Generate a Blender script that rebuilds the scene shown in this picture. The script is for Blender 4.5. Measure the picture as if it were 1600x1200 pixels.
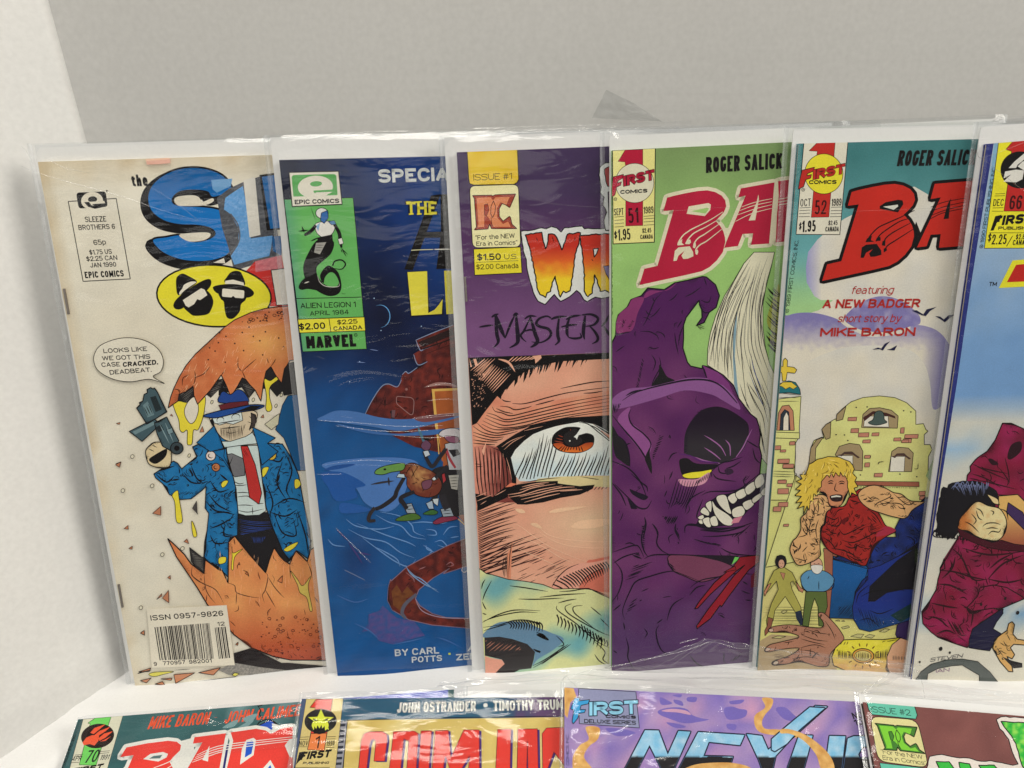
import bpy, math, random
from mathutils import Vector, Matrix, noise
from mathutils.geometry import tessellate_polygon

for o in list(bpy.data.objects): bpy.data.objects.remove(o)
SC = bpy.context.scene
COL = SC.collection
random.seed(7)

# ------------------------------------------------------------------ camera, world, lamps, exposure
CAM_H = 0.2745                      # height of the lens above the cloth
PITCH = math.radians(20.0)
FOC = 1155.0                        # focal length in photo pixels (1600 wide)
cd = bpy.data.cameras.new('camera'); cam = bpy.data.objects.new('camera', cd); COL.objects.link(cam)
cd.sensor_width = 36.0; cd.lens = 36.0 * FOC / 1600.0
cd.clip_start = 0.01; cd.clip_end = 50
cam.location = (0, 0, CAM_H); cam.rotation_euler = (math.radians(90) - PITCH, 0, 0)
SC.camera = cam

wd = bpy.data.worlds.new('World'); SC.world = wd; wd.use_nodes = True
wd.node_tree.nodes['Background'].inputs['Color'].default_value = (1.0, 0.96, 0.875, 1)
wd.node_tree.nodes['Background'].inputs['Strength'].default_value = 0.26

def area(name, loc, target, sx, sy, power, colr):
    l = bpy.data.lights.new(name, 'AREA'); l.shape = 'RECTANGLE'; l.size = sx; l.size_y = sy
    l.energy = power; l.color = colr
    o = bpy.data.objects.new(name, l); COL.objects.link(o); o.location = loc
    d = Vector(target) - Vector(loc); o.rotation_euler = d.to_track_quat('-Z', 'Y').to_euler()
    return o
# two ceiling panels: one over the shelf, one off to the right
area('ceiling_lamp', (-0.18, 0.02, 1.75), (0.0, 0.28, 0), 0.85, 0.30, 15.0, (1.0, 0.955, 0.86))
area('ceiling_lamp', (1.75, -0.30, 1.25), (-0.15, 0.3, 0.1), 0.8, 0.8, 24.0, (1.0, 0.955, 0.86))
# wide fill light added behind the camera to glint in the bag ripples
area('ripple_fill_light', (-0.4, -2.3, 0.85), (0.0, 0.3, 0.1), 2.0, 0.7, 10.0, (1.0, 0.975, 0.92))

SC.view_settings.view_transform = 'Standard'; SC.view_settings.look = 'None'
SC.view_settings.exposure = 0.0; SC.view_settings.gamma = 1.0
SC.cycles.transparent_max_bounces = 24
SC.cycles.max_bounces = 8

# ------------------------------------------------------------------ projection helpers
CP, SP = math.cos(PITCH), math.sin(PITCH)
def ray(px, py):
    x, y = (px - 800.0) / FOC, (py - 600.0) / FOC
    return Vector((x, CP - y * SP, -(y * CP + SP)))
def cam2world(x, y, z):
    return Vector((x, z * CP - y * SP, -(y * CP + z * SP)))
CAMP = Vector((0, 0, CAM_H))
def on_plane(px, py, o, n):
    r = ray(px, py); return CAMP + r * ((o - CAMP).dot(n) / r.dot(n))

ZOOM = {'A1':(0,180,3.636),'A2':(0,870,3.636),'A4':(180,480,4.706),'A5':(180,700,4.706),'A6':(400,180,4.444),
 'A7':(400,430,4.444),'A8':(400,660,4.444),'B1':(400,880,3.636),'B2':(680,180,5),'B3':(680,380,5),'B4':(700,540,5.714),
 'B5':(700,720,5.714),'B6':(700,860,5),'B7':(930,180,5),'B8':(930,400,5),'C1':(930,600,5),'C2':(930,820,5),
 'C3':(1220,180,4.2105),'C4':(1180,440,3.8095),'C5':(1170,690,4.706),'C6':(1170,840,3.721),'C7':(1400,600,4),
 'D1':(90,1070,4),'D2':(440,1060,3.478),'D3':(870,1060,4.2105),'D4':(1220,1060,4.2105),
 'D5':(230,390,6.4),'D6':(940,300,5.333),'D7':(1480,180,4),'D8':(420,250,3.871),'P':(0,0,1.0)}
def Z(k, *pts):
    """print coordinates measured on an enlarged view -> photo pixels"""
    ox, oy, s = ZOOM[k]
    return [(ox + a / s, oy + b / s) for a, b in pts]

def lin(c):
    r = []
    for v in c[:3]:
        v = max(0.0, min(1.0, v / 255.0))
        r.append(v / 12.92 if v <= 0.04045 else ((v + 0.055) / 1.055) ** 2.4)
    return r
def mix(a, b, t):
    t = max(0.0, min(1.0, t)); return tuple(a[i] + (b[i] - a[i]) * t for i in range(3))
def nz(x, y, s, seed=0.0):
    return noise.noise(Vector((x / s, y / s, seed)))

def smooth(pts, closed=True, n=5):
    out = []; m = len(pts)
    rng = range(m) if closed else range(m - 1)
    for i in rng:
        p0 = pts[(i - 1) % m] if closed or i > 0 else pts[i]
        p1 = pts[i]; p2 = pts[(i + 1) % m]
        p3 = pts[(i + 2) % m] if closed or i + 2 < m else p2
        for k in range(n):
            t = k / n; t2 = t * t; t3 = t2 * t
            out.append(tuple(0.5 * ((2 * p1[j]) + (-p0[j] + p2[j]) * t + (2 * p0[j] - 5 * p1[j] + 4 * p2[j] - p3[j]) * t2
                        + (-p0[j] + 3 * p1[j] - 3 * p2[j] + p3[j]) * t3) for j in (0, 1)))
    if not closed: out.append(tuple(pts[-1]))
    return out
def ell(cx, cy, rx, ry, rot=0, n=40, a0=0, a1=360):
    c, s = math.cos(math.radians(rot)), math.sin(math.radians(rot)); r = []
    full = abs(a1 - a0) >= 360
    for i in range(n if full else n + 1):
        t = math.radians(a0 + (a1 - a0) * i / n); x, y = rx * math.cos(t), ry * math.sin(t)
        r.append((cx + x * c - y * s, cy + x * s + y * c))
    return r
def rrect(q, rad, n=4):
    """quad with rounded corners, radius as a fraction of the shorter side"""
    out = []
    for i in range(4):
        p0, p1, p2 = [Vector(q[j % 4]) for j in (i - 1, i, i + 1)]
        L = min((p0 - p1).length, (p2 - p1).length) * rad
        a = p1 + (p0 - p1).normalized() * L; b = p1 + (p2 - p1).normalized() * L
        for k in range(n + 1):
            t = k / n; out.append(tuple(a * (1 - t) ** 2 + p1 * 2 * t * (1 - t) + b * t * t))
    return out
def rough(pts, amp, step=4.0, seed=0):
    """walk along a closed outline and make it uneven"""
    rnd = random.Random(seed); out = []
    for i in range(len(pts)):
        a, b = Vector(pts[i]), Vector(pts[(i + 1) % len(pts)]); L = (b - a).length; n = max(1, int(L / step))
        for k in range(n):
            p = a + (b - a) * (k / n); out.append((p.x + rnd.uniform(-amp, amp), p.y + rnd.uniform(-amp, amp)))
    return out

# ------------------------------------------------------------------ materials
def mat_new(name):
    m = bpy.data.materials.new(name); m.use_nodes = True; nt = m.node_tree
    return m, nt, nt.nodes, nt.links, nt.nodes['Principled BSDF']
def mat_print(name, rgh=0.5, spec=0.08):
    m, nt, N, L, b = mat_new(name)
    at = N.new('ShaderNodeAttribute'); at.attribute_name = 'ink'
    tc = N.new('ShaderNodeTexCoord'); n1 = N.new('ShaderNodeTexNoise'); n1.inputs['Scale'].default_value = 1400; n1.inputs['Detail'].default_value = 2
    n2 = N.new('ShaderNodeTexNoise'); n2.inputs['Scale'].default_value = 60; n2.inputs['Detail'].default_value = 5
    L.new(tc.outputs['Object'], n1.inputs['Vector']); L.new(tc.outputs['Object'], n2.inputs['Vector'])
    ad = N.new('ShaderNodeMath'); ad.operation = 'ADD'; L.new(n1.outputs['Fac'], ad.inputs[0]); L.new(n2.outputs['Fac'], ad.inputs[1])
    mr = N.new('ShaderNodeMapRange'); mr.inputs['From Min'].default_value = 0.6; mr.inputs['From Max'].default_value = 1.4
    mr.inputs['To Min'].default_value = 0.86; mr.inputs['To Max'].default_value = 1.09
    L.new(ad.outputs[0], mr.inputs['Value'])
    mx = N.new('ShaderNodeVectorMath'); mx.operation = 'SCALE'
    L.new(at.outputs['Color'], mx.inputs[0]); L.new(mr.outputs['Result'], mx.inputs['Scale'])
    L.new(mx.outputs['Vector'], b.inputs['Base Color'])
    b.inputs['Roughness'].default_value = rgh; b.inputs['Specular IOR Level'].default_value = spec
    bp = N.new('ShaderNodeBump'); bp.inputs['Strength'].default_value = 0.12; bp.inputs['Distance'].default_value = 0.001
    L.new(n2.outputs['Fac'], bp.inputs['Height']); L.new(bp.outputs['Normal'], b.inputs['Normal'])
    return m
def mat_paper(name, c, rgh=0.75, scale=300, amt=0.06):
    m, nt, N, L, b = mat_new(name)
    tc = N.new('ShaderNodeTexCoord'); n1 = N.new('ShaderNodeTexNoise'); n1.inputs['Scale'].default_value = scale; n1.inputs['Detail'].default_value = 4
    L.new(tc.outputs['Object'], n1.inputs['Vector'])
    cr = N.new('ShaderNodeMix'); cr.data_type = 'RGBA'
    cr.inputs['A'].default_value = (*[v * (1 - amt) for v in c], 1); cr.inputs['B'].default_value = (*[min(1, v * (1 + amt)) for v in c], 1)
    L.new(n1.outputs['Fac'], cr.inputs['Factor']); L.new(cr.outputs['Result'], b.inputs['Base Color'])
    b.inputs['Roughness'].default_value = rgh; b.inputs['Specular IOR Level'].default_value = 0.25
    bp = N.new('ShaderNodeBump'); bp.inputs['Strength'].default_value = 0.15; bp.inputs['Distance'].default_value = 0.0006
    L.new(n1.outputs['Fac'], bp.inputs['Height']); L.new(bp.outputs['Normal'], b.inputs['Normal'])
    return m
def mat_pages(name):
    m, nt, N, L, b = mat_new(name)
    tc = N.new('ShaderNodeTexCoord'); w = N.new('ShaderNodeTexWave'); w.bands_direction = 'Z'; w.inputs['Scale'].default_value = 1800
    L.new(tc.outputs['Object'], w.inputs['Vector'])
    cr = N.new('ShaderNodeMix'); cr.data_type = 'RGBA'
    cr.inputs['A'].default_value = (0.42, 0.36, 0.26, 1); cr.inputs['B'].default_value = (0.70, 0.64, 0.52, 1)
    L.new(w.outputs['Fac'], cr.inputs['Factor']); L.new(cr.outputs['Result'], b.inputs['Base Color']); b.inputs['Roughness'].default_value = 0.8
    return m
def mat_plastic(name, haze=0.003, gain=0.62, rgh=0.09, tint=(0.975, 0.98, 0.985)):
    m = bpy.data.materials.new(name); m.use_nodes = True; nt = m.node_tree; N = nt.nodes; L = nt.links
    N.remove(N['Principled BSDF']); out = N['Material Output']
    tr = N.new('ShaderNodeBsdfTransparent'); tr.inputs['Color'].default_value = (*tint, 1)
    gl = N.new('ShaderNodeBsdfGlossy'); gl.inputs['Roughness'].default_value = rgh
    df = N.new('ShaderNodeBsdfDiffuse'); df.inputs['Color'].default_value = (0.85, 0.86, 0.86, 1)
    fr = N.new('ShaderNodeFresnel'); fr.inputs['IOR'].default_value = 1.48
    mu = N.new('ShaderNodeMath'); mu.operation = 'MULTIPLY'; mu.use_clamp = True; mu.inputs[1].default_value = gain; L.new(fr.outputs['Fac'], mu.inputs[0])
    tc = N.new('ShaderNodeTexCoord'); mp = N.new('ShaderNodeMapping'); mp.inputs['Scale'].default_value = (22, 75, 60)
    n1 = N.new('ShaderNodeTexNoise'); n1.inputs['Scale'].default_value = 1.0; n1.inputs['Detail'].default_value = 3; n1.inputs['Distortion'].default_value = 1.2
    L.new(tc.outputs['Object'], mp.inputs['Vector']); L.new(mp.outputs['Vector'], n1.inputs['Vector'])
    bp = N.new('ShaderNodeBump'); bp.inputs['Strength'].default_value = 0.7; bp.inputs['Distance'].default_value = 0.0012
    L.new(n1.outputs['Fac'], bp.inputs['Height']); L.new(bp.outputs['Normal'], gl.inputs['Normal'])
    mn = N.new('ShaderNodeMath'); mn.operation = 'MINIMUM'; mn.inputs[1].default_value = 0.10 * max(gain, 0.8) / 1.5; L.new(mu.outputs[0], mn.inputs[0]); mu = mn
    m1 = N.new('ShaderNodeMixShader'); m1.inputs['Fac'].default_value = haze
    L.new(tr.outputs[0], m1.inputs[1]); L.new(df.outputs[0], m1.inputs[2])
    m2 = N.new('ShaderNodeMixShader'); L.new(mu.outputs[0], m2.inputs['Fac']); L.new(m1.outputs[0], m2.inputs[1]); L.new(gl.outputs[0], m2.inputs[2])
    L.new(m2.outputs[0], out.inputs['Surface'])
    return m
M_INK = mat_print('printed_cover_paper')
M_BOARD = mat_paper('white_backing_board', (0.87, 0.87, 0.86), 0.6, 500, 0.02)
M_PAGES = mat_pages('newsprint_page_edges')
M_BAG = mat_plastic('clear_bag_plastic')
M_SEAM = mat_plastic('bag_seam_plastic', 0.10, 1.8, 0.16)
M_FLAP = mat_plastic('creased_bag_flap', 0.05, 2.0, 0.13)
M_HAZY = mat_plastic('stiff_hazy_plastic', 0.10, 1.2, 0.25, (0.80, 0.81, 0.81))
M_STEEL = mat_paper('steel_staple', (0.25, 0.22, 0.2), 0.4, 900, 0.2); M_STEEL.node_tree.nodes['Principled BSDF'].inputs['Metallic'].default_value = 0.8

# ------------------------------------------------------------------ mesh helpers
def link_mesh(name, vs, fs, mat, parent=None, cols=None, smooth_=False):
    me = bpy.data.meshes.new(name); me.from_pydata([tuple(v) for v in vs], [], fs); me.update()
    if cols:
        at = me.color_attributes.new('ink', 'FLOAT_COLOR', 'POINT'); buf = []
        for c in cols: buf += [c[0], c[1], c[2], 1.0]
        at.data.foreach_set('color', buf)
    me.materials.append(mat)
    if smooth_: me.polygons.foreach_set('use_smooth', [True] * len(me.polygons))
    ob = bpy.data.objects.new(name, me); COL.objects.link(ob)
    if parent is not None: ob.parent = parent
    return ob
def slab(q, z0, z1):
    """prism between local heights z0 (back) and z1 (front) over outline q"""
    n = len(q); vs = [(x, y, z1) for x, y in q] + [(x, y, z0) for x, y in q]
    fs = [tuple(range(n)), tuple(range(2 * n - 1, n - 1, -1))] + [(i, n + i, n + (i + 1) % n, (i + 1) % n) for i in range(n)]
    return vs, fs

LZ = 1.5e-6
class Page:
    """a bagged comic: an Empty at its lower left corner; the cover is the local plane z = 0"""
    def __init__(s, label, group, LT, LB, TP, BP, base_o, base_n, gain, yaw=2.0, lift=0.0, W=0.168, H=None):
        s.gain = gain
        n = base_n.normalized()
        if n.dot(CAMP - base_o) < 0: n = -n
        o = base_o + n * lift
        a, b = on_plane(*LT, o, n), on_plane(*LB, o, n)
        ey = (a - b).normalized()
        if H: b = a - ey * H
        ex = ey.cross(n); ez = n
        R = Matrix.Rotation(math.radians(yaw), 3, ey); ex = R @ ex; ez = R @ ez
        s.o, s.n = b, ez; s.ex, s.ey = ex, ey
        rot = Matrix((ex, ey, ez)).transposed()
        e = bpy.data.objects.new('bagged_comic', None); COL.objects.link(e); e.empty_display_size = 0.02
        e.location = b; e.rotation_euler = rot.to_euler(); s.e = e
        e['label'] = label; e['category'] = 'comic book'; e['group'] = group
        lt = Vector(s.loc(*LT)); lb = Vector((0, 0))
        t = Vector(s.loc(*TP)) - lt; t.normalize()
        if BP: u = Vector(s.loc(*BP)) - lb; u.normalize()
        else: u = t
        s.quad = [lb, lb + u * W, lt + t * W, lt]     # counter-clockwise
        s.z = 1; s.parent = None; s.cur = None; s.k = 'P'; s.seg = {}
        s.objs = []
    def loc(s, px, py):
        p = on_plane(px, py, s.o, s.n) - s.o
        return (p.dot(s.ex), p.dot(s.ey))
    def L(s, q): return [s.loc(*p) for p in q]
    # --- structure of the thing
    def build_block(s, board, pages_t=0.0019, spine=(200, 195, 180)):
        q = [tuple(v) for v in s.quad]; g = s.gain
        vs, fs = slab(q, -0.00028, 0.0)
        c = [v / g for v in lin(spine)]
        s.cover = link_mesh('cover', vs, fs, M_INK, s.e, [c] * len(vs))
        cq = Vector((sum(v[0] for v in q) / 4, sum(v[1] for v in q) / 4))
        qi = [tuple(Vector(v) + Vector((-0.0009 if v[0] > cq.x else 0.0006, 0.0004 if v[1] < cq.y else -0.0004))) for v in q]
        vs, fs = slab(qi, -pages_t, -0.0003); link_mesh('pages', vs, fs, M_PAGES, s.e)
        vs, fs = slab(q, -pages_t - 0.0003, -pages_t - 0.00005); link_mesh('back_cover', vs, fs, M_INK, s.e, [c] * len(vs))
        # backing board
        bl = s.L(board[:2]); lt, lb = Vector(bl[0]), Vector(bl[1]); tq = Vector(s.quad[2]) - Vector(s.quad[3]); tq.normalize()
        uq = Vector(s.quad[1]) - Vector(s.quad[0]); uq.normalize()
        bt = -pages_t - 0.0004
        bq = [lb, lb + uq * 0.1735, lt + tq * 0.1735, lt]; s.bq = bq
        vs, fs = slab([tuple(v) for v in bq], bt - 0.0006, bt); link_mesh('backing_board', vs, fs, M_BOARD, s.e)
        s.bz = bt - 0.0006
    def build_bag(s, lt_px, lb_px, W=0.184, amp=0.00055, top=0.0, seed=1):
        """front and back plastic sheets, closed along the edges"""
        lt, lb = Vector(s.loc(*lt_px)), Vector(s.loc(*lb_px))
        uq = (Vector(s.quad[1]) - Vector(s.quad[0])).normalized(); tq = (Vector(s.quad[2]) - Vector(s.quad[3])).normalized()
        rb, rt = lb + uq * W, lt + tq * W
        nx, ny = 60, 90; vs = []; fs = []
        zf = 0.0015; zb = s.bz - 0.0003; zm = (zb) * 0.55
        for side in (0, 1):
            for j in range(ny + 1):
                v = j / ny
                for i in range(nx + 1):
                    u = i / nx
                    p = (lb * (1 - u) + rb * u) * (1 - v) + (lt * (1 - u) + rt * u) * v
                    du = min(u * W, (1 - u) * W) / 0.0055; dv = min(v * 0.27, (1 - v) * 0.27) / 0.005
                    d = min(1.0, du) * min(1.0, dv); d = d * d * (3 - 2 * d)
                    if side == 0:
                        w = noise.noise(Vector((p.x * 14 + seed * 7, p.y * 60 + p.x * 18, seed))) + 0.6 * noise.noise(Vector((p.x * 45, p.y * 95, seed + 5)))
                        w += 0.9 * (1 - abs(noise.noise(Vector((p.x * 10 + p.y * 25, p.y * 30 - p.x * 20, seed + 9))))) ** 6
                        z = zm + (zf - zm) * d + amp * w * d
                        z = max(z, 0.0007) if d > 0.97 else z
                    else: z = zm + (zb - zm) * d
                    vs.append((p.x, p.y, z))
        m = (nx + 1) * (ny + 1)
        for side in (0, 1):
            for j in range(ny):
                for i in range(nx):
                    a = side * m + j * (nx + 1) + i; f = (a, a + 1, a + nx + 2, a + nx + 1)
                    fs.append(f if side == 0 else f[::-1])
        bag = link_mesh('plastic_bag', vs, fs, M_BAG, s.e, smooth_=True); s.bag = bag
        s.bagc = (lb, rb, rt, lt, zm)
        # welded seams down both sides and the folded top edge
        for (a, b, w) in ((lb, lt, uq), (rb - uq * 0.0022, rt - tq * 0.0022, uq)):
            s.strip3('side_seam', [(a.x, a.y), (b.x, b.y)], 0.0022, 0.00035, bag, off=True, zz=zm)
        return bag
    def strip3(s, name, pts, w, h, parent, off=False, zz=None, mat=None):
        """a thin raised bead of plastic along local points"""
        vs = []; fs = []; z0 = 0.0018 if zz is None else zz
        n = len(pts)
        for i, p in enumerate(pts):
            a = Vector(pts[max(0, i - 1)]); b = Vector(pts[min(n - 1, i + 1)]); d = (b - a).normalized(); pn = Vector((d.y, -d.x))
            P = Vector(p[:2]); zc = z0 + (p[2] if len(p) > 2 else 0)
            lo = 0.0 if off else -0.5
            ww = w * (1.0 if off else (0.25 + 0.75 * math.sin(math.pi * (i + 0.6) / (n + 0.2))))
            for k, t in enumerate((0.0, 0.35, 0.65, 1.0)):
                q = P + pn * ww * (lo + t); vs.append((q.x, q.y, zc + (h if k in (1, 2) else 0)))
        for i in range(n - 1):
            for k in range(3): fs.append((i * 4 + k, i * 4 + k + 1, i * 4 + k + 5, i * 4 + k + 4))
        return link_mesh(name, vs, fs, mat or M_SEAM, parent, smooth_=True)
    def crease(s, key, pts, w=0.9, name='crease', h=0.0005, z=0.0020):
        """pts on an enlarged view, width in photo pixels"""
        q = Z(key, *pts)
        if len(q) > 2: q = smooth(q, False, 4)
        else: q = [(q[0][0] + (q[1][0] - q[0][0]) * t / 6, q[0][1] + (q[1][1] - q[0][1]) * t / 6) for t in range(7)]
        a = Vector(s.loc(*q[0])); b = Vector(s.loc(q[0][0] + 1, q[0][1])); sc = (b - a).length
        return s.strip3(name, s.L(q), w * sc, h, s.bag, zz=z)
    # --- printing
    def part(s, name, label=None):
        s.flush(); s.cur = dict(name=name, vs=[], fs=[], cs=[], label=label)
    def flush(s):
        c = s.cur
        if c and c['fs']:
            ob = link_mesh(c['name'], c['vs'], c['fs'], M_INK, s.cover, c['cs'])
            s.objs.append(ob)
        s.cur = None
    def v(s, k): s.k = k
    def px(s, pts):
        ox, oy, sc = ZOOM[s.k]; return [(ox + a / sc, oy + b / sc) for a, b in pts]
    def sc(s): return ZOOM[s.k][2]
    def tri(s, tri, cols, z):
        """tri: 3 local points, cols: 3 linear colours -> clipped to the cover"""
        poly = [(p[0], p[1], c[0], c[1], c[2]) for p, c in zip(tri, cols)]
        for i in range(4):
            a = s.quad[i]; b = s.quad[(i + 1) % 4]; ex, ey = b[0] - a[0], b[1] - a[1]
            ds = [ex * (p[1] - a[1]) - ey * (p[0] - a[0]) for p in poly]
            if all(d >= 0 for d in ds): continue
            if all(d < 0 for d in ds): return
            out = []
            for j in range(len(poly)):
                p, q = poly[j], poly[(j + 1) % len(poly)]; d0, d1 = ds[j], ds[(j + 1) % len(poly)]
                if d0 >= 0: out.append(p)
                if (d0 >= 0) != (d1 >= 0):
                    t = d0 / (d0 - d1); out.append(tuple(p[m] + (q[m] - p[m]) * t for m in range(5)))
            poly = out
            if len(poly) < 3: return
        A = sum(poly[i][0] * poly[(i + 1) % len(poly)][1] - poly[(i + 1) % len(poly)][0] * poly[i][1] for i in range(len(poly)))
        if abs(A) < 1e-12: return
        if A < 0: poly = poly[::-1]
        c = s.cur; n0 = len(c['vs'])
        for p in poly: c['vs'].append((p[0], p[1], z)); c['cs'].append(p[2:5])
        c['fs'].append(tuple(range(n0, n0 + len(poly))))
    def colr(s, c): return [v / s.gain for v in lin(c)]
    def fill(s, pts, col, holes=(), layer=True):
        """flat polygon, points in photo pixels"""
        loops = [s.L(pts)] + [s.L(h) for h in holes]
        flat = [p for l in loops for p in l]
        tris = tessellate_polygon([[Vector((p[0], p[1], 0)) for p in l] for l in loops])
        if layer: s.z += 1
        c = s.colr(col); z = s.z * LZ
        for t in tris: s.tri([flat[i] for i in t], [c, c, c], z)
    def gfill(s, pts, fn, cell=8.0):
        """polygon coloured by fn(x, y), photo pixels"""
        tris = tessellate_polygon([[Vector((p[0], p[1], 0)) for p in pts]])
        s.z += 1; z = s.z * LZ; cache = {}
        def C(x, y):
            k = (round(x, 2), round(y, 2))
            if k not in cache: cache[k] = (s.loc(x, y), s.colr(fn(x, y)))
            return cache[k]
        def cut(poly, ax, val, keep):
            out = []
            for j in range(len(poly)):
                p, q = poly[j], poly[(j + 1) % len(poly)]; d0, d1 = (p[ax] - val) * keep, (q[ax] - val) * keep
                if d0 >= 0: out.append(p)
                if (d0 >= 0) != (d1 >= 0):
                    t = d0 / (d0 - d1); out.append((p[0] + (q[0] - p[0]) * t, p[1] + (q[1] - p[1]) * t))
            return out
        for t in tris:
            T = [pts[i] for i in t]
            x0 = min(p[0] for p in T); x1 = max(p[0] for p in T)
            i = math.floor(x0 / cell)
            while i * cell < x1:
                col_ = cut(cut(T, 0, i * cell, 1), 0, (i + 1) * cell, -1)
                if len(col_) >= 3:
                    y0 = min(p[1] for p in col_); y1 = max(p[1] for p in col_); j = math.floor(y0 / cell)
                    while j * cell < y1:
                        c2 = cut(cut(col_, 1, j * cell, 1), 1, (j + 1) * cell, -1)
                        if len(c2) >= 3:
                            V = [C(*p) for p in c2]
                            for m in range(1, len(V) - 1): s.tri([V[0][0], V[m][0], V[m + 1][0]], [V[0][1], V[m][1], V[m + 1][1]], z)
                        j += 1
                i += 1
    def ribbon(s, q, w, col, t0=1.0, t1=1.0, closed=False, layer=True):
        """line of width w (photo px) along photo pixel points; t0/t1 = relative width at the ends"""
        if layer: s.z += 1
        z = s.z * LZ; c = s.colr(col); n = len(q); A = []; B = []
        for i in range(n):
            a = q[(i - 1) % n] if (closed or i > 0) else q[i]; b = q[(i + 1) % n] if (closed or i < n - 1) else q[i]
            dx, dy = b[0] - a[0], b[1] - a[1]; l = math.hypot(dx, dy) or 1
            f = i / max(1, n - 1)
            ww = w * 0.5 * ((t0 + (1 - t0) * min(1, f * 3)) if f < 0.5 else (t1 + (1 - t1) * min(1, (1 - f) * 3)))
            nx, ny = -dy / l * ww, dx / l * ww
            A.append(s.loc(q[i][0] + nx, q[i][1] + ny)); B.append(s.loc(q[i][0] - nx, q[i][1] - ny))
        for i in range(n if closed else n - 1):
            j = (i + 1) % n
            s.tri([A[i], A[j], B[j]], [c, c, c], z); s.tri([A[i], B[j], B[i]], [c, c, c], z)
    # view-space versions (coordinates on the current enlarged view)
    def poly(s, pts, col, sm=False, ow=0, oc=(12, 9, 11), holes=(), g=None, cell=8.0, n=5):
        q = s.px(pts)
        if sm: q = smooth(q, True, n)
        if g: s.gfill(q, g, cell)
        elif col is not None: s.fill(q, col, [smooth(s.px(h), True, n) if sm else s.px(h) for h in holes])
        s.last = q
        if ow:
            qq = []
            for i in range(len(q)):      # densify so that corners keep their width
                a, b = q[i], q[(i + 1) % len(q)]; qq.append(a); d = math.hypot(b[0] - a[0], b[1] - a[1])
                if d > 4 and not sm: qq += [(a[0] + (b[0] - a[0]) * 1.2 / d, a[1] + (b[1] - a[1]) * 1.2 / d), (b[0] - (b[0] - a[0]) * 1.2 / d, b[1] - (b[1] - a[1]) * 1.2 / d)]
            s.ribbon(qq, ow / s.sc(), oc, closed=True)
            for h in holes:
                hq = smooth(s.px(h), True, n) if sm else s.px(h); s.ribbon(hq, ow / s.sc(), oc, closed=True)
    def line(s, pts, w, col=(12, 9, 11), t0=0.25, t1=0.1, sm=True, layer=True):
        q = s.px(pts)
        if sm and len(q) > 2: q = smooth(q, False, 5)
        elif len(q) == 2: q = [(q[0][0] + (q[1][0] - q[0][0]) * t / 4, q[0][1] + (q[1][1] - q[0][1]) * t / 4) for t in range(5)]
        s.ribbon(q, w / s.sc(), col, t0, t1, layer=layer)
    def lines(s, L, w, col=(12, 9, 11), t0=0.25, t1=0.1, sm=True):
        s.z += 1
        for p in L: s.line(p, w, col, t0, t1, sm, layer=False)
    def hatch(s, pts, ang, gap, w, col=(12, 9, 11), jit=0.25, seed=0, bend=0.0, t0=0.2, t1=0.2, sm=False, keep=1.0):
        """ink hatching inside a polygon, in view units"""
        q = smooth(pts, True, 5) if sm else pts
        rnd = random.Random(seed); c, sn = math.cos(math.radians(ang)), math.sin(math.radians(ang))
        R = [(x * c + y * sn, -x * sn + y * c) for x, y in q]
        y0 = min(p[1] for p in R); y1 = max(p[1] for p in R); y = y0 + gap * 0.5; s.z += 1
        while y < y1:
            yy = y + rnd.uniform(-jit, jit) * gap; xs = []
            for i in range(len(R)):
                a, b = R[i], R[(i + 1) % len(R)]
                if (a[1] > yy) != (b[1] > yy): xs.append(a[0] + (b[0] - a[0]) * (yy - a[1]) / (b[1] - a[1]))
            xs.sort()
            for i in range(0, len(xs) - 1, 2):
                if rnd.random() > keep: continue
                xa, xb = xs[i], xs[i + 1]; l = xb - xa; xa += rnd.uniform(0, jit) * l * 0.25; xb -= rnd.uniform(0, jit) * l * 0.25
                P = []
                for k in range(7):
                    t = k / 6; X = xa + (xb - xa) * t; Y = yy + bend * l * math.sin(math.pi * t) + rnd.uniform(-1, 1) * gap * 0.05
                    P.append((X * c - Y * sn, X * sn + Y * c))
                s.ribbon(s.px(P), w * rnd.uniform(0.75, 1.2) / s.sc(), col, t0, t1, layer=False)
            y += gap
    def ink(s, flen=6.0, gap=1.6, w=0.9, cover=0.55, seed=1, col=(12, 9, 11), spot=0.5, inner=0):
        """feathered brush work inside the last outline: tapering strokes and black crescents, in photo pixels"""
        q = s.last; n = len(q); rnd = random.Random(seed)
        A = sum(q[i][0] * q[(i + 1) % n][1] - q[(i + 1) % n][0] * q[i][1] for i in range(n)); sg = 1 if A > 0 else -1
        P = []
        for i in range(n):
            a, b = q[i], q[(i + 1) % n]; L = math.hypot(b[0] - a[0], b[1] - a[1]); m = max(1, int(L / gap))
            for k in range(m): t = k / m; P.append((a[0] + (b[0] - a[0]) * t, a[1] + (b[1] - a[1]) * t, -(b[1] - a[1]) / (L or 1) * sg, (b[0] - a[0]) / (L or 1) * sg))
        N = len(P); i = 0; s.z += 1; z1 = s.z; s.z += 1; z2 = s.z
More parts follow.
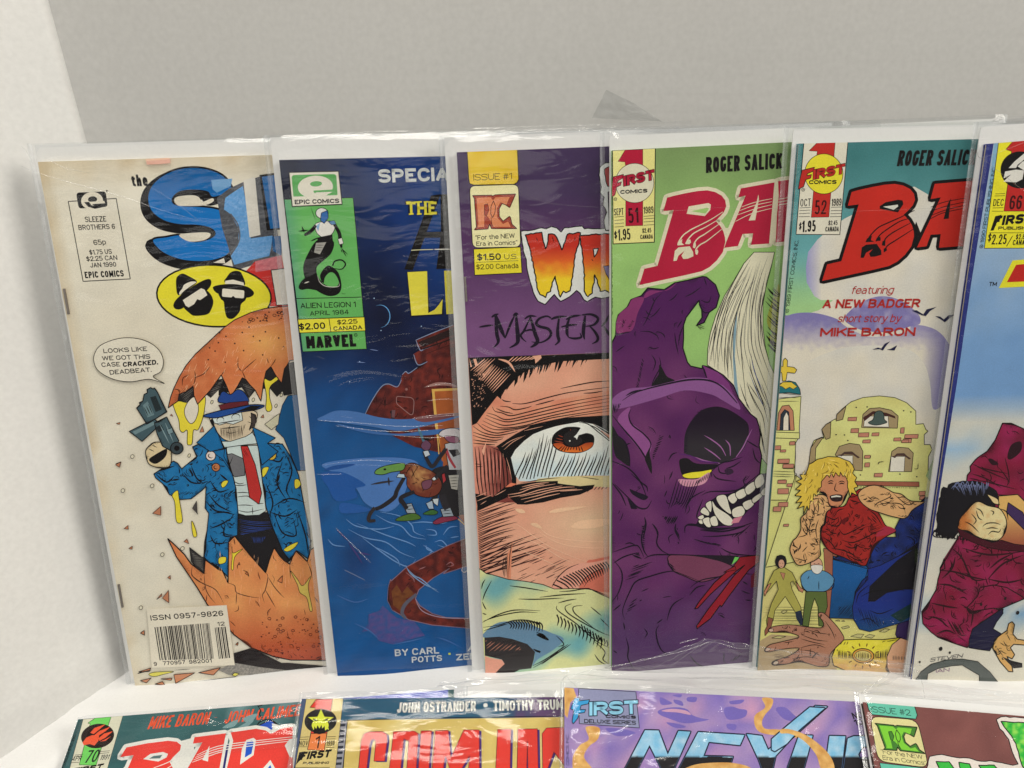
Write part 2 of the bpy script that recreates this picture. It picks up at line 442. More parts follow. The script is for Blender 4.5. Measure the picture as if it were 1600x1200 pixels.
        while i < N - 6:
            run = rnd.randint(8, 26); run = min(run, N - 1 - i)
            if rnd.random() < cover:
                sl = rnd.uniform(-0.7, 0.7); s.z = z1
                if rnd.random() < spot:
                    o = [P[i + k][:2] for k in range(run)]; dd = flen * rnd.uniform(.25, .5)
                    c = [(P[i + k][0] + P[i + k][2] * dd * math.sin(math.pi * k / (run - 1 or 1)), P[i + k][1] + P[i + k][3] * dd * math.sin(math.pi * k / (run - 1 or 1))) for k in range(run)]
                    for k in range(run - 1): 
                        s.fill([o[k], o[k + 1], c[k + 1], c[k]], col, layer=False)
                s.z = z2
                for k in range(0, run, 1):
                    x, y, nx, ny = P[i + k]; l = flen * (0.35 + 0.65 * math.sin(math.pi * (k + .5) / run)) * rnd.uniform(.7, 1.2)
                    tx, ty = ny * sl, -nx * sl
                    e = (x + (nx + tx) * l, y + (ny + ty) * l); h = w * .5
                    C = s.colr(col); a_ = s.loc(x - ny * h, y + nx * h); b_ = s.loc(x + ny * h, y - nx * h); c_ = s.loc(*e)
                    s.tri([a_, b_, c_], [C, C, C], s.z * LZ)
            i += run + rnd.randint(2, 10)
        s.z = z2
        if inner:      # short curved fold strokes spread through the shape
            x0 = min(p[0] for p in q); x1 = max(p[0] for p in q); y0 = min(p[1] for p in q); y1 = max(p[1] for p in q)
            def inside(x, y):
                c = False
                for i in range(n):
                    a, b = q[i], q[(i + 1) % n]
                    if (a[1] > y) != (b[1] > y) and x < a[0] + (b[0] - a[0]) * (y - a[1]) / (b[1] - a[1]): c = not c
                return c
            cnt = 0; tries = 0; base = rnd.uniform(0, 3.1)
            while cnt < inner and tries < inner * 12:
                tries += 1; x, y = rnd.uniform(x0, x1), rnd.uniform(y0, y1)
                a = base + 1.6 * noise.noise(Vector((x / 28, y / 28, seed))) * 2; l = flen * rnd.uniform(.6, 1.9); kx = rnd.uniform(-.35, .35)
                e = (x + math.cos(a) * l, y + math.sin(a) * l)
                if not (inside(x, y) and inside(*e)): continue
                m = ((x + e[0]) / 2 - math.sin(a) * l * kx, (y + e[1]) / 2 + math.cos(a) * l * kx)
                s.ribbon(smooth([(x, y), m, e], False, 4), w * rnd.uniform(.8, 1.9), col, .2, .1, layer=False)
                if rnd.random() < .45:
                    for k in range(4):
                        t = .2 + .17 * k; bx, by = x + (e[0] - x) * t, y + (e[1] - y) * t; l2 = flen * .35 * math.sin(math.pi * (t + .1))
                        s.ribbon([(bx, by), (bx + math.cos(a + 1.2) * l2, by + math.sin(a + 1.2) * l2)], w * .8, col, 1, .1, layer=False)
                cnt += 1
    def bars(s, q, pattern, col=(25, 20, 22)):
        """upright bars across a quad TL TR BR BL; pattern = list of (start, width) in 0..1"""
        s.z += 1; Q = s.px(q)
        def at(u, v):
            t = (Q[0][0] + (Q[1][0] - Q[0][0]) * u, Q[0][1] + (Q[1][1] - Q[0][1]) * u); b = (Q[3][0] + (Q[2][0] - Q[3][0]) * u, Q[3][1] + (Q[2][1] - Q[3][1]) * u)
            return (t[0] + (b[0] - t[0]) * v, t[1] + (b[1] - t[1]) * v)
        for u, w in pattern: s.fill([at(u, 0), at(u + w, 0), at(u + w, 1), at(u, 1)], col, layer=False)
    def cover_fill(s, fn, cell=14.0):
        """ground colour of the whole cover"""
        s.part('printed_ground'); s.z += 1; nx, ny = 26, 40; z = s.z * LZ; q = s.quad
        G = []
        for j in range(ny + 1):
            for i in range(nx + 1):
                u, v = i / nx, j / ny; p = (q[0] * (1 - u) + q[1] * u) * (1 - v) + (q[3] * (1 - u) + q[2] * u) * v
                w = s.o + s.ex * p.x + s.ey * p.y - CAMP
                # where that point of the paper lies among the measured print coordinates
                zc = w.y * CP - w.z * SP; yc = -(w.y * SP + w.z * CP)
                X, Y = 800 + FOC * w.x / zc, 600 + FOC * yc / zc
                G.append(((p.x, p.y), s.colr(fn(X, Y))))
        for j in range(ny):
            for i in range(nx):
                a = j * (nx + 1) + i
                A, B, C, D = G[a], G[a + 1], G[a + nx + 2], G[a + nx + 1]
                s.tri([A[0], B[0], C[0]], [A[1], B[1], C[1]], z); s.tri([A[0], C[0], D[0]], [A[1], C[1], D[1]], z)
K = (12, 9, 11)
# ------------------------------------------------------------------ stroke lettering: (relative width, polylines); a third value 1 rounds that corner
F = {
'A':(1.05,[[(0,0),(.5,1),(1,0)],[(.17,.30),(.83,.30)]]),
'B':(1,[[(0,0),(0,1),(.93,1,1),(.93,.53,1),(.3,.53)],[(0,.53),(1,.53,1),(1,0,1),(0,0)]]),
'C':(1,[[(1,.74),(1,1,1),(0,1,1),(0,0,1),(1,0,1),(1,.26)]]),
'D':(1,[[(0,0),(0,1),(1,1,1),(1,0,1),(0,0)]]),
'E':(.85,[[(1,1),(0,1),(0,0),(1,0)],[(0,.52),(.8,.52)]]),
'F':(.8,[[(1,1),(0,1),(0,0)],[(0,.50),(.85,.50)]]),
'G':(1,[[(1,.80),(1,1,1),(0,1,1),(0,0,1),(1,0,1),(1,.42),(.62,.42)]]),
'H':(1,[[(0,0),(0,1)],[(1,0),(1,1)],[(0,.51),(1,.51)]]),
'I':(0,[[(0,0),(0,1)]]),
'J':(.75,[[(1,1),(1,0,1),(0,0,1),(0,.3)]]),
'K':(1.02,[[(0,0),(0,1)],[(1,1),(.05,.42)],[(.38,.62),(1,0)]]),
'L':(.8,[[(0,1),(0,0),(1,0)]]),
'M':(1.35,[[(0,0),(0,1),(.5,.18),(1,1),(1,0)]]),
'N':(1.05,[[(0,0),(0,1),(1,0),(1,1)]]),
'O':(1.05,[[(.5,1),(1,1,1),(1,0,1),(0,0,1),(0,1,1),(.5,1)]]),
'P':(.95,[[(0,0),(0,1),(1,1,1),(1,.45,1),(0,.45)]]),
'Q':(1.05,[[(.5,1),(1,1,1),(1,0,1),(0,0,1),(0,1,1),(.5,1)],[(.6,.25),(1,-.05)]]),
'R':(1,[[(0,0),(0,1),(1,1,1),(1,.48,1),(0,.48)],[(.5,.48),(1,0)]]),
'S':(1,[[(1,.80),(1,1,1),(0,1,1),(0,.54,1),(1,.50,1),(1,0,1),(0,0,1),(0,.20)]]),
'T':(.95,[[(0,1),(1,1)],[(.5,1),(.5,0)]]),
'U':(1,[[(0,1),(0,0,1),(1,0,1),(1,1)]]),
'V':(1.05,[[(0,1),(.5,0),(1,1)]]),
'W':(1.5,[[(0,1),(.25,0),(.5,1),(.75,0),(1,1)]]),
'X':(1,[[(0,0),(1,1)],[(0,1),(1,0)]]),
'Y':(1,[[(0,1),(.5,.45),(1,1)],[(.5,.45),(.5,0)]]),
'Z':(.95,[[(0,1),(1,1),(0,0),(1,0)]]),
'0':(.9,[[(.5,1),(1,1,1),(1,0,1),(0,0,1),(0,1,1),(.5,1)]]),
'1':(.4,[[(0,.80),(1,1),(1,0)]]),
'2':(.9,[[(0,.72),(0,1,1),(1,1,1),(1,.58,1),(0,0),(1,0)]]),
'3':(.9,[[(0,.76),(0,1,1),(1,1,1),(1,.53,1),(.4,.53)],[(.4,.53),(1,.53,1),(1,0,1),(0,0,1),(0,.24)]]),
'4':(.95,[[(.74,0),(.74,1),(0,.26),(1,.26)]]),
'5':(.9,[[(.95,1),(.08,1),(.06,.56),(1,.62,1),(1,0,1),(0,0,1),(0,.15)]]),
'6':(.9,[[(1,.78),(1,1,1),(0,1,1),(0,0,1),(1,0,1),(1,.58,1),(.1,.56)]]),
'7':(.85,[[(0,1),(1,1),(.35,0)]]),
'8':(.9,[[(.5,.53),(.95,.53,1),(.95,1,1),(.05,1,1),(.05,.53,1),(.5,.53)],[(.5,.53),(1,.53,1),(1,0,1),(0,0,1),(0,.53,1),(.5,.53)]]),
'9':(.9,[[(0,.22),(0,0,1),(1,0,1),(1,1,1),(0,1,1),(0,.44,1),(.9,.46)]]),
'.':(0,[[(0,0),(0,.02)]]), ',':(0,[[(0,.04),(-.0,-.14)]]), '-':(.5,[[(0,.45),(1,.45)]]), "'":(0,[[(0,1),(0,.8)]]), '"':(.25,[[(0,1),(0,.78)],[(1,1),(1,.78)]]),
'/':(.8,[[(0,-.05),(1,1.1)]]), '#':(.9,[[(.2,0),(.4,1)],[(.6,0),(.8,1)],[(0,.33),(1,.33)],[(.05,.68),(1,.68)]]), '·':(0,[[(0,.46),(0,.52)]]),
'$':(.85,[[(1,.74),(1,.92,1),(0,.92,1),(0,.54,1),(1,.50,1),(1,.08,1),(0,.08,1),(0,.26)],[(.5,1.1),(.5,-.1)]]),
'©':(1.1,[[(.5,1),(1,1,1),(1,0,1),(0,0,1),(0,1,1),(.5,1)],[(.7,.65),(.3,.65,1),(.3,.35,1),(.7,.35)]]),
'a':(.8,[[(.05,.6),(.05,.72,1),(.9,.72,1),(.9,0)],[(.9,.42),(0,.42,1),(0,0,1),(.9,.02,1),(.9,.2)]]),
'b':(.8,[[(0,1),(0,0),(1,0,1),(1,.72,1),(0,.72,1),(0,.5)]]),
'c':(.75,[[(1,.52),(1,.72,1),(0,.72,1),(0,0,1),(1,0,1),(1,.2)]]),
'd':(.8,[[(1,1),(1,0),(0,0,1),(0,.72,1),(1,.72,1),(1,.5)]]),
'e':(.8,[[(0,.36),(1,.36),(1,.72,1),(0,.72,1),(0,0,1),(1,0,1),(1,.16)]]),
'f':(.45,[[(1,1),(.3,1,1),(.3,.8),(.3,0)],[(0,.7),(1,.7)]]),
'g':(.8,[[(1,.72),(1,-.28,1),(0,-.28,1),(0,-.15)],[(1,.02),(0,.02,1),(0,.72,1),(1,.72)]]),
'h':(.75,[[(0,0),(0,1)],[(0,.45),(0,.72,1),(1,.72,1),(1,0)]]),
'i':(0,[[(0,0),(0,.70)],[(0,.94),(0,1)]]),
'm':(1.3,[[(0,0),(0,.72)],[(0,.5),(0,.72,1),(.5,.72,1),(.5,0)],[(.5,.5),(.5,.72,1),(1,.72,1),(1,0)]]),
'n':(.75,[[(0,0),(0,.72)],[(0,.45),(0,.72,1),(1,.72,1),(1,0)]]),
'o':(.82,[[(.5,.72),(1,.72,1),(1,0,1),(0,0,1),(0,.72,1),(.5,.72)]]),
'p':(.8,[[(0,-.28),(0,.72),(1,.72,1),(1,0,1),(0,0)]]),
'r':(.4,[[(0,0),(0,.72)],[(0,.4),(0,.72,1),(1,.70)]]),
's':(.7,[[(1,.56),(1,.72,1),(0,.72,1),(0,.40,1),(1,.34,1),(1,0,1),(0,0,1),(0,.16)]]),
't':(.45,[[(.35,.95),(.35,0,1),(1,0)],[(0,.70),(1,.70)]]),
'u':(.75,[[(0,.72),(0,0,1),(1,0,1),(1,.3)],[(1,.72),(1,0)]]),
'y':(.78,[[(0,.72),(.5,0)],[(1,.72),(.35,-.28),(0,-.28)]]),
}
def _path(pl):
    """expand the rounded corners; returns list of (x, y, sharp)"""
    out = []; n = len(pl)
    for i, p in enumerate(pl):
        if len(p) == 3 and 0 < i < n - 1:
            a, b = pl[i - 1], pl[i + 1]
            fa = 0.5 if (len(a) == 3) else (0.98 if i - 1 == 0 else 0.9); fb = 0.5 if (len(b) == 3) else (0.98 if i + 1 == n - 1 else 0.9)
            la = math.hypot(a[0] - p[0], a[1] - p[1]) * fa; lb = math.hypot(b[0] - p[0], b[1] - p[1]) * fb
            r = 0.5
            ta = fa * min(1, r / la) if la else 0; tb = fb * min(1, r / lb) if lb else 0
            A = (p[0] + (a[0] - p[0]) * ta, p[1] + (a[1] - p[1]) * ta); B = (p[0] + (b[0] - p[0]) * tb, p[1] + (b[1] - p[1]) * tb)
            for k in range(7):
                t = k / 6; m = 0.62; C1 = (A[0] + (p[0] - A[0]) * m, A[1] + (p[1] - A[1]) * m); C2 = (B[0] + (p[0] - B[0]) * m, B[1] + (p[1] - B[1]) * m)
                u = 1 - t; out.append((u**3 * A[0] + 3*u*u*t * C1[0] + 3*u*t*t * C2[0] + t**3 * B[0], u**3 * A[1] + 3*u*u*t * C1[1] + 3*u*t*t * C2[1] + t**3 * B[1], 0))
        else: out.append((p[0], p[1], 1))
    res = [out[0]]
    for q in out[1:]:
        if abs(q[0] - res[-1][0]) + abs(q[1] - res[-1][1]) > 1e-4: res.append(q)
    return res
def atend(q, vert):
    v = q[1] if vert > .5 else q[0]
    return v <= 0.02 or v >= 0.98 or (vert > .5 and abs(v - .72) < .01)
def text2(s, body, p0, p1, h, col=(20, 16, 18), bold=0.012, gap=0.10, ital=0.0, sw=None, edge=None, drop=None, wave=None, bend=None):
    """stroke lettering along p0-p1, cap height h (view units); sw = stem / cap height; edge = (extra width, colour)"""
    if sw is None: sw = 0.118 + max(0.0, bold) * 2.6
    (a, b) = s.px([p0, p1]); hh = s.px([(p0[0], p0[1] - h)])[0]
    A, B, Hh = Vector(s.loc(*a)), Vector(s.loc(*b)), Vector(s.loc(*hh))
    H = (Hh - A).length; d = (B - A); L = d.length; d = d / L; up = Vector((-d.y, d.x)) + d * ital
    g_ = 0.045 + sw * 0.16 + gap * 0.35
    wsum = 0.0; fix = 0.0
    for i, ch in enumerate(body):
        if ch == ' ': wsum += 0.30; fix += 0.10 + sw * .5; continue
        wsum += F[ch][0]; fix += sw + (g_ if i < len(body) - 1 else 0)
    Lh = L / H; k = 1.0; stem = 1.0
    u = (Lh - fix) / max(wsum, 1e-6)
    if u < 0.21 and wsum > 0:      # very condensed: thin the stems too
        stem = max(0.3, (Lh - 0.21 * wsum) / fix); u = (Lh - fix * stem) / wsum
    if wsum < 1e-6: u = 0
    sx_ = sw * stem; gg = g_ * stem
    def draw(extra, col_, dx=0.0, dy=0.0):
        s.z += 1; z = s.z * LZ; c = s.colr(col_); x = 0.0
        for ch in body:
            if ch == ' ': x += 0.30 * u + (0.10 + sw * .5) * stem; continue
            w, pls = F[ch]; cw = w * u
            for pl in pls:
                P = [(x + sx_ / 2 + q[0] * cw, sw / 2 + q[1] * (1 - sw), q[2]) for q in _path(pl)]
                n = len(P)
                for i in range(n - 1):
                    (x0, y0, s0), (x1, y1, s1) = P[i], P[i + 1]
                    l = math.hypot(x1 - x0, y1 - y0) or 1; tx, ty = (x1 - x0) / l, (y1 - y0) / l
                    vert = abs(ty); wd = (sx_ * vert + min(sw, sx_ * 1.0 if stem > .8 else sw * .7) * (1 - vert)) * 0.5 + extra
                    diag = abs(tx) > 0.15 and abs(ty) > 0.15
                    e0 = (extra if i == 0 else (wd * (0.9 if not diag else 0.35) if s0 else wd * 0.12)); e1 = (extra if i == n - 2 else (wd * (0.9 if not diag else 0.35) if s1 else wd * 0.12))
                    # terminals reach the line box
                    if i == 0 and s0 and not diag and atend(pl[0], vert): e0 += (sw / 2 if vert > .5 else sx_ / 2)
                    if i == n - 2 and s1 and not diag and atend(pl[-1], vert): e1 += (sw / 2 if vert > .5 else sx_ / 2)
                    if i == 0 and diag: e0 += sw * .4
                    if i == n - 2 and diag: e1 += sw * .4
                    ax, ay = x0 - tx * e0, y0 - ty * e0; bx, by = x1 + tx * e1, y1 + ty * e1
                    Q = [(ax - ty * wd, ay + tx * wd), (ax + ty * wd, ay - tx * wd), (bx + ty * wd, by - tx * wd), (bx - ty * wd, by + tx * wd)]
                    R = []
                    for X, Y in Q:
                        if not extra: Y = max(Y, 0.0) if (ch.isupper() or ch.isdigit()) and min(y0, y1) > -.01 else Y; 
                        if not extra and (ch.isupper() or ch.isdigit()): Y = min(Y, 1.0)
                        if bend: X, Y = bend(X / Lh, Y); X *= Lh
                        v = A + d * ((X + dx) * H) + up * ((Y + dy) * H); R.append((v.x, v.y))
                    s.tri([R[0], R[1], R[2]], [c, c, c], z); s.tri([R[0], R[2], R[3]], [c, c, c], z)
                    z += LZ * 0.004
            x += cw + sx_ + gg
        s.z += 1
    if drop: draw(0.0 if not edge else edge[0], drop[2], drop[0], drop[1])
    if edge: draw(edge[0], edge[1])
    draw(0.0, col)
Page.text = text2
# ------------------------------------------------------------------ the setting: cloth covered shelf, two white panels
def interp(x, T):
    if x <= T[0][0]: return T[0][1]
    for (a, b), (c, d) in zip(T, T[1:]):
        if x <= c:
            t = (x - a) / (c - a); t = t * t * (3 - 2 * t); return b + (d - b) * t
    return T[-1][1]
HUMP = [(-.32, -.008), (-.196, -.0068), (-.09, -.0008), (-.014, .0023), (.0515, .0036), (.126, .0050), (.205, -.0004), (.264, -.0022), (.42, -.004)]
def cloth_z(x, y):
    h = interp(x, HUMP) + 0.0014; d = 0.276 - 0.030 * min(1, max(0, (-0.195 - x) / 0.03)) - y
    s = (math.sqrt((d + 0.001) ** 2 + 0.004 ** 2) + (d + 0.001)) * 0.5
    h -= s * 0.552 - 0.0012 * max(0, 1 - abs(d) / 0.02)
    h += 0.0007 * noise.noise(Vector((x * 9, y * 45, 3))) + 0.0005 * noise.noise(Vector((x * 40, y * 60, 8)))
    h += 0.0011 * (1 - abs(noise.noise(Vector((x * 11 + y * 8, y * 34 - x * 5, 21))))) ** 7
    return h
vs = []; fs = []; nx, ny = 320, 220; X0, X1, Y0, Y1 = -0.75, 0.75, -0.02, 0.46
for j in range(ny + 1):
    for i in range(nx + 1):
        x = X0 + (X1 - X0) * i / nx; y = Y0 + (Y1 - Y0) * j / ny; vs.append((x, y, cloth_z(x, y)))
for j in range(ny):
    for i in range(nx):
        a = j * (nx + 1) + i; fs.append((a, a + 1, a + nx + 2, a + nx + 1))
M_CLOTH = mat_paper('white_cotton_cloth', (0.81, 0.81, 0.81), 0.85, 900, 0.05)
cl = link_mesh('shelf_cloth', vs, fs, M_CLOTH, smooth_=True); cl['kind'] = 'structure'
cl['label'] = 'white cloth covering the shelf and the slope in front of it'

def panel_mat(name, c):
    m = mat_paper(name, c, 0.7, 420, 0.09); nt = m.node_tree; N = nt.nodes; L = nt.links; b = N['Principled BSDF']
    # faint horizontal fluting of corrugated board and a few specks
    tc = N.new('ShaderNodeTexCoord'); mp = N.new('ShaderNodeMapping'); mp.inputs['Scale'].default_value = (3, 3, 260)
    n1 = N.new('ShaderNodeTexNoise'); n1.inputs['Scale'].default_value = 1; n1.inputs['Detail'].default_value = 3
    L.new(tc.outputs['Object'], mp.inputs['Vector']); L.new(mp.outputs['Vector'], n1.inputs['Vector'])
    bp = N.new('ShaderNodeBump'); bp.inputs['Strength'].default_value = 0.07; bp.inputs['Distance'].default_value = 0.001
    L.new(n1.outputs['Fac'], bp.inputs['Height']); L.new(bp.outputs['Normal'], b.inputs['Normal'])
    vo = N.new('ShaderNodeTexVoronoi'); vo.inputs['Scale'].default_value = 26; L.new(tc.outputs['Object'], vo.inputs['Vector'])
    mr = N.new('ShaderNodeMapRange'); mr.inputs['From Min'].default_value = 0.010; mr.inputs['From Max'].default_value = 0.022
    mr.inputs['To Min'].default_value = 0.60; mr.inputs['To Max'].default_value = 1.0; L.new(vo.outputs['Distance'], mr.inputs['Value'])
    ps = N.new('ShaderNodeTexNoise'); ps.inputs['Scale'].default_value = 9; ps.inputs['Detail'].default_value = 4; L.new(tc.outputs['Object'], ps.inputs['Vector'])
    m2 = N.new('ShaderNodeMapRange'); m2.inputs['To Min'].default_value = 0.92; m2.inputs['To Max'].default_value = 1.05; L.new(ps.outputs['Fac'], m2.inputs['Value'])
    mm = N.new('ShaderNodeMath'); mm.operation = 'MULTIPLY'; L.new(mr.outputs[0], mm.inputs[0]); L.new(m2.outputs[0], mm.inputs[1])
    src = b.inputs['Base Color'].links[0].from_socket
    sv = N.new('ShaderNodeVectorMath'); sv.operation = 'SCALE'; L.new(src, sv.inputs[0]); L.new(mm.outputs[0], sv.inputs['Scale'])
    L.new(sv.outputs['Vector'], b.inputs['Base Color'])
    return m
def sheet(name, rows, mat, label, thick):
    """rows of points (bottom to top) -> board with real thickness along its normal"""
    m = len(rows[0]); n = (Vector(rows[0][-1]) - Vector(rows[0][0])).cross(Vector(rows[-1][0]) - Vector(rows[0][0])).normalized()
    if n.dot(CAMP - Vector(rows[0][0])) < 0: n = -n
    vs = [tuple(p) for r in rows for p in r]; k = len(vs); vs += [tuple(Vector(p) - n * thick) for r in rows for p in r]; fs = []
    for j in range(len(rows) - 1):
        for i in range(m - 1):
            a = j * m + i; f = (a, a + 1, a + m + 1, a + m); fs.append(f); fs.append(tuple(k + q for q in f[::-1]))
    for i in range(m - 1):
        t = (len(rows) - 1) * m + i; fs += [(i, k + i, k + i + 1, i + 1), (t, t + 1, k + t + 1, k + t)]
    for j in range(len(rows) - 1):
        a = j * m; b = j * m + m - 1; fs += [(a, a + m, k + a + m, k + a), (b, k + b, k + b + m, b + m)]
    o = link_mesh(name, vs, fs, mat, smooth_=(m > 20)); o['label'] = label; return o
YW = 0.368
def cornx(z): return -0.1783 - 0.088 * z
rows = []
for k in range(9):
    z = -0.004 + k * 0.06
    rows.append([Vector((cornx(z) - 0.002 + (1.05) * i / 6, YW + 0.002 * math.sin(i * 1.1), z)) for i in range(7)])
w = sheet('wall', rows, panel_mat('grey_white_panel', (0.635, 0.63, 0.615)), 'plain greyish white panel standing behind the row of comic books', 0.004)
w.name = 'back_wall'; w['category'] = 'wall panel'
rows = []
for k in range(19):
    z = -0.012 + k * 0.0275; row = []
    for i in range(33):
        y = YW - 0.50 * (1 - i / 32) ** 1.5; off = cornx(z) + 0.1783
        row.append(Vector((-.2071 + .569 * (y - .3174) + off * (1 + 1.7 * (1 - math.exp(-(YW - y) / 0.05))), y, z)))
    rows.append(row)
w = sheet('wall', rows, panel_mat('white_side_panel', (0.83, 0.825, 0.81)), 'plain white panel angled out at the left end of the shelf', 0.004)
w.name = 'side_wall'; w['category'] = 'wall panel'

# ------------------------------------------------------------------ planes on which the two rows of comics lie
_n = Vector((math.sin(0.00738), math.sin(-0.24358), 1.0)).normalized(); N1 = cam2world(*_n); O1 = CAMP + N1 * 0.33585
_n = Vector((0.02741, 0.8711, 1.0)).normalized(); N2 = cam2world(*_n); O2 = CAMP + N2 * 0.3644
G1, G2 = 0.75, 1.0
ROW1 = 'bagged comic books standing in a row against the panel'
ROW2 = 'bagged comic books lying on the slope in front'
def row1(label, LT, LB, TP, BP, spine, board, bag, seed, yaw=4.2):
    p = Page(label, ROW1, LT, LB, TP, BP, O1, N1, G1, yaw=yaw); p.build_block(board, spine=spine); p.bag_px = bag; p.seed = seed
    return p
# ================================================================== comic 1: cream cover, cracked egg
p = row1('bagged comic with cream cover, big blue letter S and a cracked egg', (59,253), (212,1075), (422,242), (504,1052), (212,203,182),
         [(49,226),(202,1073)], [(38,224),(196,1076)], 1)
def cream(x, y):
    t = 0.0
    # foxing along the top edge and the spine
    lx = 59 + (y - 253) * 0.186; dl = x - lx; dt = y - (253 - (x - 59) * 0.03)
    n = nz(x, y, 22, 1) + 0.5 * nz(x, y, 7, 2)
    t += max(0, 1 - dl / 22) * (0.45 + 0.5 * n) * (1.0 if y < 700 else 0.6) + max(0, 1 - dt / 42) * (0.42 + 0.9 * max(0, n)) * 0.85
    t += max(0, nz(x, y, 9, 5) - 0.45) * (1.5 if dt < 60 else 0.2)
    c = mix((212, 207, 192), (207, 200, 182), 0.5 + nz(x, y, 90, 4))
    return mix(c, (176, 152, 112), min(0.6, t * .8))
p.cover_fill(cream)
p.part('corner_box'); p.v('A1')
p.poly([(388,490),(660,473),(740,930),(472,944)], None, ow=5)
p.poly(rrect([(432,440),(600,432),(613,520),(447,531)], .22), K)
p.poly(ell(523,486,62,50,-4), (210,203,186)); p.poly(ell(526,478,26,17,-4), K); p.poly([(478,494),(592,488),(592,500),(540,504),(545,514),(600,508),(596,520),(540,532),(500,520)], K)
p.poly([(505,492),(592,487),(600,508),(560,514),(520,512)], (210,203,186)); p.poly([(522,505),(600,500),(603,510),(540,516)], K)
p.poly(ell(607,430,5,5), K)
p.text('SLEEZE', (485,608), (605,604), 31); p.text('BROTHERS 6', (448,653), (655,646), 29)
p.text('65p', (533,738), (604,734), 29); p.text('$1.75 US', (510,793), (637,787), 27); p.text('$2.25 CAN', (493,830), (668,822), 27)
p.text('JAN 1990', (515,866), (662,860), 27); p.text('EPIC COMICS', (485,926), (705,916), 36, bold=.03, gap=.12)
p.part('title_lettering')
p.text('the', (752,405), (842,402), 66, bold=.03, gap=.1)
S = [(1205,462),(1180,432),(1100,422),(1020,432),(978,470),(985,505),(1040,518),(1130,522),(1230,535),(1310,570),(1352,630),(1358,700),(1325,765),(1250,810),(1150,828),(1040,820),(950,790),(895,750),(872,708),(945,695),(1020,684),(1060,712),(1120,722),(1190,705),(1226,675),(1200,640),(1120,622),(1020,618),(930,595),(865,545),(843,480),(860,410),(920,350),(1010,310),(1110,300),(1200,315),(1270,350),(1312,405),(1320,442),(1260,452)]
sh = [(x - 20, y + 26) for x, y in S]
p.poly(sh, K, sm=True, ow=52); p.poly(S, K, sm=True, ow=22)
p.poly([(858,716),(834,735),(860,790),(910,838)], K)
p.poly(S, None, sm=True, g=lambda x, y: mix((10,105,178), (5,80,140), (330 - y) / 70 + 0.2 * nz(x, y, 20)), cell=6)
p.poly([(990,482),(1012,462),(1090,455),(1130,466),(1150,492),(1205,472),(1212,490),(1160,512),(1060,516),(1010,512)], (206,199,182), sm=True)
p.poly([(1018,680),(1100,668),(1185,668),(1192,690),(1150,712),(1070,716)], (206,199,182), sm=True)
# piece of frosted tape over the letters: everything below it is lighter and speckled
def spk(c, d): return lambda x, y: mix(c, d, 0.45 + 1.1 * nz(x, y, 1.6, 3) + .4 * nz(x, y, 0.8, 7))
p.poly([(1232,470),(1300,418),(1380,380),(1470,350),(1545,330),(1560,560),(1600,800),(1440,850),(1330,885),(1300,760),(1262,640)], None, g=spk((88,90,96), (60,62,68)), cell=2.2)
p.poly([(1200,368),(1320,360),(1312,402),(1232,440),(1208,420)], (98,146,190))
p.poly([(1280,470),(1322,440),(1380,402),(1410,560),(1425,700),(1548,684),(1542,745),(1530,800),(1440,820),(1332,850),(1312,800),(1352,740),(1358,650),(1315,565),(1272,535)], None, g=spk((84,140,196), (110,160,208)), cell=2.6)
p.line([(1310,560),(1350,620),(1362,690),(1340,750),(1290,790)], 8, (88,92,100), 1, .6)
p.poly([(1383,372),(1440,352),(1450,360),(1480,680),(1418,694)], (206,202,192))
p.poly([(1474,340),(1600,322),(1600,650),(1516,655)], K); p.poly([(1488,350),(1600,335),(1600,640),(1536,645)], (16,96,160))
p.poly([(1545,690),(1600,685),(1600,800),(1550,770)], (20,84,140))
p.poly([(1398,885),(1450,830),(1600,795),(1650,1085),(1500,1085),(1420,1080)], (186,44,40)); p.poly([(1450,830),(1600,795),(1606,868),(1452,892)], None, g=spk((196,104,112), (170,84,94)), cell=2.6)
p.poly([(1540,880),(1640,868),(1660,1075),(1572,1080)], (206,200,190), ow=5)
p.poly([(1212,838),(1272,812),(1280,842)], (208,202,188))
p.part('oval_emblem'); p.v('D5')
p.poly(ell(668,462,572,308,3.0), (214,204,48), ow=17)
p.poly([(300,440),(288,330),(300,272),(350,240),(410,262),(498,322),(420,390),(340,450)], K, sm=True)
p.poly([(322,430),(352,388),(372,350),(440,320),(492,326),(430,368),(370,412),(330,452)], (214,208,192), sm=True)
p.poly([(262,560),(290,500),(380,420),(500,340),(600,295),(640,310),(630,370),(560,440),(420,530),(350,590),(290,596)], K, sm=True)
p.poly([(360,560),(430,640),(480,662),(600,648),(640,600),(662,520),(630,440),(560,400),(440,480)], K, sm=True)
p.poly([(357,505),(540,386),(575,400),(602,455),(530,505),(500,495),(470,545),(415,578),(385,560)], (214,208,192))
p.poly([(780,330),(800,270),(840,225),(900,212),(945,240),(972,360)], K, sm=True)
p.poly([(782,312),(860,300),(965,330),(970,362),(870,345),(778,342)], (214,208,192))
p.poly([(658,375),(740,350),(880,345),(1010,375),(1068,430),(1040,470),(960,480),(760,450),(690,430)], K, sm=True)
p.poly([(730,420),(985,430),(985,500),(940,545),(925,620),(860,688),(800,680),(775,600),(765,520),(735,490)], K, sm=True)
p.poly(rrect([(752,388),(972,408),(968,488),(748,470)], .2), (214,208,192)); p.poly([(840,480),(860,462),(885,484)], K)
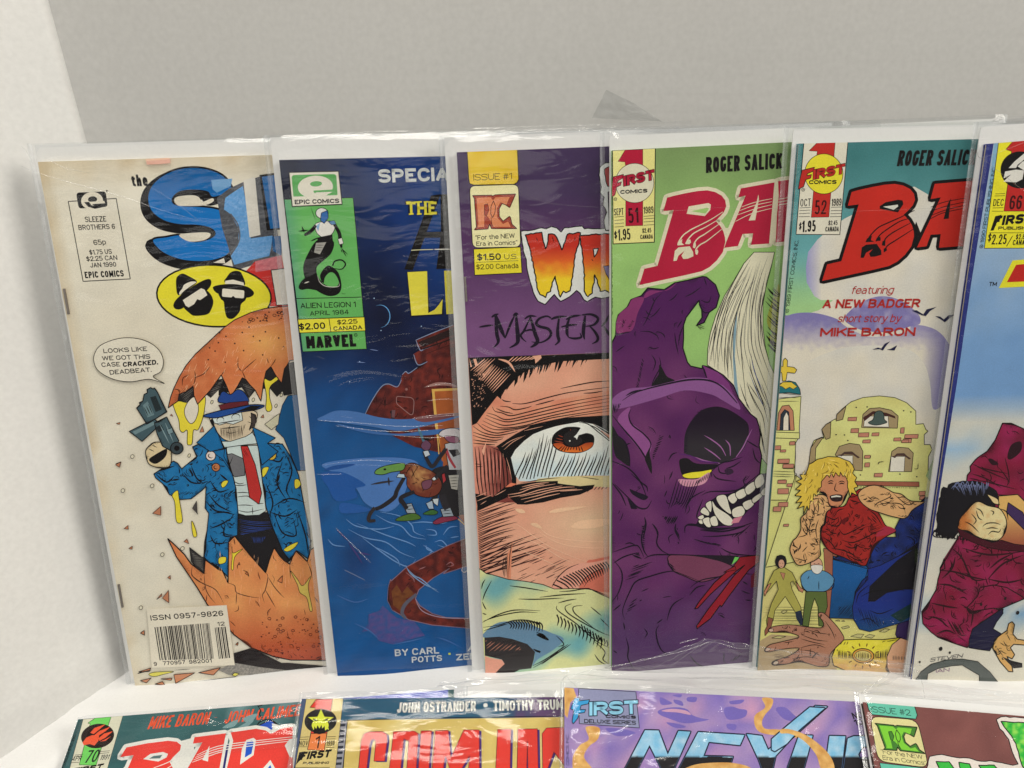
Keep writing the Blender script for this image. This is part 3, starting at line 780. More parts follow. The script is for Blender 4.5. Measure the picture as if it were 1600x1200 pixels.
# egg, upper shell
p.part('egg_illustration'); p.v('A4')
top = [(390,740),(408,660),(430,600),(470,515),(520,430),(590,345),(680,262),(740,205),(800,150),(880,92),(1000,38),(1100,10),(1200,-4),(1300,-8),(1500,40),(1700,200),(1750,420)]
jag = [(1640,430),(1560,600),(1480,430),(1400,380),(1330,385),(1285,392),(1262,430),(1245,452),(1225,560),(1180,500),(1145,436),(1110,470),(1090,560),(1072,692),(1030,610),(990,570),(960,530),(935,518),(900,580),(850,662),(820,580),(780,498),(700,610),(606,714),(580,650),(574,580),(520,620),(470,640),(462,690)]
def egg(x, y):
    d = math.hypot((x - 415) / 62, (y - 535) / 40); c = mix((216,160,92), (196,112,66), d * 0.9)
    c = mix(c, (168,84,52), max(0, (330 - x) / 160 + .3)); c = mix(c, (176,92,58), (505 - y) / 26)
    return mix(c, (222,160,110), 0.35 * nz(x, y, 14, 2) + .1)
p.poly([(470,600),(1400,380),(1480,640),(1300,640),(1190,660),(1140,600),(1040,600),(985,668),(930,590),(800,500),(705,668),(640,620),(560,690),(490,728),(450,690)], (30,28,30))
p.hatch([(470,640),(600,580),(520,720)], -35, 9, 2, (120,116,112), seed=4); p.hatch([(690,620),(800,520),(780,600),(710,665)], -20, 8, 2, (120,116,112), seed=5); p.hatch([(930,560),(1060,560),(985,660)], 20, 8, 2, (120,116,112), seed=5)
for q in ([(455,730),(520,700),(560,690),(600,700),(640,690),(660,640),(700,670),(760,610),(760,720),(700,790),(660,760),(600,760),(500,760)],):
    p.poly(q, (212,205,190))
p.poly([(975,675),(1050,640),(1090,690),(1100,760),(1040,760),(985,720)], (212,205,190))
p.poly([(1140,640),(1190,660),(1230,620),(1250,690),(1220,780),(1160,800),(1120,780)], (212,205,190))
yel = (216,200,58)
p.poly([(428,706),(470,690),(520,700),(600,712),(662,660),(656,760),(640,830),(610,900),(576,905),(566,1000),(545,1012),(530,1000),(530,905),(500,920),(476,900),(468,830),(440,760)], yel, ow=5, sm=True)
p.poly([(512,745),(540,690),(580,660),(606,700),(612,760),(590,830),(558,856),(530,830),(512,790)], (210,203,188), ow=5, sm=True)
p.poly([(1096,530),(1140,540),(1190,508),(1200,530),(1140,585),(1136,660),(1154,740),(1130,768),(1108,745),(1112,650)], yel, ow=5, sm=True)
p.poly(top + jag, None, g=egg, cell=5, ow=7); p.ink(9, 2, .9, .3, 3, (70,36,24), .1)
rnd = random.Random(3); p.z += 1
for i in range(46):
    x = rnd.uniform(880,1230); y = rnd.uniform(-2,100) + (1230 - x) * .04
    if y < 150 - (x - 800) * .37: continue
    r = rnd.choice((5,5,7,8,13)); q = ell(x, y, r, r * .7, rnd.uniform(-40,40), 10)
    if r > 10: p.poly(q, None, ow=4)
    else: p.poly(q, (60,32,28))
for x, y in ((770,187),(815,214),(695,298),(935,185),(1016,214),(1064,246),(880,266),(945,318),(1085,350),(1240,290),(985,146),(1105,180),(810,404),(685,385),(1203,226),(735,322),(760,260)): p.poly(ell(x, y, 6, 6, 0, 8), (58,30,28))
p.lines([[(430,600),(470,610),(470,640)],[(495,575),(500,520),(550,495)],[(575,580),(590,520),(585,465)],[(585,518),(650,490),(700,435)],[(935,470),(905,440),(905,372)],[(935,470),(985,425),(1040,378)],[(1130,410),(1115,372)],[(1145,436),(1170,400),(1180,380)],[(780,500),(810,462)],[(935,470),(960,530)]], 5)
for i in range(46):
    x = rnd.uniform(490,1250); y = 640 - (x - 450) * .33 + rnd.uniform(-170,10); a = rnd.uniform(-1.2,-.5); l = rnd.uniform(20,75)
    p.line([(x,y),(x + l * math.cos(a) * .6, y + l * math.sin(a))], 3, (232,182,140), layer=(i == 0))
for q in ([(8,855),(38,845),(32,862)],[(405,795),(415,785),(425,802)],[(622,918),(642,875),(654,915)],[(1070,810),(1090,788),(1094,812)],[(5,1150),(45,1135),(30,1172)]): p.poly(q, (180,120,90), ow=3.5)
for x, y in ((712,697),(1016,680),(1183,724),(1222,645),(545,1090)): p.poly(ell(x, y, 9, 14, 20, 12), (205,198,170), ow=4)
# figure in a blue coat: plain stand-in
p.part('figure_illustration')
blue = (18,98,152); bd = (10,62,108)
p.poly([(1230,720),(1270,650),(1330,640),(1500,700),(1500,1200),(1340,1200),(1240,960),(1180,900),(1210,800)], (16,80,130), ow=5)
p.poly([(1100,860),(1180,800),(1210,780),(1200,860),(1150,900)], (190,186,160), ow=4)
p.v('A5')
p.poly([(870,470),(1130,470),(1200,600),(1280,830),(1180,1000),(1000,960),(850,900),(640,960),(655,690),(700,480)], (26,24,28))
p.hatch([(905,520),(1160,530),(1180,590),(920,640)], 4, 14, 5, (38,62,130), seed=2, bend=.04); p.hatch([(1000,650),(1110,650),(1080,700),(1020,700)], 84, 7, 3, (38,62,130), seed=9)
p.poly([(810,-20),(1060,-20),(1085,250),(1110,460),(1060,492),(960,496),(905,480),(880,250)], (186,200,198), ow=5)
p.lines([[(860,235),(910,262),(950,255)],[(870,270),(920,275),(970,268)],[(885,330),(940,325),(990,330)],[(890,360),(970,352),(1000,372)],[(895,420),(960,418),(1020,424)],[(900,455),(980,470),(1100,445)],[(1010,430),(1012,490)],[(1040,410),(1095,405)]], 6)
p.poly([(800,50),(860,40),(950,80),(955,200),(880,212),(830,150)], (104,104,108), ow=5); p.line([(868,60),(830,150)], 5)
p.poly([(925,-15),(975,-15),(1030,120),(1078,330),(1058,412),(988,362),(960,180)], (176,44,42), ow=6)
p.hatch([(930,0),(970,0),(985,60),(950,70)], 60, 12, 4, (90,16,20), seed=3)
sl = [(285,190),(330,160),(430,95),(460,110),(490,152),(600,62),(570,-10),(640,-40),(820,-40),(820,40),(860,180),(890,300),(905,480),(900,640),(850,655),(835,690),(832,948),(770,885),(700,850),(655,800),(668,690),(690,480),(662,440),(670,280),(640,310),(560,372),(480,378),(400,340),(350,260),(300,220)]
p.poly(sl, None, g=lambda x, y: mix(blue, (30,112,166), .5 + nz(x, y, 12)), cell=6, ow=7); p.ink(7, 1.5, .9, .8, 5, inner=120)
sr = [(1050,-40),(1230,-30),(1290,60),(1350,200),(1385,400),(1430,600),(1440,740),(1415,812),(1335,752),(1280,832),(1225,740),(1150,560),(1110,430),(1085,260)]
p.poly(sr, None, g=lambda x, y: mix(blue, (30,112,166), .5 + nz(x, y, 12)), cell=6, ow=7); p.ink(7, 1.5, .9, .8, 6, inner=90)
p.poly([(640,-40),(700,-80),(820,-120),(800,60),(858,180),(790,80),(700,20)], blue, ow=5)
p.lines([[(300,190),(380,250),(440,200)],[(560,130),(600,220),(655,260)],[(500,190),(560,250),(640,260)],[(700,240),(760,320),(840,300)],[(690,340),(760,420),(860,470)],[(720,480),(800,470),(880,490)],[(700,590),(780,560),(880,500)],[(700,640),(740,700),(840,690)],[(670,390),(740,460),(850,470)],[(810,560),(800,640),(860,650)],[(1100,60),(1200,100),(1240,60)],[(1230,100),(1190,250),(1260,380)],[(1240,20),(1300,160),(1260,300),(1290,370)],[(1160,430),(1280,370),(1400,400)],[(1140,470),(1250,500),(1340,450)],[(1170,480),(1230,620),(1330,640),(1310,520)],[(1340,460),(1400,640),(1420,780)],[(1110,260),(1160,400),(1130,500)]], 11)
p.lines([[(310,170),(440,130)],[(540,150),(570,195),(560,205)],[(770,190),(830,240)],[(420,235),(470,230)],[(1210,190),(1195,250)]], 14, t0=.1, t1=.1)
p.hatch([(470,330),(540,310),(590,330),(500,350)], -35, 9, 4, seed=2); p.hatch([(780,340),(850,370),(840,430),(800,400)], 40, 9, 4, seed=2); p.hatch([(740,730),(780,760),(770,880),(735,860)], -70, 9, 4, seed=5)
for q in ([(780,265),(800,240),(832,240),(815,275),(790,290)],[(1085,150),(1130,140),(1110,190),(1085,212)],[(1320,235),(1350,230),(1365,270),(1325,298)],[(1240,745),(1290,710),(1345,690),(1320,730),(1270,760)],[(765,805),(815,800),(810,840),(765,850)],[(420,345),(460,310),(470,360),(495,520),(480,550),(450,530),(440,400)],[(562,540),(580,560),(602,640),(575,645)]): p.poly(q, yel, ow=4.5, sm=True)
# head, hat, hand: plain
p.v('A4')
for x, y, r, c_ in ((714,975,34,(150,60,40)),(704,1092,36,(208,196,190)),(1148,1085,38,(206,170,60)),(742,1176,30,(176,110,70))):
    p.poly(ell(x, y, r, r, 0, 20), c_, ow=6); p.line(ell(x, y, r * .5, r * .4, 20, 8, 20, 250), 7)
p.poly([(700,830),(720,780),(1020,760),(1030,850),(990,940),(900,990),(800,970),(740,900)], (196,180,154), sm=True, ow=6)
p.hatch([(770,880),(960,860),(940,950),(850,985),(780,950)], 84, 8, 4, (70,58,48), seed=8); p.poly([(715,815),(700,830),(712,865),(735,880),(728,845)], K); p.poly([(1000,775),(1035,790),(1040,840),(1015,880),(985,900),(1002,850)], (60,52,50), ow=4); p.ink(5, 1.3, .8, .8, 8); p.lines([[(850,862),(838,890),(856,896)],[(815,915),(850,925),(905,912)],[(985,800),(1005,820),(1000,850)],[(975,840),(1020,860)]], 5)
p.poly([(715,815),(930,770),(940,830),(870,860),(820,850),(770,865),(730,850)], (196,206,204), ow=5); p.line(ell(775,828,26,20,-8,14,150,400), 6); p.line(ell(888,806,30,22,-8,14,150,400), 6); p.lines([[(745,855),(830,842),(935,825)],[(780,892),(850,884),(925,874)]], 7)
p.poly([(760,985),(850,985),(960,950),(1010,920),(1060,1000),(960,1010),(880,1020),(780,1035)], (186,200,198), ow=5)
p.poly([(600,995),(730,870),(790,1000),(810,1040),(700,1060)], blue, ow=6); p.ink(5, 1.5, .9, .7, 7); p.poly([(1010,880),(1180,960),(1120,1000),(1200,1060),(1080,1160),(1050,1020)], blue, ow=6)
p.poly([(770,700),(775,640),(800,618),(850,640),(900,605),(950,625),(975,700)], (28,62,132), sm=True, ow=6)
p.poly([(762,720),(840,700),(975,688),(985,722),(860,745),(780,755)], (92,30,38), ow=4)
p.poly([(650,795),(760,762),(860,742),(1000,716),(1098,722),(1040,752),(900,775),(760,810),(690,810)], (26,70,140), sm=True, ow=7)
p.poly([(880,770),(1000,722),(1090,724),(1030,752)], K)
p.poly([(225,1065),(250,1020),(300,990),(400,1010),(415,1100),(400,1170),(330,1180),(250,1150)], (206,188,150), sm=True, ow=6); p.ink(5, 1.4, .9, .8, 4); p.poly([(250,1120),(300,1080),(380,1040),(370,1100),(300,1150)], K, sm=True); p.lines([[(250,1040),(290,1060)],[(270,1010),(310,1030)],[(300,1120),(380,1040)]], 6)
gun = (62,84,92)
p.poly([(105,912),(290,820),(335,860),(200,985)], gun, ow=7); p.poly([(130,915),(280,840),(300,858),(150,935)], (104,128,134))
p.poly([(160,740),(185,715),(180,700),(205,690),(215,640),(240,628),(236,605),(262,590),(282,600),(290,592),(312,622),(382,768),(235,858)], gun, ow=8); p.ink(5, 1.4, .9, .8, 14)
p.poly([(258,660),(300,650),(345,750),(300,770)], (30,40,44)); p.poly([(205,720),(240,690),(290,790),(240,810)], (98,122,128)); p.lines([[(215,735),(245,800)],[(230,725),(262,790)],[(246,712),(278,785)]], 6)
p.poly([(290,850),(380,805),(470,980),(420,1060),(350,1020),(310,930)], gun, ow=7); p.ink(5, 1.4, .9, .8, 15); p.poly([(300,880),(340,860),(360,900),(320,920)], (30,38,42)); p.poly([(380,900),(420,885),(430,920),(395,935)], (110,134,140), ow=4); p.lines([[(330,860),(400,1000)],[(370,850),(430,990)]], 8, (120,142,148)); p.poly(ell(455,1035,46,44), (50,62,68), ow=7); p.poly(ell(455,1035,20,20), K)
# lower shell, shadow, splinters
p.part('egg_illustration')
p.v('A2'); p.poly([(1330,545),(1430,515),(1600,600),(1640,600),(2100,640),(2100,660),(1480,660),(1330,600)], (34,30,32)); p.poly([(1240,640),(1330,600),(1480,625),(1700,650),(1900,640),(1900,670),(1300,668)], None, g=spk((110,108,106),(150,146,138)), cell=2)
lower = Z('A5', (388,663),(440,710),(512,782),(560,850),(600,880),(655,922),(664,820),(720,860),(762,892),(790,900),(832,990),(836,690),(880,645),(940,720),(990,782),(1050,850),(1108,915),(1135,820),(1170,730),(1210,790),(1240,822),(1285,852),(1305,800),(1330,755),(1380,800),(1412,832),(1440,745),(1485,715),(1600,800),(1700,700),(1800,800)) + Z('B1', (620,100),(600,330),(540,480),(400,550),(300,548),(200,548),(100,528),(0,488)) + Z('A2', (1430,515),(1330,440),(1250,350),(1180,270),(1120,170),(1005,0))
def egg2(x, y):
    c = mix((204,128,78), (214,150,92), .5 + nz(x, y, 30, 6)); c = mix(c, (176,88,54), (y - 945) / 60); c = mix(c, (150,60,44), (y - 1000) / 50)
    return mix(c, (180,90,56), max(0, (330 - x) / 120 + .2) * .6)
p.v('P'); p.poly(lower, None, g=egg2, cell=5, ow=1.8); p.ink(8, 2, .8, .35, 9, (84,40,26), .1, inner=40)
p.v('A5')
p.poly([(548,728),(640,800),(655,800),(655,915),(600,880),(560,830)], (40,38,40), ow=4); p.hatch([(560,760),(650,810),(650,900),(580,850)], 0, 7, 2, (130,126,120), seed=3)
p.lines([[(570,860),(566,930),(620,980),(655,990)],[(655,922),(665,1020),(690,1080),(740,1140)],[(832,990),(880,1010),(895,1060),(990,1090),(1075,1100)],[(895,1060),(890,1150)],[(1108,915),(1125,945),(1105,1040),(1085,1080),(1100,1140)],[(1125,945),(1180,1030),(1245,1100)],[(1285,852),(1290,960)],[(1412,832),(1440,900),(1450,960)],[(560,930),(640,990),(740,1040),(800,1140)],[(1105,1040),(1140,1100),(1180,1170)]], 6, (50,28,26))
p.poly([(860,720),(870,770),(940,738),(880,800),(870,890),(856,880),(862,800)], yel, sm=True, ow=4)
p.poly([(1290,900),(1340,960),(1380,1010),(1440,940),(1420,1020),(1450,1180),(1432,1190),(1410,1100),(1360,1060),(1340,1000)], (206,184,92), sm=True, ow=4)
for q in ([(958,920),(972,905),(984,936)],[(1195,975),(1232,935),(1228,990)],[(905,850),(915,838),(920,858)]): p.poly(q, (196,116,72), ow=5)
rnd = random.Random(5); p.v('B1'); p.z += 1
for i in range(90):
    x = rnd.uniform(20,375); y = rnd.uniform(300,545); r = rnd.choice((3,3,4,5,9)); q = ell(x, y, r, r * .8, 0, 8)
    if r > 6: p.poly(q, None, ow=3, oc=(80,30,26))
    else: p.poly(q, (84,34,28))
p.v('A5')
for i in range(60):
    x = rnd.uniform(700,1480); y = rnd.uniform(740,1180); a = rnd.uniform(-2,-1)
    if y < 760 + abs((x - 880) % 300 - 150) * .6: continue
    l = rnd.uniform(30,90); p.line([(x,y),(x + l * .35 * math.cos(a), y + l * math.sin(a))], 2.5, (228,172,128), layer=(i == 0))
for q in ([(5,120),(45,100),(35,140)],[(278,478),(338,425),(338,492)],[(68,590),(98,565),(100,595)],[(102,735),(130,718),(128,742)],[(388,950),(408,932),(410,962)],[(308,1110),(345,1065),(345,1085)],[(350,1100),(395,1042),(398,1135)],[(508,685),(530,665),(545,700)]): p.poly(q, (176,116,86), ow=4)
p.poly([(570,440),(602,385),(605,470),(612,485)], (70,66,66), ow=3)
for x, y in ((60,310),(275,275),(350,780),(498,735),(192,1170),(130,60)): p.poly(ell(x, y, 13, 15, 30, 12), (206,200,180), ow=4)
p.v('A2')
for q in ([(790,650),(860,628),(850,648)],[(800,700),(862,685),(835,712)],[(882,720),(925,705),(940,725)],[(990,665),(1110,655),(1000,715)],[(1130,655),(1256,625),(1215,668)],[(915,690),(980,685),(975,698)],[(800,430),(822,414),(824,442)],[(1340,495),(1355,480),(1352,500)],[(785,660),(860,640),(800,652)]): p.poly(q, (182,122,90), ow=4)
p.poly([(848,665),(880,652),(990,648),(930,664),(880,676)], (206,198,90), sm=True, ow=3)
p.lines([[(990,640),(1085,635)],[(1030,715),(1160,700),(1330,680),(1500,690)]], 3)
p.poly([(1320,668),(1335,655),(1362,660),(1340,675)], (206,198,90), ow=3)
p.part('barcode')
p.poly([(838,292),(1290,271),(1336,612),(866,626)], (214,207,190))
rnd = random.Random(11); u = 0; pat = []
while u < .985:
    w_ = rnd.choice((.008,.008,.012,.018,.024)); pat.append((u, min(w_, 1 - u))); u += w_ + rnd.choice((.007,.009,.013,.02))
p.bars([(880,396),(1196,372),(1222,574),(910,584)], pat)
p.bars([(1222,398),(1284,393),(1310,570),(1246,576)], [(0,.07),(.14,.05),(.26,.12),(.45,.05),(.58,.12),(.76,.05),(.88,.12)])
p.text('ISSN 0957-9826', (860,359), (1272,331), 30, bold=.02, gap=.25)
p.text('9', (878,616), (896,615), 22, bold=.02); p.text('770957', (930,612), (1056,604), 22, bold=.02, gap=.2); p.text('982001', (1078,604), (1206,596), 22, bold=.02, gap=.2); p.text('12', (1238,389), (1280,386), 22, bold=.02, gap=.4)
p.part('speech_bubble'); p.v('P')
bub = smooth([(149,552),(160,538),(190,528),(222,530),(246,543),(256,562),(252,580),(240,588),(258,599),(234,592),(205,596),(178,592),(156,580),(148,566)], True, 5)
p.poly(bub, (212,206,190), ow=1.1)
p.text('LOOKS LIKE', (163,551.5), (231,548), 7, bold=.02, gap=.16); p.text('WE GOT THIS', (161,563), (236,560), 7, bold=.02, gap=.16)
p.text('CASE', (160,573), (189,572), 7, bold=.02, gap=.16); p.text('CRACKED.', (193,573), (248,569), 7.5, bold=.05, gap=.14, ital=.15); p.text('DEADBEAT.', (173,585), (238,580.5), 7, bold=.02, gap=.16)
p.part('peach_sticker'); p.v('A1'); p.poly([(832,250),(968,242),(972,272),(915,278),(838,281)], (214,164,146)); p.poly([(832,250),(968,242),(969,250),(833,262)], (226,186,160))
p.flush()
def staple(p, key, a, b, w=0.00045):
    q = Z(key, a, b); A, B = [Vector(p.loc(*t)) for t in q]; d = (B - A).normalized(); n_ = Vector((-d.y, d.x)) * w
    vs, fs = slab([tuple(A - n_), tuple(A + n_), tuple(B + n_), tuple(B - n_)], 0.0, 0.0007); link_mesh('staple', vs, fs, M_STEEL, p.cover)
staple(p, 'A1', (366,985), (392,1130)); staple(p, 'A2', (676,155), (698,285))
p.build_bag(*p.bag_px, seed=1)
p.crease('A1', [(140,290),(215,325),(420,385),(700,460),(900,530),(1140,600)], 1.6)
p.crease('A1', [(860,405),(1000,490),(1140,600)], .8); p.crease('A1', [(270,240),(380,300),(520,328)], 1.2); p.crease('A1', [(140,180),(170,215),(205,290)], 1.2); p.crease('A1', [(1140,602),(1400,575),(1545,572)], .7)
C1 = p
# ================================================================== comic 2: dark blue space cover
p = row1('bagged comic with dark blue space cover and green price panel', (436,250), (528,1061), (695,244), (730,1050), (16,34,70),
         [(420,214),(510,1056)], [(409,211),(505,1059)], 2)
def sky2(x, y):
    lx = x - (436 + (y - 250) * .113)
    c = mix((8,14,36), (10,46,108), lx / 190)
    if y < 560:
        d = math.hypot((x - 600) / 75, (y - 480) / 110); c = mix((5,9,34), c, d * .85)
        c = mix(c, (14,74,140), max(0, (lx - 200) / 60) * max(0, 1 - abs(y - 340) / 150))
    c2 = mix((14,56,110), (22,82,142), (y - 540) / 160); c = mix(c, c2, (y - 500) / 110)
    c = mix(c, (5,9,36), max(0, 1 - abs(y - 555) / 90) * max(0, (lx - 60) / 100) * .8)
    c = mix(c, (26,52,104), max(0, 1 - math.hypot((x - 560) / 50, (y - 880) / 60)) * .8)
    c = mix(c, (34,76,134), (y - 1030) / 25)
    c = mix(c, (70,84,130), max(0, nz(x, y, 26, 3)) * .35)
    return mix(c, (10,22,48), .25 * nz(x, y, 12, 8) + .05)
p.cover_fill(sky2)
p.part('night_sky'); p.v('A7')
for x, y in ((820,160),(868,384),(1148,355),(905,770),(720,600),(650,740),(940,820)): p.poly(ell(x, y, 4, 4, 0, 8), (150,180,215))
p.line(ell(862,285,68,78,0,20,-115,85), 6, (90,150,205), .1, .1); p.lines([[(790,515),(850,524)],[(700,603),(760,607)]], 4, (120,140,190))
p.part('price_panel'); p.v('D8'); gr = (84,156,84)
p.poly([(92,238),(510,228),(592,1143),(205,1160)], None, g=lambda x, y: mix((84,150,110), (94,166,88), (x - 445 - (y - 310) * .11) / 22), cell=8, ow=4)
p.poly([(176,964),(578,950),(584,1033),(186,1046)], (216,206,56), ow=3.5)
p.lines([[(166,838),(566,829)],[(177,963),(579,949)],[(187,1046),(585,1033)]], 4.5, K, 1, 1); p.lines([[(364,960),(376,1040)]], 4.5, K, 1, 1)
p.text('ALIEN LEGION 1', (193,898), (527,889), 33); p.text('APRIL 1984', (250,942), (484,932), 28, gap=.16)
p.text('$2.00', (185,1029), (343,1021), 40, bold=.03, gap=.14); p.text('$2.25', (415,996), (538,988), 28, bold=.02, gap=.14); p.text('CANADA', (392,1033), (566,1024), 26, bold=.03, gap=.14)
p.text('MARVEL', (230,1141), (530,1128), 76, bold=.055, gap=.03); p.poly(ell(526,1058,9,9), None, ow=3); p.text('R', (522,1062), (531,1062), 8)
# plain coiled figure stand-in in the panel
p.poly([(300,480),(390,490),(380,560),(330,610),(290,650),(300,710),(350,760),(400,770),(424,740),(400,690),(370,680),(340,710),(330,750),(310,700),(340,650),(370,640),(420,680),(440,760),(420,810),(360,822),(290,790),(230,740),(208,650),(240,560)], K, sm=True)
p.poly([(180,770),(200,730),(240,715),(330,790),(240,780),(200,785)], K, sm=True); p.line([(215,745),(245,735)], 6, (210,205,195)); p.line([(295,700),(310,740),(350,765),(420,765),(425,740)], 4, (196,192,184))
p.line([(390,655),(440,660),(464,630),(440,605),(400,612),(386,640)], 9, K, .3, 1)
p.poly([(282,388),(330,372),(390,372),(400,410),(380,450),(335,472),(290,440)], (208,206,200), sm=True, ow=4); p.poly([(284,400),(310,380),(300,430)], (120,160,196))
p.poly([(290,470),(384,450),(388,490),(300,492)], K); p.poly([(285,500),(350,495),(310,572),(272,560)], (150,148,142), ow=3); p.lines([[(285,515),(335,515)],[(282,530),(330,530)],[(278,545),(320,545)]], 3)
p.poly(ell(322,322,38,32,10), (206,206,202), ow=4); p.poly([(318,320),(356,305),(360,350),(335,384),(312,365)], (46,96,160), ow=4)
p.line([(255,288),(285,370)], 3); p.line([(284,395),(255,430),(215,455)], 22, K, .8, .6); p.lines([[(180,430),(240,425)],[(200,400),(215,440)],[(255,490),(300,470)]], 9)
p.line([(395,385),(425,440),(432,480),(440,530)], 22, K, .8, .5); p.poly([(418,478),(442,470),(452,505),(428,512)], (208,206,200), ow=3); p.lines([[(440,530),(455,560),(470,585)],[(440,535),(478,572)],[(436,540),(445,560)]], 5); p.poly([(360,372),(396,366),(408,388),(380,392)], (90,130,170), ow=3)
p.text('TM', (441,812), (462,812), 7)
p.poly([(122,75),(422,68),(444,268),(142,281)], (208,204,190), ow=6)
p.poly(rrect([(137,91),(408,84),(417,224),(150,232)], .14), gr); 
p.poly([(175,165),(200,110),(280,92),(350,98),(384,140),(386,165),(386,182),(280,190),(268,182),(285,168),(300,165)], None)
p.poly(ell(282,163,106,68,-3), (208,204,190)); p.poly(ell(286,144,36,16,-4), gr); p.poly([(270,185),(386,178),(400,176),(402,204),(345,210),(320,214),(285,205),(272,196)], gr, sm=False)
p.poly([(285,196),(386,192),(350,212),(300,222),(270,214)], (208,204,190)); p.poly([(142,222),(430,212),(436,240),(146,246)], (208,204,190))
p.text('EPIC COMICS', (158,268), (427,260), 27, bold=.045, gap=.07); p.text('TM', (440,78), (475,76), 14, col=(12,16,34))
p.part('title_lettering'); p.v('A6')
p.text('SPECIAL', (853,470), (1420,452), 94, col=(196,200,200), bold=.045, gap=.1)
p.poly([(1215,558),(1282,548),(1088,1076),(1030,1070)], K); p.poly([(1280,550),(1460,548),(1460,1062),(1252,1068),(1280,850),(1150,852),(1165,810),(1284,808)], K)
p.line([(1078,938),(1130,935),(1230,932)], 5, (206,202,160), 1, 1); p.line([(1240,932),(1460,928)], 7, (206,202,190), 1, 1)
p.text('THE', (1036,694), (1262,692), 98, col=(16,22,40), bold=.05, gap=.1); p.text('THE', (1048,690), (1256,688), 88, col=(214,204,62), bold=.03, gap=.17)
for a, b in ((1042,600),(1095,600),(1062,682),(1120,598),(1165,598),(1118,682),(1168,682),(1200,598),(1200,682)): p.poly([(a,b),(a + 32,b - 2),(a + 32,b + 8),(a,b + 10)], (214,204,62))
p.v('A7'); yl = (212,202,66)
def A6to7(x, y): return (x, y - 250 * 4.444)
L_ = [A6to7(1052,1090), A6to7(1188,1083), (1196,262),(1240,240),(1270,205),(1296,166),(1290,268),(1080,280)]
p.poly([(x - 6, y - 3) for x, y in L_[:2]] + [(1208,262),(1250,238),(1296,150),(1304,275),(1072,290)], (12,16,34)); p.poly(L_, yl)
p.poly([A6to7(1306,1080), A6to7(1500,1076), (1500,262), (1322,270)], yl)
p.part('spaceship_illustration')
def rust(x, y): return mix(mix((70,26,26), (112,42,34), .5 + 1.2 * nz(x, y, 9, 4)), (40,20,26), max(0, 0.5 - (x - 560) / 120))
hull = [(1110,450),(1240,395),(1370,345),(1480,320),(1480,1250),(1400,1250),(1250,1225),(1100,1190),(1000,1140),(940,1110),(900,1050),(880,1010),(865,1035),(845,1056),(800,1030),(740,1005),(770,930),(800,880),(840,820),(870,775),(920,755),(960,765),(985,775),(1005,730),(1015,690),(1040,670),(1062,680),(1120,640),(1180,600),(1125,622),(1100,590),(1092,548),(1140,520),(1118,490)]
p.poly(hull, None, g=rust, cell=4, ow=0); p.ink(7, 1.6, .9, .5, 3, (30,14,16), .5, inner=60)
edge = (120,134,164)
p.lines([[(1110,450),(1240,395),(1370,345)],[(1110,450),(1140,520),(1165,515)],[(1150,520),(1280,470),(1400,425)],[(1095,550),(1125,622),(1190,600)],[(1015,690),(1040,668),(1062,680),(1120,640)],[(740,1005),(800,880),(870,775),(920,755),(980,775),(1010,725)],[(845,1056),(880,1010)],[(740,1005),(845,1056)]], 6, edge, .6, .6)
p.poly([(1125,465),(1360,370),(1380,410),(1160,500)], (38,22,24)); p.line([(1160,512),(1400,428)], 9, (34,20,22), 1, 1)
p.poly(rrect([(975,840),(1100,850),(1090,985),(975,890)], .3), None, ow=4, oc=(146,112,110)); p.line([(945,940),(955,1010),(1000,1060),(1080,1100)], 26, (44,36,44), .6, .4); p.poly([(945,935),(968,938),(962,990),(942,985)], (100,70,76))
p.poly([(1180,775),(1250,745),(1340,748),(1400,775),(1300,765)], (150,110,104), sm=True); p.poly(ell(1045,792,9,9), (130,90,86))
p.lines([[(880,1010),(905,1070),(940,1110)],[(830,860),(900,900),(960,860)],[(1150,560),(1300,500),(1420,470)],[(900,800),(880,870),(820,960)]], 4, (44,18,20))
p.poly([(1220,790),(1460,780),(1460,1300),(1300,1300),(1240,1000)], (206,164,84)); p.poly([(1240,806),(1460,796),(1460,1300),(1290,1290),(1258,1000)], None, g=lambda x, y: mix((150,78,38), (178,98,50), .5 + nz(x, y, 15)), cell=8)
p.v('A8'); p.poly([(1240,-40),(1275,0),(1300,260),(1290,480),(1300,540),(1450,700),(1460,700),(1460,-40)], (150,80,44)); p.line([(1240,-20),(1262,120),(1270,220)], 7, (206,168,92), 1, 1); p.line([(1370,640),(1450,710)], 9, (196,160,110), .5, 1)
p.part('wave_pattern')  # pale blue patches, swooshes and squiggles
lb = (70,112,174)
p.poly([(460,290),(700,250),(1000,245),(1130,290),(1060,420),(1000,560),(900,620),(760,560),(690,450),(560,360)], lb, sm=True)
p.v('A7'); p.poly([(425,1000),(470,975),(560,940),(700,948),(850,985),(1000,1000),(1180,990),(1400,975),(1400,990),(1200,1040),(1000,1080),(800,1050),(640,1030),(480,1012)], (66,106,164), sm=True); p.poly([(560,1030),(800,1080),(1000,1100),(1200,1075),(1400,1060),(1400,1075),(1200,1110),(900,1110),(700,1080)], (58,100,160), sm=True)
p.poly([(1110,985),(1400,955),(1400,975),(1180,1020)], (112,66,70), sm=True)
p.v('A8'); p.poly([(470,330),(540,300),(640,288),(690,292),(600,318),(520,330)], (30,74,140), sm=True); p.poly([(450,355),(600,345),(760,430),(690,460),(700,520),(560,545),(500,450)], (30,80,150), sm=True); p.poly([(590,560),(700,570),(800,610),(600,630)], (34,82,150), sm=True)
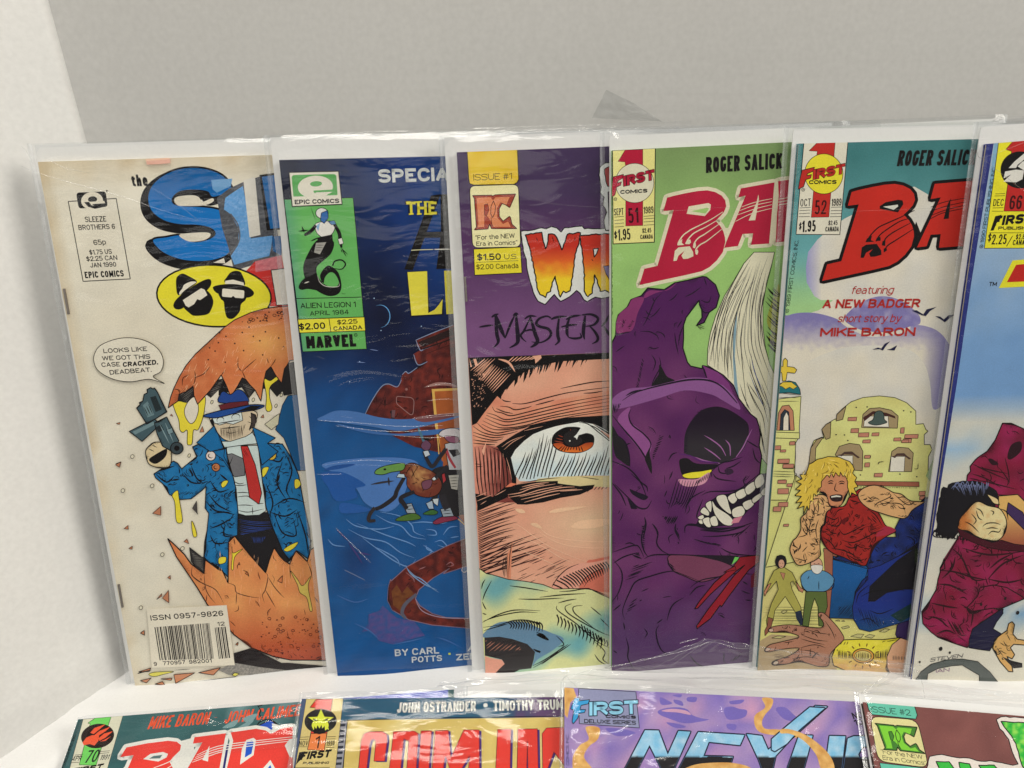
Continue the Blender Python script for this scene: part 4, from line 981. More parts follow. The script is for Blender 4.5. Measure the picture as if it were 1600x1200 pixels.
sq = [[(625,670),(700,720),(850,740),(960,720)],[(640,740),(760,800),(900,830),(1000,900),(1100,940)],[(700,700),(900,780),(1050,830),(1110,860)],[(830,640),(920,690),(1010,720),(1080,790),(1180,810)],[(860,620),(1000,650),(1080,710),(1100,760),(1170,790)],[(1070,700),(1160,690),(1280,700),(1330,690)],[(1180,740),(1240,750),(1250,780),(1190,780)],[(1240,830),(1290,820),(1330,870),(1260,850)],[(820,860),(900,900),(980,950),(1000,1000)],[(1160,850),(1220,890),(1200,910)],[(1300,780),(1340,730),(1400,720)],[(1350,800),(1410,790)],[(500,810),(540,850),(620,860)],[(740,800),(820,860),(960,960),(1060,1000),(1110,950)],[(1180,850),(1190,880),(1240,900)]]
p.lines(sq, 8, (96,138,192), .2, .2); p.lines([[(640,830),(690,900),(740,980)],[(560,740),(640,820)],[(700,900),(800,920)]], 12, (60,56,112), .1, .1)
p.part('ring_illustration')
ring = Z('A8', (1500,790),(1450,808),(1330,855),(1200,920),(1050,1000),(940,1100)) + Z('B1', (765,90),(752,140),(748,210),(775,265),(870,320),(1000,350),(1210,368),(1300,370),(1300,312),(1210,312),(1080,308),(1000,285),(930,240),(905,200),(925,150),(1010,80),(1100,28)) + Z('A8', (1300,1050),(1500,985))
p.v('P'); p.poly(ring, None, g=rust, cell=4, ow=1.2, oc=(128,104,120)); p.ink(6, 2, .8, .5, 4, (40,16,18), .4, inner=26); p.v('B1')
p.poly([(770,160),(800,120),(830,170),(860,130),(905,180),(850,200),(860,230),(820,270),(780,240)], None, g=lambda x, y: mix((118,70,36), (90,48,30), .5 + nz(x, y, 5)), cell=4)
p.line([(912,175),(850,230),(830,280),(850,312)], 20, (84,84,100), .8, .8); p.line([(905,200),(945,270),(1050,306),(1210,313)], 5, (150,130,150), .6, 1)
p.v('A8'); p.lines([[(1040,1040),(1090,1080),(1100,1110)],[(1130,1020),(1180,1000)],[(1320,990),(1350,970),(1370,990),(1330,1000)]], 8, (140,92,96))
p.v('B1'); p.lines([[(860,30),(900,70),(940,90),(1000,140),(1040,165)],[(850,10),(880,60),(960,120),(1030,150)]], 6, (112,146,186)); p.line([(1175,20),(1170,42),(1195,45),(1250,-30)], 5, (180,180,190), .6, .6)
p.poly([(640,290),(700,270),(720,240),(800,310),(900,330),(960,410),(880,430),(780,460),(700,440),(650,380),(600,390),(640,340)], None, g=lambda x, y: mix((52,76,134), (84,72,128), .5 + 1.5 * nz(x, y, 6)), cell=4)
p.lines([[(560,340),(640,380),(700,430)],[(780,460),(880,440),(960,420)],[(1030,420),(1090,440),(1170,480)],[(460,180),(560,220),(640,200)]], 7, (60,100,160))
# plain creature and crew stand-ins
p.part('figure_illustration'); p.v('A8')
p.poly([(1205,380),(1240,320),(1340,300),(1420,320),(1460,400),(1460,700),(1440,640),(1380,650),(1310,560),(1270,500),(1250,560),(1210,540),(1270,460)], (34,32,36), sm=True)
p.poly([(1030,300),(1090,280),(1160,310),(1240,350),(1290,420),(1270,490),(1200,520),(1110,500),(1050,440),(1045,380),(1000,350)], None, g=lambda x, y: mix((176,134,84), (104,48,36), math.hypot((x - 655) / 24, (y - 742) / 28) + .5 * nz(x, y, 5)), cell=3, ow=5, sm=True); p.ink(6, 1.5, .7, .7, 3, (60,26,20), .3, inner=16)
p.lines([[(1085,290),(1050,340),(1040,370)],[(1130,300),(1090,360),(1080,390)]], 5)
p.poly([(826,355),(840,325),(900,300),(1000,282),(1035,290),(1020,330),(940,345),(880,362)], (96,140,70), sm=True, ow=5); p.poly(ell(895,325,10,7), K)
p.lines([[(1030,380),(980,470),(960,520),(880,580),(830,600)],[(1100,480),(1010,520),(1010,560)]], 30, (34,32,38), .8, .8); p.lines([[(825,590),(790,640),(785,680),(830,680)]], 26, (44,40,44), .9, .7)
p.lines([[(800,430),(880,415),(960,405)],[(920,380),(925,440)]], 14, (48,46,50)); p.poly([(975,380),(990,355),(1030,358),(1035,385)], (170,190,200), ow=4)
p.poly([(1020,570),(1080,560),(1110,630),(1050,630)], (140,152,164), ow=5); p.lines([[(1035,585),(1085,575)],[(1045,605),(1095,598)]], 5); p.poly([(970,680),(1010,650),(1100,630),(1145,665),(1060,682)], (70,104,44), sm=True, ow=4); p.line([(1010,540),(1050,600)], 30, (34,32,38), 1, .8)
p.poly([(1160,635),(1220,605),(1262,620),(1240,640)], (54,98,50), sm=True, ow=4); p.poly([(1180,560),(1225,540),(1235,600),(1200,600)], (150,170,190), ow=4)
p.poly([(1230,690),(1290,655),(1380,650),(1400,670),(1320,690),(1250,706)], (122,44,68), sm=True, ow=4); p.poly([(1280,600),(1350,590),(1375,650),(1300,655)], (140,152,164), ow=5); p.lines([[(1290,615),(1355,607)],[(1298,635),(1362,628)]], 5); p.line([(1290,500),(1310,560),(1330,600)], 50, (40,38,44), .9, .9); p.poly([(1225,530),(1270,525),(1262,580),(1235,560)], (180,190,196), ow=4)
p.poly([(1310,150),(1380,130),(1460,150),(1460,330),(1340,330)], (176,178,184), ow=5); p.line([(1320,180),(1345,250),(1385,315)], 18, (160,60,70), 1, .8); p.poly([(1335,190),(1400,185),(1420,220),(1370,240)], (40,38,44))
p.poly([(1268,85),(1300,50),(1370,38),(1420,60),(1420,120),(1370,105),(1310,100)], (196,190,194), sm=True, ow=5); p.poly([(1310,95),(1400,100),(1400,140),(1340,135)], (132,80,104), sm=True, ow=4)
p.lines([[(1320,180),(1270,250),(1225,305),(1190,260),(1165,200)]], 26, (38,36,42), 1, .8); p.poly([(1160,200),(1195,190),(1210,225),(1175,240)], (180,190,200), ow=4); p.poly([(1145,160),(1175,120),(1215,150),(1200,190),(1165,190)], (96,62,86), sm=True, ow=4); p.line([(1125,30),(1140,70),(1165,130)], 18, (70,110,130), .2, 1); p.line([(1150,110),(1220,125)], 10)
p.poly([(1220,390),(1255,360),(1265,385),(1235,405)], (190,200,206), ow=4); p.poly([(1150,420),(1180,400),(1222,400),(1210,450),(1165,465)], (104,62,80), sm=True, ow=4); p.line([(1330,300),(1290,340),(1245,385)], 24, (38,36,42), 1, .8)
p.poly([(1335,365),(1410,360),(1400,470),(1355,460)], (170,168,160), ow=4); p.lines([[(1340,385),(1405,382)],[(1345,405),(1404,402)],[(1348,425),(1402,422)],[(1352,445),(1400,442)]], 4); p.poly([(1290,360),(1310,350),(1320,400),(1300,425)], (160,50,56), ow=4)
p.part('credit_lettering'); p.v('B1'); w_ = (186,192,198)
p.text('BY CARL', (790,527), (1041,511), 39, col=w_, bold=.03, gap=.16); p.text('POTTS', (886,564), (1058,553), 34, col=w_, bold=.03, gap=.14); p.poly([(1093,508),(1105,507),(1106,518),(1094,519)], (190,196,60))
p.text('ALAN', (1203,498), (1400,484), 34, col=w_, bold=.03, gap=.14); p.text('ZELENETZ', (1138,551), (1450,528), 36, col=w_, bold=.03, gap=.12)
p.flush()
p.build_bag(*p.bag_px, seed=2)
p.crease('A7', [(1100,990),(1250,975),(1400,960)], 1.2); p.crease('A8', [(430,350),(600,348)], .8)
for q in ([(1170,772),(1290,746),(1400,752)],[(1190,865),(1300,852),(1410,856)],[(1090,985),(1250,962),(1410,948)],[(440,1000),(700,1015),(1000,1040),(1300,1035)],[(560,1035),(900,1075),(1200,1068)],[(960,1100),(1200,1120),(1400,1100)]): p.crease('A7', q, 1.3)
for q in ([(470,285),(800,250),(1130,290)],[(560,720),(700,860),(800,960)],[(620,1010),(760,1080)]): p.crease('A8', q, .9)
C2 = p
# ================================================================== comic 3: purple cover with an eye
p = row1('bagged comic with purple top and a huge staring eye', (713.6,238), (758,1054.4), (953,228.6), (953,1047), (96,76,110),
         [(694,214),(738,1053)], [(685,212),(731,1057)], 3)
skin = (214,160,134); sk2 = (198,120,98)
def c3(x, y, low=False):
    if not low: return mix(mix((62,46,80), (78,48,88), (y - 300) / 60), (112,74,118), (y - 400) / 110 + .1 * nz(x, y, 15))
    c = mix(skin, sk2, .5 * abs(nz(x, y, 60, 2)) + max(0, (800 - x) / 160)); c = mix(c, (206,186,150), max(0, 1 - math.hypot((x - 930) / 110, (y - 820) / 60)) * .8)
    return mix(c, sk2, max(0, 1 - abs(y - 650) / 45) * .6)
p.cover_fill(c3)
p.part('masthead_box'); p.v('B2')
p.poly([(248,268),(642,268),(652,500),(640,525),(615,540),(300,545),(270,535),(262,500)], None, g=lambda x, y: mix((216,188,66), (212,178,40), .5 + nz(x, y, 20)), cell=8, ow=6)
p.text('ISSUE #1', (300,511), (600,500), 50, col=(60,44,20), sw=.10, gap=.14)
p.poly(rrect([(268,552),(650,540),(668,1030),(292,1036)], .12), (220,214,164), ow=6)
p.poly([(298,1048),(668,1030),(678,1182),(308,1250 - 40)], (214,200,50))
p.v('B3'); p.poly([(300,46),(666,30),(678,232),(308,250)], (216,202,52), ow=6)
p.text('$1.50', (328,136), (514,130), 52, bold=.03, gap=.1); p.text('U.S.', (540,126), (643,122), 40, bold=0, gap=.12); p.line([(320,150),(650,136)], 3, K, 1, 1); p.text('$2.00 Canada', (322,206), (652,194), 40, bold=.004, gap=.1)
p.v('B2'); p.text('"For the NEW', (316,975), (622,958), 36, bold=.008); p.text('Era in Comics"', (322,1022), (642,1010), 34, bold=.008)
def pc_logo(p, f, main, dark, mid):
    P = lambda L: [f(*q) for q in L]
    p.poly(P([(292,628),(440,625),(448,632),(470,622),(628,616),(582,722),(550,700),(522,690),(500,730),(500,790),(530,828),(580,790),(588,800),(600,852),(638,886),(440,886),(425,850),(412,888),(306,896),(322,875),(306,650)]), mid, ow=7, oc=dark)
    p.poly(P([(322,645),(432,640),(452,665),(470,642),(582,638),(556,700),(510,680),(482,730),(486,800),(530,850),(570,830),(590,872),(455,872),(430,820),(410,790),(384,790),(382,872),(332,876),(338,850)]), main)
    p.poly(P([(384,700),(410,692),(420,740),(400,790),(384,780)]), mid, ow=4, oc=dark); p.poly(P([(455,668),(436,715),(434,770),(448,800),(466,765),(472,715)]), main, ow=5, oc=dark); p.line(P([(436,790),(440,840),(452,870)]), 5, dark)
pc_logo(p, lambda x, y: (x, y), (206,128,88), (64,20,22), (150,62,46))
p.part('title_lettering')
W = [(668,905),(750,900),(830,880),(865,885),(905,870),(950,882),(985,915),(1010,880),(1100,872),(1150,868),(1165,885),(1300,885),(1500,880),(1520,1000)] 
p.v('B2'); wt = (206,208,204)
out = W + [(1600,1300),(1560,1500),(1480,1440),(1420,1436)] + [(x, y + 1000) for x, y in ((1370,420),(1300,432),(1250,420),(1190,458),(1160,440),(1130,390),(1105,370),(1050,420),(980,456),(950,430),(930,400),(880,460),(860,478),(800,450),(765,380),(740,290),(720,220),(712,130),(690,60),(680,0))]
p.poly(rough(out, 2.5, 26, 2), wt, ow=8)
def fire(x, y): return mix(mix((180,44,30), (206,96,36), (y - 385) / 25), (220,190,40), (y - 408) / 30 + .25 * nz(x, y, 12))
w1 = [(705,935),(830,915),(845,990),(862,1050),(880,980),(885,925),(935,935),(975,1010),(988,1050),(1010,990),(1030,930),(1135,915),(1120,1000),(1095,1090),(1080,1200),(1065,1300),(1055,1370),(1020,1390),(1000,1375),(975,1420),(960,1360),(935,1260),(915,1310),(900,1380),(875,1390),(860,1425),(820,1400),(800,1370),(785,1270),(762,1150),(735,1030)]
w2 = [(1130,945),(1200,935),(1340,925),(1480,930),(1500,1400),(1420,1420),(1380,1400),(1330,1370),(1290,1380),(1265,1290),(1248,1240),(1235,1330),(1225,1390),(1195,1420),(1160,1370),(1165,1250),(1150,1100)]
for q, sd in ((w1, 3), (w2, 4)): p.poly(rough(q, 4, 20, sd), None, g=fire, cell=4, ow=10)
p.poly([(1235,1045),(1275,1040),(1262,1080),(1242,1110)], wt, ow=8); p.poly([(1315,1180),(1360,1175),(1365,1290),(1335,1240)], (120,110,150), ow=6)
p.lines([[(790,955),(800,985)],[(912,945),(930,995)],[(1092,950),(1090,985)],[(1222,1125),(1235,1140)]], 6)
side = [(1500,480),(1400,372),(1330,372),(1285,410),(1278,470),(1300,560),(1285,600),(1320,640),(1310,700),(1340,760),(1320,820),(1330,900),(1500,900)]
p.poly(rough(side, 3, 26, 5), wt, ow=8); p.poly(rough([(1320,420),(1365,400),(1400,420),(1400,560),(1345,555),(1330,500)], 3, 20, 6), (150,56,56), ow=7); p.poly([(1350,600),(1400,590),(1400,880),(1360,860)], (110,70,100), ow=7)
p.v('B3'); mk = (26,16,34)
ms = [(24,[(470,555),(476,640),(482,710),(492,772),(456,816)]),(28,[(472,560),(505,650),(546,742)]),(15,[(546,742),(585,640),(622,560)]),(28,[(632,550),(638,640),(645,720),(640,780),(580,818)]),(14,[(440,578),(465,562),(496,552)]),(12,[(608,566),(630,548),(650,558)]),
(14,[(748,572),(715,640),(690,690),(668,718),(682,745),(712,772)]),(26,[(742,575),(762,640),(782,710),(800,765),(770,800),(742,812)]),(10,[(690,690),(740,676),(778,684)]),(12,[(698,592),(738,568),(792,572)]),
(18,[(905,584),(870,570),(815,588),(790,625),(815,650),(880,668),(905,705),(880,748),(820,776),(752,770)]),(16,[(905,594),(950,578),(1030,570)]),(22,[(968,580),(958,660),(958,720),(966,765),(935,796)]),
(20,[(1050,582),(1032,640),(1030,700),(1042,736)]),(15,[(1022,596),(1070,572),(1142,562)]),(13,[(985,654),(1050,640),(1112,636)]),(14,[(1042,736),(1090,744),(1140,734),(1130,700)]),
(24,[(1172,566),(1162,640),(1158,700),(1166,752)]),(17,[(1146,560),(1220,556),(1272,588),(1240,636),(1168,650)]),(18,[(1208,648),(1246,690),(1270,735),(1262,765),(1225,786)]),(12,[(345,655),(400,645),(455,640)]),(14,[(1300,650),(1332,610),(1356,560)]),(16,[(1318,650),(1350,700),(1392,760)])]
for w_, q in ms: p.line(q, w_ + 4, mk, .45, .2, layer=True)
# the eye: plain stand-in drawing of a staring eye
p.part('eye_illustration'); p.v('B4')
p.poly([(170,108),(1440,62),(3000,10),(3000,3100),(170,3100)], None, g=lambda x, y: c3(x, y, True), cell=9)
p.poly([(180,108),(560,92),(800,86),(760,200),(690,230),(610,290),(540,370),(470,430),(430,520),(400,560),(345,620),(300,680),(240,700),(215,712),(195,400)], K)
p.poly([(780,88),(1440,62),(1520,60),(1520,110),(1440,118),(1200,130),(1000,140),(820,180),(740,215)], K)
tips = [(1380,150,26),(1360,158,18),(1335,130,26),(1270,132,26),(1222,160,34),(1198,152,20),(1182,190,26),(1145,160,30),(1105,200,34),(1080,180,20),(1050,195,26),(1010,180,26),(975,240,34),(948,242,24),(900,205,26),(868,240,30),(850,245,20),(812,262,30),(795,252,20),(762,230,30),(722,292,34),(690,292,26),(672,332,30),(640,300,30),(590,370,34),(560,330,26),(522,402,34),(500,380,26),(478,452,30),(440,472,30),(452,520,26),(430,542,26)]
p.z += 1
for x, y, w_ in tips: p.fill(p.px([(x, y), (x + 10 + w_ * .3, min(y - 60, 110)), (x + 30 + w_, min(y - 70, 110)), (x + w_ * .9, y - 48)]), K, layer=False)
p.lines([[(200 + i * 28, 225 + i * 4),(330 + i * 30, 115)] for i in range(4)], 7, skin, .3, .3, False)
p.lines([[(230 + i * 9, 205 + i * 34 ),(330 + i * 17, 120 + i * 22 )] for i in range(3)], 6, skin, .3, .3, False)
for i in range(9): p.line([(296 + i * 13, 300 + i * 15),(404 + i * 19, 166 + i * 11)], 9, skin, .2, .2, layer=(i == 0))
for i in range(4): p.line([(262 + i * 9, 250 + i * 22),(370 + i * 12, 140 + i * 14)], 6, skin, .2, .2, layer=(i == 0))
for i in range(7): p.line([(530 + i * 34, 150 - i * 4),(590 + i * 36, 96)], 9, skin, .2, .2, layer=(i == 0))
p.line([(450,120),(540,150),(600,235)], 20, skin, .2, .1); p.line([(470,150),(530,175),(590,225)], 5)
p.poly([(750,92),(830,86),(835,110),(780,160),(775,120)], skin); p.poly([(190,110),(200,190),(215,190)], skin); p.poly([(225,120),(245,185),(270,180),(250,118)], skin)
rnd = random.Random(9); p.z += 1
for i in range(70):
    x = rnd.uniform(205,330); y = rnd.uniform(250,560); a = -.7; l = rnd.uniform(5,16); p.line([(x,y),(x + l, y - l * .9)], 5, skin, layer=False, sm=False)
# folds over the eye
fold = [(215,705),(300,640),(400,590),(470,640),(560,680),(700,660),(900,600),(1100,540),(1440,470),(1440,640),(1100,650),(900,690),(760,720),(600,760),(440,860),(250,900)]
p.poly([(222,740),(330,590),(440,450),(520,520),(620,560),(760,545),(1000,480),(1440,400),(1440,620),(1100,640),(900,690),(700,710),(540,770),(420,850),(240,900)], None, g=lambda x, y: mix((204,130,104), (212,150,120), .5 + nz(x, y, 20)), cell=6)
fl = [[(480,480),(510,495),(560,500)],[(575,515),(660,520),(760,500),(900,460),(1100,415),(1440,370)],[(1005,382),(1150,352),(1300,325),(1440,315)],[(465,540),(540,548),(600,572),(700,555),(745,540)],[(780,530),(860,510),(950,485)],[(430,560),(500,590),(580,605)],[(395,545),(420,585),(480,600),(560,625),(680,600),(900,545),(1150,490),(1440,440)],[(345,600),(420,620),(520,660),(700,625),(900,575),(1150,520),(1440,470)],[(340,620),(430,655),(540,680),(720,645),(900,605),(1150,550),(1440,500)],[(330,645),(430,690),(520,712),(700,680),(950,620),(1200,570),(1440,535)],[(310,670),(420,720),(520,735),(700,710),(900,650),(1200,600),(1440,560)],[(300,700),(400,745),(500,750),(660,730),(900,675),(1150,625),(1440,585)],[(260,690),(330,750),(430,780),(530,765),(700,730)],[(225,720),(310,775),(420,800),(520,790),(620,765)],[(222,770),(310,800),(400,820),(500,815)],[(222,800),(320,830),(420,845),(490,830)],[(225,840),(320,855),(440,862)],[(225,870),(330,880),(420,885)],[(1210,425),(1300,420),(1380,405)]]
p.lines(fl, 10, K, .3, .4)
p.poly([(430,900),(520,840),(600,790),(740,715),(860,690),(960,660),(1100,640),(1440,620),(1440,700),(1300,690),(1180,680),(1000,710),(860,750),(760,790),(680,860),(600,940),(560,1000),(610,1130),(610,1400),(520,1340),(440,1000)], K, sm=False)
p.lines([[(480,905),(560,850),(660,810)],[(500,930),(580,860),(690,800)],[(680,760),(760,740),(850,720)],[(490,960),(500,1040),(520,1130)],[(520,1000),(545,1080),(570,1200)]], 5, skin)
ball = [(760,790),(860,750),(960,720),(1060,700),(1180,680),(1280,690),(1350,740),(1440,840),(1520,900),(1520,1200),(1440,1160),(1200,1160),(900,1178),(800,1200),(730,1210),(640,1210),(600,1160),(585,1100),(562,1000),(600,930),(680,850)]
p.poly(ball, None, g=lambda x, y: mix((218,220,212), (190,208,212), (y - 690) / 60 + .5 * nz(x, y, 18)), cell=6)
p.poly([(1180,680),(1300,700),(1440,790),(1440,700),(1300,690)], K); p.lines([[(1170,686),(1250,700),(1340,770),(1440,850)],[(1240,700),(1330,740),(1440,830)],[(1300,700),(1440,790)]], 9, K, .4, 1); p.lines([[(1300,700),(1380,740),(1440,775)],[(1320,720),(1440,800)]], 5, (200,204,200))
for i in range(27):
    x = 600 + i * 33; top = (920 if x < 700 else 800 if x < 850 else 820 if x < 930 else 960 if x < 1320 else 900) + 22 * math.sin(i * 2.1) + max(0, 690 - x) * .3
    top = top if x < 900 else top + 10
    bot = 1185 - (x - 600) * .03 + rnd.uniform(-14,10); sl_ = 95 - (x - 600) * .03
    p.line([(x + sl_, top),(x + sl_ * .72, top + (bot - top) * .35),(x + sl_ * .25, top + (bot - top) * .75),(x, bot)], 11, K, .15, .7, layer=(i == 0))
    if i % 2 == 0 and x < 900: p.line([(x + sl_ + 18, top + 30),(x + sl_ * .9, top + 110)], 5, K, .1, .1, layer=False)
p.poly([(924,850),(946,790),(1010,743),(1080,724),(1184,734),(1150,790),(1160,800),(1232,780),(1294,800),(1306,850),(1284,908),(1200,952),(1100,960),(1000,942),(940,900)], K, sm=True)
p.poly([(940,880),(1010,870),(1060,900),(1150,905),(1230,870),(1296,868),(1270,912),(1200,945),(1110,952),(1010,938)], None, g=lambda x, y: mix((150,58,30), (214,110,40), (y - 690) / 16), cell=3, sm=True)
p.lines([[(1000 + 28 * i - 20, 935 + 8 * math.sin(i)),(1035 + 20 * i - 10, 895)] for i in range(9)], 9, K, .8, .1)
p.lines([[(985,800),(1010,810),(1028,815)],[(965,825),(1000,835),(1025,840)],[(950,850),(990,858),(1030,865)],[(1090,745),(1100,770),(1095,795)]], 7, (150,60,36))
p.poly([(1060,775),(1140,740),(1170,800),(1200,850),(1150,895),(1080,895),(1035,850),(1035,800)], (32,28,30), sm=True); p.poly([(1184,735),(1240,760),(1230,780),(1165,800),(1150,840),(1140,822),(1122,815),(1148,790)], (216,218,212)); p.poly(ell(1087,850,7,7), (216,218,212))
p.v('B5'); p.poly([(800,160),(900,150),(1000,140),(1200,135),(1440,135),(1520,140),(1520,240),(1300,230),(1000,220),(760,220)], (204,190,140)); p.lines([[(640,200),(780,175),(900,158),(1010,150)],[(1180,140),(1300,160),(1350,165)]], 7)
# cross-hatched corner and lower lid
p.v('B4'); p.poly([(225,900),(340,885),(440,905),(500,1000),(560,1150),(600,1400),(240,1400)], None, g=lambda x, y: mix((206,136,116), (120,58,52), (x - 742) / 40 + .3 * nz(x, y, 8)), cell=4)
p.v('B4'); p.lines([[(240 + i * 34, 905 + 3 * i),(255 + i * 33, 1050),(262 + i * 34, 1200),(290 + i * 30, 1360)] for i in range(9)], 11, K, .4, .5); p.lines([[(262 + i * 34, 930 + 4 * i),(272 + i * 33, 1050),(285 + i * 30, 1230)] for i in range(7)], 6, (214,140,124), .2, .2)
p.poly([(300,940),(345,850),(335,900),(320,980)], skin); p.lines([[(240,1055),(300,1060)],[(245,1080),(310,1078)],[(380,905),(500,950)]], 7, K)
p.v('B5'); p.poly([(240,290),(400,320),(540,205),(600,230),(520,330),(260,450),(262,400)], K); p.lines([[(250,320),(350,280)],[(255,360),(400,300)],[(290,390),(345,355)],[(420,310),(520,255)]], 6, skin)
p.poly([(510,235),(560,195),(620,205),(560,230)], (214,120,90))
p.poly([(520,260),(620,210),(780,185),(980,178),(980,200),(1050,210),(1180,225),(1310,212),(1290,250),(1180,300),(1000,330),(850,370),(700,390),(620,388),(560,340)], K, sm=False)
p.lines([[(535,300),(640,285),(760,240),(960,205)],[(540,325),(680,300),(830,255),(1020,222)],[(640,320),(800,285),(1000,240),(1130,232)],[(650,345),(800,310),(950,270),(1150,250)],[(660,232),(780,205),(900,192)],[(640,260),(760,225),(860,210)],[(680,370),(860,320),(1000,290)],[(1000,270),(1200,255)]], 8, skin, .3, .3)
p.lines([[(1330,228),(1300,262)],[(1360,228),(1335,258)],[(1390,230),(1365,256)],[(1425,232),(1402,250)],[(1290,230),(1240,280)]], 7)
p.part('cheek_hatching')
for i in range(38):
    y = 420 + i * 15.5; x0 = 262 + i * .8; l = 330 - i * 3 + 60 * math.sin(i * 1.7); q = [(x0, y + 40),(x0 + l * .5, y - 18),(x0 + l, y - 75 + i)]
    if i > 22: l = 430 + 170 * math.sin(i * 2.3); q = [(x0, y + 40),(x0 + l * .5, y - 40),(x0 + l, y - 130)]
    p.line(q, 6 + i * .12, (50,24,24), .9, .05, layer=(i == 0))
p.poly([(530,830),(560,780),(575,720),(560,1060),(530,1055)], (206,134,104)); p.lines([[(572,725),(550,860),(540,1050)],[(528,830),(525,940),(530,1050)],[(500,860),(490,950),(500,1030)],[(515,850),(505,1040)]], 7)
rnd = random.Random(21); p.z += 1
for i in range(34):
    x = rnd.uniform(560,950); y = rnd.uniform(790,1080) + (x - 560) * .1; l = rnd.uniform(30,170); p.line([(x,y),(x + l * .9, y - l * .42)], 5, (60,26,26), .3, .1, layer=False)
for q in ([(560,560),(640,580),(760,670),(900,760),(1100,850),(1240,900)],[(740,560),(820,600),(900,660),(1050,700),(1300,720),(1440,722)],[(760,590),(900,690),(1050,750),(1250,775),(1440,775)],[(560,650),(800,740),(1000,860),(1120,910)],[(590,770),(800,860),(1000,950)]): p.line(q, 5, (228,190,160), .1, .3)
for q in ([(600,430),(660,430),(690,460),(640,465)],[(900,455),(1000,420),(1230,405),(1150,430),(960,462)],[(1100,580),(1200,530),(1440,520),(1440,560),(1300,600),(1150,605)],[(735,560),(790,555),(840,600),(780,590)]): p.poly(q, (222,184,150), sm=True)
p.poly([(1240,900),(1300,880),(1440,850),(1520,840),(1520,1150),(1250,1150),(1160,1120),(1180,1060)], (202,112,92), sm=True)
p.poly([(930,1130),(980,1040),(1060,960),(1170,915),(1290,905),(1440,880),(1440,950),(1340,975),(1240,1030),(1180,1100),(1150,1150),(1000,1150)], (214,154,134), sm=True)
for i in range(19):
    t = i / 18; a = (930 + 480 * t, 1110 - 190 * math.sin(t * 1.45) - 40 * t); b = (1160 + 290 * t, 1140 - 190 * t + 30 * math.sin(t * 3)); a = (935 + 60 * i ** .9 * .58, 1100 - 200 * (t ** .6)); b = (a[0] + 130 - 90 * t, a[1] + 80 + 30 * math.sin(3.1 * t))
    p.line([a, ((a[0] + b[0]) / 2 + 10, (a[1] + b[1]) / 2 - 6), b], 13, K, .9, .2, layer=(i == 0))
p.line([(930,1120),(985,1035),(1070,960),(1170,918)], 8, K, .5, .2); p.line([(1170,1120),(1230,1040),(1330,980),(1440,945)], 6, K, .5, .3); p.line([(1210,1130),(1260,1060),(1350,1005)], 5)
# green folded sleeve below
p.part('sleeve_illustration'); p.v('B6')
def slv(x, y): return mix(mix((206,206,146), (200,204,150), .5), (104,160,166), max(0, min(1, .55 * math.sin((y - 895) / 19 + (x - 750) / 60) + .9 * nz(x, y, 45, 4) + .15)))
p.poly([(245,140),(300,180),(350,190),(470,225),(600,240),(740,265),(830,300),(1100,295),(1180,335),(1280,380),(1500,420),(1500,1000),(240,1000)], None, g=slv, cell=5, ow=6)
p.poly([(285,640),(400,560),(600,560),(700,600),(800,640),(905,690),(830,770),(700,850),(660,900),(670,780),(500,700),(285,680)], (98,132,160), sm=True)
p.poly([(284,680),(400,672),(500,690),(620,730),(680,790),(670,850),(650,920),(560,930),(500,960),(358,966),(400,920),(440,880),(420,850),(330,830),(288,820)], (46,42,44), sm=False)
p.poly([(288,822),(330,838),(420,852),(442,885),(400,925),(360,968),(292,972)], (214,150,130)); p.hatch([(290,700),(560,740),(580,780),(300,790)], -38, 24, 6, (158,108,90), seed=3)
p.lines([[(270,560),(380,505),(520,465),(720,470)],[(280,550),(400,510),(560,480),(700,485)],[(275,600),(400,580),(520,545),(640,548),(720,590),(690,650)],[(280,625),(400,590),(470,570)],[(690,640),(740,655),(780,690)],[(665,770),(700,790),(720,790)],[(550,378),(700,380),(905,370)],[(480,275),(600,290),(780,320)],[(715,365),(900,345),(1075,335)],[(870,320),(960,315),(1100,300),(1260,360)],[(860,410),(930,390),(1005,378)],[(850,430),(860,470),(1000,570),(1150,700),(1260,760)],[(965,415),(915,440),(940,490),(1050,560),(1200,640),(1270,665)],[(1050,428),(980,440),(990,490),(1080,560),(1180,640)],[(1115,440),(1200,510)],[(1190,530),(1260,600)],[(1145,810),(1180,860),(1230,890)],[(1150,715),(1225,790),(1210,850),(1265,890)],[(845,665),(905,730),(860,750)],[(660,900),(760,850),(880,770),(940,730)],[(665,915),(780,850),(900,770),(960,730)],[(730,890),(820,820),(910,740)],[(340,235),(290,330),(270,390)],[(290,225),(270,260),(262,300)],[(268,400),(285,440),(300,460)],[(270,490),(300,500)]], 9, K, .3, .2)
for i in range(13): x = 470 + i * 20; p.line([(x, 560 - 16 * math.sin(i / 3.9)),(x + 26, 585 - 8 * math.sin(i / 4)),(x + 12 + i, 612 + i * 2)], 11, K, 1, .1, layer=(i == 0))
for i in range(13): x = 850 + i * 28; y = 500 + i * 15; p.line([(x, y),(x + 14, y + 40),(x + 2, y + 90)], 11, K, 1, .1, layer=(i == 0))
for i in range(10): x = 1040 + i * 22; y = 575 + i * 14; p.line([(x, y),(x + 10, y + 30),(x + 4, y + 50)], 10, K, 1, .1, layer=(i == 0))
p.poly([(690,660),(730,650),(785,690),(770,700)], K, sm=True); p.poly([(665,765),(725,785),(718,800),(690,790)], K)
p.flush()
staple(p, 'B3', (232,262), (244,455)); 
p.build_bag(*p.bag_px, seed=3)
for q in ([(300,110),(600,96),(1000,120)],[(700,620),(900,690),(1280,720)]): p.crease('B2', q, .8)
C3 = p
